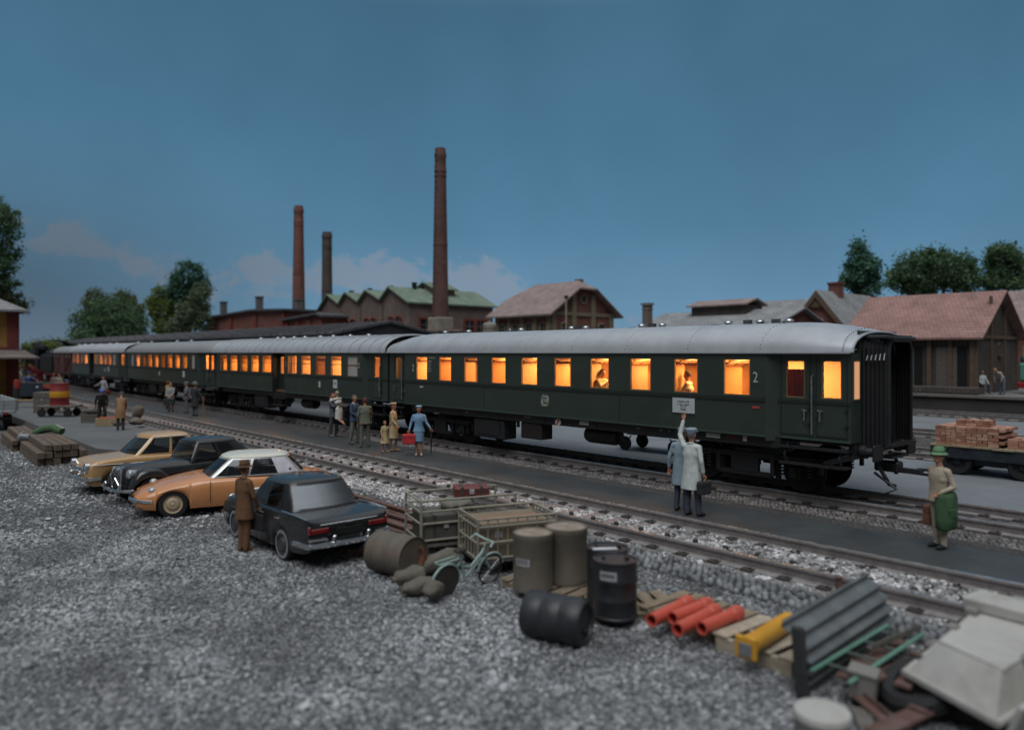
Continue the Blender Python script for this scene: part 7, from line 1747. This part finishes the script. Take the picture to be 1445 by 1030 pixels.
bt('luggage_rack', [(-.2, .05, .54), (wb * .2, .05, .56), (wb * .2, -.05, .56), (-.2, -.05, .54)], .012, closed=True)
bt('handlebar', [(wb * .70, .22, .70), (wb * .78, .20, .76), (wb * .80, 0, .74), (wb * .78, -.20, .76), (wb * .70, -.22, .70)], .016)
m = MB(); m.box((wb * .25, 0, .66), (.20, .12, .05), b=.02); m.v = [tuple(lean_ @ Vector(v)) for v in m.v]; m.build('saddle', mat('dark_leather', (.03, .02, .015), .6), t)
bt('pedal_crank', [(wb * .40 - .10, .09, r * .95 - .08), (wb * .40 - .10, .05, r * .95 - .08), (wb * .4, .03, r * .95), (wb * .4, -.03, r * .95), (wb * .40 + .10, -.05, r * .95 + .08), (wb * .40 + .10, -.09, r * .95 + .08)], .012, STEEL)
# luggage carts of pale tube
CARTM = mat('cart_tube', (.30, .28, .22), .6, .2, var=.25, dirt=.3); TRUNK = mat('grey_trunk', (.085, .08, .068), .8, var=.25, vs=4, dirt=.3)
def cart(label, p, rz, w, d, h, mesh, group='tube-framed luggage carts'):
    t = thing('luggage_cart', label, 'cart', p, rz, group)
    m = MB(); m.box((0, 0, .26), (w, d, .05)); m.box((0, 0, .22), (w - .1, .08, .06)); m.build('deck', WOODG, t, smooth=0)
    m = MB(); x, y = w / 2, d / 2
    for sx in (-1, 1):
        for sy in (-1, 1): m.tube([(sx * x, sy * y, .22), (sx * x, sy * y, h)], .024, 6)
    for z in ((.3, .55, .8, h) if mesh else (.35, h * .62, h * .82, h)):
        for sy in (-1, 1): m.tube([(-x, sy * y, z), (x, sy * y, z)], .02, 6)
        for sx in ((-1, 1) if mesh else (-1,)): m.tube([(sx * x, -y, z), (sx * x, y, z)], .02, 6)
    if mesh:
        for i in range(1, 8):
            for sy in (-1, 1): q = lerp(-x, x, i / 8); m.tube([(q, sy * y, .28), (q, sy * y, h)], .012, 4)
        for i in range(1, 6):
            for sx in (-1, 1): q = lerp(-y, y, i / 6); m.tube([(sx * x, q, .28), (sx * x, q, h)], .012, 4)
    m.build('rail_frame', CARTM, t, smooth=50)
    for sx in (-1, 1):
        for sy in (-1, 1):
            m = MB(); M = TR(sx * (x - .16), sy * (y - .08), .12) @ Matrix.Rotation(PI / 2, 4, 'X'); m.lathe([(0, -.03), (.11, -.03), (.12, 0), (.11, .03), (0, .035)], 16, M); m.build('wheel', RUBBER, t)
    return t
def trunk(label, p, rz, w, d, h, mt=TRUNK, nm='trunk', strap=True, cat='trunk'):
    t = thing(nm, label, cat, p, rz); m = MB(); m.box((0, 0, h / 2), (w, d, h), b=.02); m.build('case_body', mt, t)
    m = MB()
    for sx in (-1, 1):
        if strap: m.box((sx * w * .28, 0, h / 2), (.05, d + .014, h + .014))
    m.box((0, 0, h * .74), (w + .01, d + .01, .02)); m.build('strap', mat('dark_strap', (.05, .045, .038), .8), t, smooth=0)
    m = MB(); m.box((0, -d / 2 - .012, h * .62), (.09, .02, .09), b=.01); m.build('lock', mat('pale_lock', (.36, .34, .36), .5), t)
    return t
p1 = G(634, 779, GZ); rz1 = R(72)
cart('tube-framed luggage cart piled with trunks, a grey sack and a red suitcase', (p1.x, p1.y + .25, GZ), rz1, 1.75, .95, 1.02, False)
c1p = Vector((p1.x, p1.y + .25, 0)); Rz1 = rotz(rz1)
def on(c, Rz, x, y, z): q = Rz @ Vector((x, y, 0)); return (c.x + q.x, c.y + q.y, z)
trunk('large grey-brown trunk with pale locks at the near end of the trunk-laden cart', on(c1p, Rz1, -.42, -.05, GZ + .29), rz1, .75, .80, .46)
trunk('second grey-brown trunk deeper inside the trunk-laden cart', on(c1p, Rz1, .40, .02, GZ + .29), rz1 + .05, .72, .74, .42)
q = on(c1p, Rz1, -.35, .10, GZ + .84); sack('pale grey sack on top of the trunks under the red suitcase', q, on(c1p, Rz1, .25, -.05, GZ + .82), .20, mat('pale_sack', (.17, .165, .14), .92, var=.25, vs=6, bump=.5, bs=35), .6, 'full sacks on the gravel', False, 9)
trunk('dark red suitcase on top of the trunk-laden cart', on(c1p, Rz1, .22, .06, GZ + .93), rz1 - .25, .62, .42, .20, mat('dark_red_leather', (.15, .028, .028), .55, var=.25, vs=6, dirt=.2), 'suitcase', cat='suitcase')
p2 = G(704, 806, GZ); rz2 = R(70)
cart('mesh-sided luggage cart holding a big cardboard box', (p2.x - .12, p2.y + .28, GZ), rz2, 1.35, .95, .92, True)
c2p = Vector((p2.x - .12, p2.y + .28, 0)); Rz2 = rotz(rz2)
CARD = mat('cardboard', (.20, .155, .105), .9, var=.2, vs=3, dirt=.35, dirtcol=(.11, .09, .07))
t = thing('cardboard_box', 'big worn cardboard box inside the mesh-sided cart', 'box', on(c2p, Rz2, 0, 0, GZ + .29), rz2); m = MB(); m.box((0, 0, .27), (1.18, .80, .54), b=.012); m.build('box_body', CARD, t)
m = MB(); m.box((0, 0, .543), (1.18, .05, .006)); m.build('tape', mat('brown_tape', (.33, .13, .06), .6), t, smooth=0)
m = MB(); m.box((-.3, -.404, .36), (.14, .008, .1)); m.build('paper_label', LABELP, t, smooth=0)
# pallets with pipes
REDP = mat('orange_red_plastic', (.52, .085, .055), .45, var=.12, vs=3, dirt=.2, dirtcol=(.36, .13, .10)); YELP = mat('yellow_paint', (.62, .31, .025), .4, var=.12, dirt=.2, dirtcol=(.4, .19, .03)); INRED = mat('pipe_bore', (.38, .03, .02), .7)
p = G(962, 884, GZ); pallet('pallet under the four orange-red pipes', (p.x + .02, p.y + .32, GZ), R(-2), 1.15, 1.0, .17, 6)
def pipe(label, a, b, r, mt):
    a, b = Vector(a), Vector(b); d = b - a; L = d.length; t = thing('drain_pipe', label, 'pipe', tuple(a), 0, 'orange-red drain pipes on the pallet'); M = Vector((0, 0, 1)).rotation_difference(d.normalized()).to_matrix().to_4x4()
    m = MB(); m.lathe([(r * .72, .02), (r * .74, 0), (r, 0), (r, L * .78), (r * 1.04, L * .785)], 22, M); m.build('pipe_body', mt, t)
    m = MB(); m.lathe([(r * 1.02, L * .78), (r * 1.22, L * .80), (r * 1.22, L * .97), (r * 1.16, L), (r * .9, L), (r * .85, L * .9)], 22, M); m.build('socket', mt, t)
    m = MB(); m.lathe([(r * .73, .015), (r * .70, .3), (0, .32)], 20, M); m.build('bore', INRED, t)
zz = GZ + .26
for i, (a, b, lb) in enumerate((((919, 875), (972, 849), 'orange-red pipe nearest the black drums, leftmost of four'), ((949, 872), (999, 852), 'orange-red pipe lying deepest, second from the black drums'), ((956, 888), (1010, 861), 'orange-red pipe pushed farthest forward, third from the black drums'), ((990, 886), (1042, 864), 'orange-red pipe next to the yellow pipe, rightmost of four'))):
    pipe(lb, G(*a, zz), G(*b, zz), .083, REDP)
p = G(1062, 935, GZ); pallet('pale sturdy pallet under the yellow pipe', (p.x + .03, p.y + .47, GZ), R(-4), 1.0, 1.0, .20, 4, mat('pale_plank', (.40, .34, .26), .85, var=.3, vs=8, bump=.35, bs=45, dirt=.25))
a, b = G(1052, 914, GZ + .31), G(1113, 875, GZ + .31); d = b - a; L = d.length
t = thing('flanged_pipe', 'yellow pipe with a square flange on the pale pallet', 'pipe', tuple(a)); M = Vector((0, 0, 1)).rotation_difference(d.normalized()).to_matrix().to_4x4()
m = MB(); m.lathe([(.08, .0), (.125, .0), (.125, .06), (.108, .10), (.108, L * .93), (.10, L), (.0, L)], 24, M); m.build('pipe_body', YELP, t)
m = MB(); ang = math.atan2(d.y, d.x); m.box((.02 * math.cos(ang), .02 * math.sin(ang), 0), (.05, .25, .25), rot=(0, 0, ang), b=.015); m.build('square_flange', YELP, t)
m = MB(); m.box((-.012 * math.cos(ang), -.012 * math.sin(ang), -.02), (.02, .15, .15), rot=(0, 0, ang), b=.01); m.build('grey_opening', mat('grey_metal', (.16, .17, .18), .6), t)
m = MB(); q = M @ Vector((0, 0, L + .05)); m.sphere(q, (.06, .06, .06), 12, 8); m.build('end_plug', mat('brown_plug', (.05, .035, .03), .7), t)
# rusty rails lying beside the track
RUST = mat('rusty_steel', (.115, .062, .050), .9, var=.35, vs=5, bump=.35, bs=30, dirt=.3, dirtcol=(.16, .15, .15))
for i, (yy, x0, x1, lb) in enumerate(((8.98, -16.6, -10.7, 'rusty beam lying closest to the near track behind the fin-tailed black saloon'), (8.52, -15.6, -10.9, 'rusty beam in the middle of the three beside the near track'), (8.12, -14.8, -11.2, 'rusty beam nearest the black saloon of the three beside the track'))):
    t = thing('rusty_beam', lb, 'beam', ((x0 + x1) / 2, yy, GZ + .03), R((-1.2, .8, -.5)[i]), 'rusty beams beside the near track'); l2 = (x1 - x0) / 2
    m = MB(); m.box((0, 0, .02), (2 * l2, .26, .04)); m.box((0, 0, .075), (2 * l2, .05, .07)); m.box((0, 0, .115), (2 * l2, .11, .035)); m.build('beam_profile', RUST, t, smooth=0)
    m = MB()
    for k in range(6): m.cyl((lerp(-l2 + .3, l2 - .3, k / 5), .09, .04), (lerp(-l2 + .3, l2 - .3, k / 5), .09, .075), .03, n=6)
    m.build('bolt_heads', RUST, t)
# junk heap at the right
CORR = mat('galvanised_sheet', (.20, .215, .22), .42, .5, var=.2, vs=3, bump=.1, dirt=.35, dirtcol=(.09, .09, .09))
t = thing('corrugated_sheet', 'dark grey corrugated iron sheet standing on edge in front of the junk', 'sheet', (-3.66, 7.30, GZ), 0)
m = MB(); n = 90; pr = []
for i in range(n + 1):
    u = i / n; z = lerp(0.0, .74, u); pr.append((-.10 * (1 - u) + .12 * math.sin(u * PI) * 1.0 - .30 * u ** 2.2 + .040 * math.sin(u * 2 * PI * 6.3), z))
R_ = []
for k in range(9): y = 2.18 * k / 8; R_.append([(p[0] - .03 * k / 8, y, p[1] * (1 + .06 * k / 8) + .03 * k / 8) for p in pr])
m.loft(R_, closed=False, cap=False); m.loft([[(p[0] - .018, p[1], p[2]) for p in q] for q in R_], closed=False, cap=False); m.build('sheet', CORR, t, smooth=70)
m = MB(); m.box((-.07, .0, .36), (.14, .07, .74), rot=(.0, -.08, 0), b=.02); m.build('end_post', mat('dark_post', (.03, .032, .034), .7), t)
t = thing('ladder', 'short mint-green metal ladder lying on rusty boards', 'ladder', (-3.42, 7.4, GZ + .30), R(0), None)
GRN = mat('mint_green_metal', (.115, .25, .19), .55, var=.2, dirt=.25)
for x in (-.19, .19): m = MB(); m.box((x, .85, .02), (.045, 1.9, .035), b=.008); m.build('side_rail', GRN, t)
for k in range(4): m = MB(); m.tube([(-.19, .2 + k * .45, .015), (.19, .2 + k * .45, .015)], .016, 6); m.build('rung', mat('dark_rung', (.07, .10, .085), .6), t)
rr = random.Random(4)
for i, (x, y, w, l, a, z, lb) in enumerate(((-3.42, 8.35, .17, 1.7, 3, .22, 'rusty board under the mint ladder, next to the corrugated sheet'), (-3.18, 8.3, .15, 1.6, -4, .20, 'rusty board under the middle of the mint ladder'), (-2.98, 8.5, .16, 1.5, 5, .22, 'rusty board sticking out beyond the mint ladder'), (-2.72, 7.25, .19, 1.0, -6, .16, 'broad rusty plank lowest in the junk heap near the grey round lid'))):
    t = thing('rusty_board', lb, 'board', (x, y, GZ + z), R(a), 'rusty boards in the junk heap'); m = MB(); m.box((0, 0, 0), (w, l, .04), rot=(R(-3), 0, 0), b=.006); m.build('plank', RUST, t, smooth=0); m = MB(); m.box((0, l * .3, .026), (w * .9, .06, .014)); m.build('batten', RUST, t, smooth=0)
GREYJ = mat('grey_scrap', (.20, .195, .18), .75, var=.2, vs=3, dirt=.35, dirtcol=(.12, .10, .08)); PALEG = mat('pale_grey_enamel', (.43, .42, .395), .6, var=.12, vs=2.5, dirt=.55, dirtcol=(.24, .21, .17))
p = G(1213, 980, GZ + .15); t = thing('scrap_box', 'small open grey metal box between the ladder and the grey round drum', 'box', (p.x, p.y + .1, GZ + .08), R(15)); m = MB(); m.box((0, 0, .14), (.24, .24, .28), rot=(0, .1, 0), b=.02); m.build('box_body', GREYJ, t); m = MB(); m.box((.0, 0, .285), (.27, .27, .02), rot=(0, .1, 0)); m.build('rim', GREYJ, t, smooth=0)
p = G(1160, 1002, GZ + .33); t = thing('lidded_drum', 'short grey drum with a pale round lid at the bottom edge', 'drum', (p.x, p.y, GZ)); m = MB(); m.lathe([(0, 0), (.225, 0), (.235, .04), (.235, .28), (.225, .29)], 30); m.build('shell', GREYJ, t); m = MB(); m.lathe([(.25, .27), (.255, .30), (.24, .335), (.20, .345), (.0, .35)], 30); m.build('lid', PALEG, t)
for i, (x, y, z, sz, lb, mt) in enumerate(((-3.30, 7.62, .10, (.22, .16, .13), 'broken grey lump of masonry near the foot of the ladder', GREYJ), (-2.95, 7.75, .08, (.16, .2, .12), 'pale broken stone beside the tyre', STONE), (-3.05, 9.05, .24, (.24, .18, .16), 'grey broken stone behind the ladder top', GREYJ), (-2.78, 9.2, .26, (.2, .2, .16), 'whitish broken block near the near rail', PALEG), (-3.42, 7.22, .06, (.13, .12, .09), 'small rusty lump beside the corrugated sheet', RUST))):
    t = thing('rubble_block', lb, 'rubble', (x, y, GZ + z), i * .7, 'broken blocks in the junk heap'); m = MB(); m.box((0, 0, 0), sz, b=.03); m.v = [(v[0] * (1 + .18 * math.sin(v[1] * 30 + i)), v[1] * (1 + .15 * math.sin(v[2] * 40 + i)), v[2] * (1 + .2 * math.sin(v[0] * 25 + 2 * i))) for v in m.v]; m.build('stone', mt, t, smooth=20)
for i, (px, py, z, lb, l, w, mt, rz) in enumerate(((1205, 940, .16, 'rusty angle iron lying across the ladder foot', .8, .06, RUST, .5), (1262, 900, .36, 'grey lath lying over the rusty boards by the tyre', .9, .07, WOODG, -.2), (1240, 1008, .12, 'dark rusty strip in front of the tyre', .7, .10, RUST, 1.0))):
    p = G(px, py, GZ + z); t = thing('scrap_strip', lb, 'scrap', tuple(p), rz, 'loose strips in the junk heap'); m = MB(); m.box((0, 0, 0), (w, l, .025), rot=(.06, 0, 0), b=.004); m.build('strip', mt, t, smooth=0); m = MB(); m.box((w / 2, 0, .03), (.012, l, .06), rot=(.06, 0, 0)); m.build('flange', mt, t, smooth=0)
# scrap fill: ground-level sheets and stakes
for (px, py, lb, h) in ((1184, 850, 'short rusty stake by the near track left of the corrugated sheet', .34),):
    p = G(px, py, .24); t = thing('stake', lb, 'stake', tuple(p)); m = MB(); m.tube([(0, 0, 0), (0, 0, h * .8), (0, 0, h)], [.045, .05, .03], 10); m.build('post', RUST, t); m = MB(); m.cyl((0, 0, h), (0, 0, h + .02), .055, n=10); m.build('cap', RUST, t)
p = G(1296, 968, GZ + .25); t = thing('tyre', 'black tyre wedged under the pale grey trough', 'tyre', (p.x, p.y + .1, GZ + .22), 0); M = Matrix.Rotation(R(22), 4, 'X') @ Matrix.Rotation(R(-14), 4, 'Y')
m = MB(); m.lathe([(.24, -.09), (.34, -.11), (.40, -.07), (.415, 0), (.40, .07), (.34, .11), (.24, .09), (.22, 0), (.24, -.09)], 36, M); m.build('rubber_ring', RUBBER, t); m = MB(); m.lathe([(.418, -.035), (.424, -.02), (.418, -.005)], 36, M); m.lathe([(.418, .02), (.424, .03), (.416, .045)], 36, M); m.build('tread', RUBBER, t)
t = thing('metal_trough', 'large pale grey metal trough lying upside down at the right edge', 'trough', (-2.40, 8.5, GZ))
TP = [(-2.66, 8.01), (-2.05, 7.71), (-1.88, 9.45), (-2.72, 9.62)]; RM = [(-2.93, 7.88), (-2.00, 7.38), (-1.70, 9.62), (-2.98, 9.80)]
o = Vector((-2.40, 8.5, GZ)); zt, zr_ = .86 - GZ, .50 - GZ; m = MB()
q = lambda P, z, k=1.0: [((p[0] - o.x) * k, (p[1] - o.y) * k, z) for p in P]
m.add(q(TP, zt) + q(RM, zr_) + q(TP, zt - .03, .96) + q(RM, zr_, .965), [(0, 1, 2, 3), (11, 10, 9, 8)] + [(i, (i + 1) % 4, (i + 1) % 4 + 4, i + 4) for i in range(4)] + [(i + 12, (i + 1) % 4 + 12, (i + 1) % 4 + 8, i + 8) for i in range(4)] + [(i + 4, (i + 1) % 4 + 4, (i + 1) % 4 + 12, i + 12) for i in range(4)]); m.build('shell', PALEG, t, smooth=0)
m = MB(); m.tube(q(RM, zr_), .04, 8, closed=True); m.build('rim', PALEG, t)
m = MB(); m.tube(q(TP, zt - .008), .018, 6, closed=True); m.build('rolled_edge', PALEG, t)
m = MB(); m.box((.08, .86, zt + .075), (1.0, .42, .15), rot=(0, 0, -.12), b=.025); m.build('raised_end', PALEG, t)
for (c, d) in (((-.30, .02, zt - .03), (.10, .15, .12)), ((-.30, .60, zt + .02), (.12, .13, .10)), ((.42, -.30, zt - .03), (.09, .16, .10)), ((.46, .35, zt - .02), (.09, .16, .10))):
    m = MB(); m.box(c, d, b=.012); m.build('bracket', GREYJ, t)
for (x, y, lb) in ((-2.36, 8.05, 'grey timber block propping the near half of the pale trough'), (-2.34, 9.3, 'grey timber block propping the far half of the pale trough')):
    t = thing('timber_block', lb, 'block', (x, y, GZ), R(5), 'blocks under the trough'); m = MB(); m.box((0, 0, .165), (1.1 if y < 9 else 1.0, .2, .33), b=.015); m.build('block', WOODG, t, smooth=0)
t = thing('enamel_sheet', 'pale green-edged enamel sheet leaning at the right edge below the trough', 'sheet', (-1.86, 7.35, GZ + .05), R(-6)); m = MB(); m.box((0, .5, .3), (.05, 1.3, .6), rot=(0, .35, 0), b=.01); m.build('sheet_face', PALEG, t); m = MB(); m.box((-.10, .5, .02), (.07, 1.32, .07), rot=(0, .35, 0)); m.build('edge_strip', GRN, t, smooth=0)
for i, (x, y, rx, rz, w, l, lb) in enumerate(((-2.95, 7.05, 2, 35, .16, .7, 'pale weathered board across the bottom of the junk heap'), (-2.35, 7.05, 4, -25, .2, .9, 'grey board lying under the open end of the trough'))):
    t = thing('scrap_board', lb, 'board', (x, y, GZ + .07), R(rz)); m = MB(); m.box((0, 0, 0), (w, l, .045), rot=(R(rx), 0, 0), b=.006); m.build('plank', WOODG, t, smooth=0); m = MB(); m.box((0, -l * .3, .03), (w, .05, .02)); m.build('batten', WOODG, t, smooth=0)
# ------------------------------------------------------------------ the raised loading area on the left
def crate(label, p, rz, w, d, h, mt=WOOD, fill=None, group='wooden crates on the loading area'):
    t = thing('wooden_crate', label, 'crate', p, rz, group)
    m = MB(); n = max(2, int(h / .11))
    for k in range(n):
        z = (k + .5) * h / n
        for sy in (-1, 1): m.box((0, sy * d / 2, z), (w, .025, h / n * .82), b=.004)
        for sx in (-1, 1): m.box((sx * w / 2, 0, z), (.025, d - .026, h / n * .82), b=.004)
    for sx in (-1, 1):
        for sy in (-1, 1): m.box((sx * (w / 2 - .03), sy * (d / 2 - .03), h / 2), (.05, .05, h - .01))
    m.build('slats', mt, t, smooth=0); m = MB(); m.box((0, 0, .03), (w - .03, d - .03, .03)); m.build('crate_floor', mt, t, smooth=0)
    if fill:
        m = MB(); rr = random.Random(len(label))
        for i in range(50): m.sphere((rr.uniform(-w / 2 + .08, w / 2 - .08), rr.uniform(-d / 2 + .08, d / 2 - .08), h - .09 + rr.uniform(0, .09)), .05, 7, 5)
        stuff(m.build('apples', fill, t))
    return t
APPLE = islandramp('red_apples', [(.35, .03, .02), (.45, .07, .03), (.5, .14, .05)], .45)
p = G(147, 601, LZ); crate('slatted pale crate full of red apples in front of the bowed old man', (p.x, p.y + .25, LZ), R(62), 1.05, .62, .36, mat('pale_crate_wood', (.36, .27, .16), .85, var=.25, vs=7, bump=.3), APPLE)
p = G(121, 596, LZ); crate('worn brown crate with sacks beside the bending worker', (p.x, p.y + .3, LZ), R(50), .75, .7, .40, WOODG)
sack('brown sack slumped on the worn crate beside the worker', (p.x - .3, p.y + .25, LZ + .55), (p.x + .3, p.y + .45, LZ + .5), .28, SACK, .8, 'sacks on the loading area', False, 11)
p = G(187, 600, LZ); sack('grey-brown sack lying right of the bowed old man', (p.x - .3, p.y, LZ + .16), (p.x + .45, p.y + .3, LZ + .16), .2, SACK, .75, 'sacks on the loading area', True, 12)
p = G(182, 592, LZ); sack('sack leaning behind the bowed old man', (p.x, p.y + .3, LZ + .05), (p.x + .1, p.y + .5, LZ + .65), .25, SACK, .85, 'sacks on the loading area', False, 13)
p = G(163, 601, LZ); sack('small sack lying between the apple crate and the old man', (p.x - .2, p.y - .1, LZ + .13), (p.x + .2, p.y + .15, LZ + .13), .16, SACK, .8, 'sacks on the loading area', True, 14)
p = G(158, 596, LZ); t = thing('milk_churn', 'dull grey metal churn between the worker and the old man', 'churn', (p.x, p.y + .35, LZ)); m = MB(); m.lathe([(0, 0), (.2, 0), (.21, .05), (.21, .45), (.13, .6), (.12, .68), (.17, .72), (.17, .76), (0, .78)], 20); m.build('churn_body', mat('dull_zinc', (.19, .20, .21), .45, .6, var=.2), t); m = MB(); m.tube([(.2, 0, .45), (.27, 0, .5), (.2, 0, .56)], .018, 6); m.build('handle', STEEL, t)
p = G(101, 583, LZ); pallet('grey pallet lying on the loading area near the porter', (p.x, p.y + .3, LZ), R(40), 1.6, 1.1, .17, 6, WOODG)
p = G(71, 588, LZ); t = thing('platform_cart', 'flat platform cart carrying the red and yellow barrel', 'cart', (p.x, p.y + .4, LZ), R(50)); m = MB(); m.box((0, 0, .52), (1.9, 1.05, .09), b=.01); m.build('deck', WOODG, t, smooth=0)
for sx in (-1, 1):
    for sy in (-1, 1): m = MB(); m.lathe([(0, -.04), (.2, -.04), (.2, .04), (0, .05)], 18, TR(sx * .65, sy * .42, .2) @ Matrix.Rotation(PI / 2, 4, 'X')); m.box((sx * .65, sy * .34, .36), (.08, .05, .26)); m.build('wheel', RUBBER, t)
m = MB(); m.tube([(.9, 0, .5), (1.25, 0, .75), (1.35, 0, 1.05)], .022, 6); m.tube([(1.35, -.2, 1.05), (1.35, .2, 1.05)], .02, 6); m.build('handle', mat('grey_tube', (.3, .3, .3), .5, .4), t)
bp = (p.x - .05, p.y + .42, LZ + .57); t = thing('oil_drum', 'red barrel with a yellow band standing on the platform cart', 'drum', bp, 0, None); barrel_mesh(.44, 1.12, (.33, .66)).build('shell', mat('red_drum', (.23, .028, .03), .5, var=.2, dirt=.15), t); m = MB(); m.lathe([(.446, .40), (.452, .42), (.452, .70), (.446, .72)], 28); m.build('yellow_band', mat('yellow_band', (.55, .27, .02), .5, var=.1), t)
p = G(51, 582, LZ); trunk('brown-grey packing case left of the platform cart', (p.x, p.y + .5, LZ), R(50), .95, .9, 1.1, mat('packing_case', (.13, .115, .10), .9, var=.25, vs=4, dirt=.3), 'packing_case', False, 'case')
p = G(31, 575, LZ); t = thing('bench', 'low yellowish wooden bench in front of the electric luggage truck', 'bench', (p.x, p.y + .2, LZ), R(55)); m = MB(); m.box((0, 0, .42), (1.5, .42, .06), b=.01); m.build('seat', mat('yellow_wood', (.33, .23, .10), .8, var=.25), t, smooth=0)
for sx in (-1, 1): m = MB(); m.box((sx * .6, 0, .2), (.07, .36, .4)); m.build('leg', WOODD, t, smooth=0)
p = G(42, 566, LZ); ec = Vector((p.x, p.y + .3, LZ)); t = thing('electric_truck', 'dark blue electric luggage truck with a driver and red crates', 'luggage truck', tuple(ec), R(48)); NAVY = mat('navy_paint', (.022, .032, .045), .45, var=.25, coat=.2)
m = MB(); m.box((-.15, -.50, .80), (2.0, .08, .95), b=.03); m.box((.0, .1, .42), (2.3, 1.2, .14)); m.build('front_panel', NAVY, t); m = MB(); m.box((.7, .4, .62), (1.2, .9, .4), b=.03); m.build('battery_box', NAVY, t)
for sx in (-.8, .8):
    for sy in (-.4, .5): m = MB(); m.cyl((sx, sy - .08, .26), (sx, sy + .08, .26), .26, n=18); m.build('wheel', RUBBER, t)
for sx in (-.75, .5): m = MB(); m.lathe([(0, .03), (.08, .02), (.1, -.02), (.09, -.06)], 14, TR(sx, -.56, .95) @ Matrix.Rotation(PI / 2, 4, 'X')); m.build('headlight', LAMPGL, t)
m = MB(); m.box((-.25, .2, .72), (.5, .5, .5), b=.04); m.build('seat', BLACK, t)
q = rotz(R(48)) @ Vector((-.45, .05, 0)); pp = (ec.x + q.x, ec.y + q.y, LZ + .35)
person('driver in a blue jacket and cap with arms spread on the electric luggage truck', pp, facepx(pp, .25, -.95), 1.6, (.035, .07, .20), (.06, .07, .10), (.03, .03, .03), (.05, .03, .02), hat='cap', hatc=(.06, .10, .28), arms={'L': ((.34, -.12, 1.28), (.58, -.20, 1.12)), 'R': ((-.28, -.1, 1.15), (-.2, -.3, 1.1))}, collar=(.5, .5, .5), vox=.02)
RC = mat('red_crate_paint', (.30, .055, .035), .75, var=.25, vs=6)
for (x, y, z, a, lb) in ((.75, .15, .83, 4, 'red crate on the battery box of the electric luggage truck'), (.15, .75, .50, -6, 'red crate behind the driver of the electric luggage truck'), (-.55, .80, .50, 5, 'red crate at the left rear of the electric luggage truck')):
    q = rotz(R(48)) @ Vector((x, y, 0)); crate(lb, (ec.x + q.x, ec.y + q.y, LZ + z), R(48 + a), .62, .45, .26, RC, None, 'red crates')
for (px, py, z, lb, mt, w) in ((79, 570, 0, 'pale wooden crate behind the red barrel', WOOD, .9), (80, 560, .0, 'red-brown crate between the pair and the porter', RC, .9)):
    p = G(px, py, LZ); crate(lb, (p.x, p.y, LZ + z), R(50), w, .7, .62, mt)
p = G(19, 568, LZ); t = thing('fuel_can_post', 'dark post with a red canister near the ochre building wall', 'post', (p.x, p.y + .2, LZ)); m = MB(); m.cyl((0, 0, 0), (0, 0, .9), .13, n=14); m.build('post', BLACK, t); m = MB(); m.lathe([(0, .9), (.16, .92), (.2, 1.35), (.16, 1.5), (0, 1.5)], 16); m.build('canister', mat('red_canister', (.28, .03, .025), .5), t)
# timber stacks below the edge wall
TIMB = mat('old_timber', (.125, .095, .072), .9, var=.4, vs=7, bump=.4, bs=40, dirt=.35, dirtcol=(.12, .06, .035))
TEND = mat('timber_end', (.05, .045, .042), .9, var=.4, vs=12)
def timbers(label, x0, x1, y0, nx, nz, s, seed):
    t = thing('timber_stack', label, 'timber', ((x0 + x1) / 2, y0, GZ), R(-2), 'stacks of old timber below the edge wall'); rr = random.Random(seed); l2 = (x1 - x0) / 2
    for k in range(nz):
        for i in range(nx - (k if k > 1 else 0)):
            m = MB(); o = rr.uniform(-.12, .12); y = (i + .5 * (k if k > 1 else 0)) * s * 1.04; z = (k + .5) * s; m.box((o, y, z), (2 * l2, s * .94, s * .92), rot=(0, 0, rr.uniform(-.01, .01)), b=.015); m.build('beam', TIMB, t, smooth=0)
    return t
timbers('larger stack of old square timbers nearest the tan saloon', -31.0, -27.0, 4.55, 6, 3, .22, 3)
timbers('smaller stack of old timbers nearer the grey lorry', -35.5, -31.8, 4.55, 5, 3, .20, 5)
p = G(77, 622, GZ + .6); t = thing('canvas_roll', 'green and white rolled canvas bent over the timber stacks', 'canvas', (-31.0, 5.35, GZ + .62)); m = MB(); m.tube([(-.4, -.35, 0), (-.2, -.1, .16), (.1, .15, .22), (.5, .35, .10)], [.12, .14, .14, .12], 10); m.build('roll', mat('green_canvas', (.06, .12, .06), .85, var=.3), t); m = MB(); m.tube([(-.42, -.25, .08), (-.2, .0, .24), (.1, .25, .28), (.45, .42, .16)], .06, 8); m.build('white_hem', mat('off_white_canvas', (.42, .36, .3), .85), t)
p = G(42, 625, GZ); t = thing('metal_can', 'dented grey metal can between the two timber stacks', 'can', (-31.6, 4.9, GZ + .45)); m = MB(); m.lathe([(0, 0), (.15, 0), (.15, .34), (.10, .38), (0, .38)], 16, Matrix.Rotation(R(80), 4, 'X')); m.build('can_body', mat('dull_zinc2', (.3, .31, .32), .4, .6), t); m = MB(); m.tube([(0, -.1, .15), (0, -.2, .24), (0, -.3, .15)], .015, 5); m.build('handle', STEEL, t)
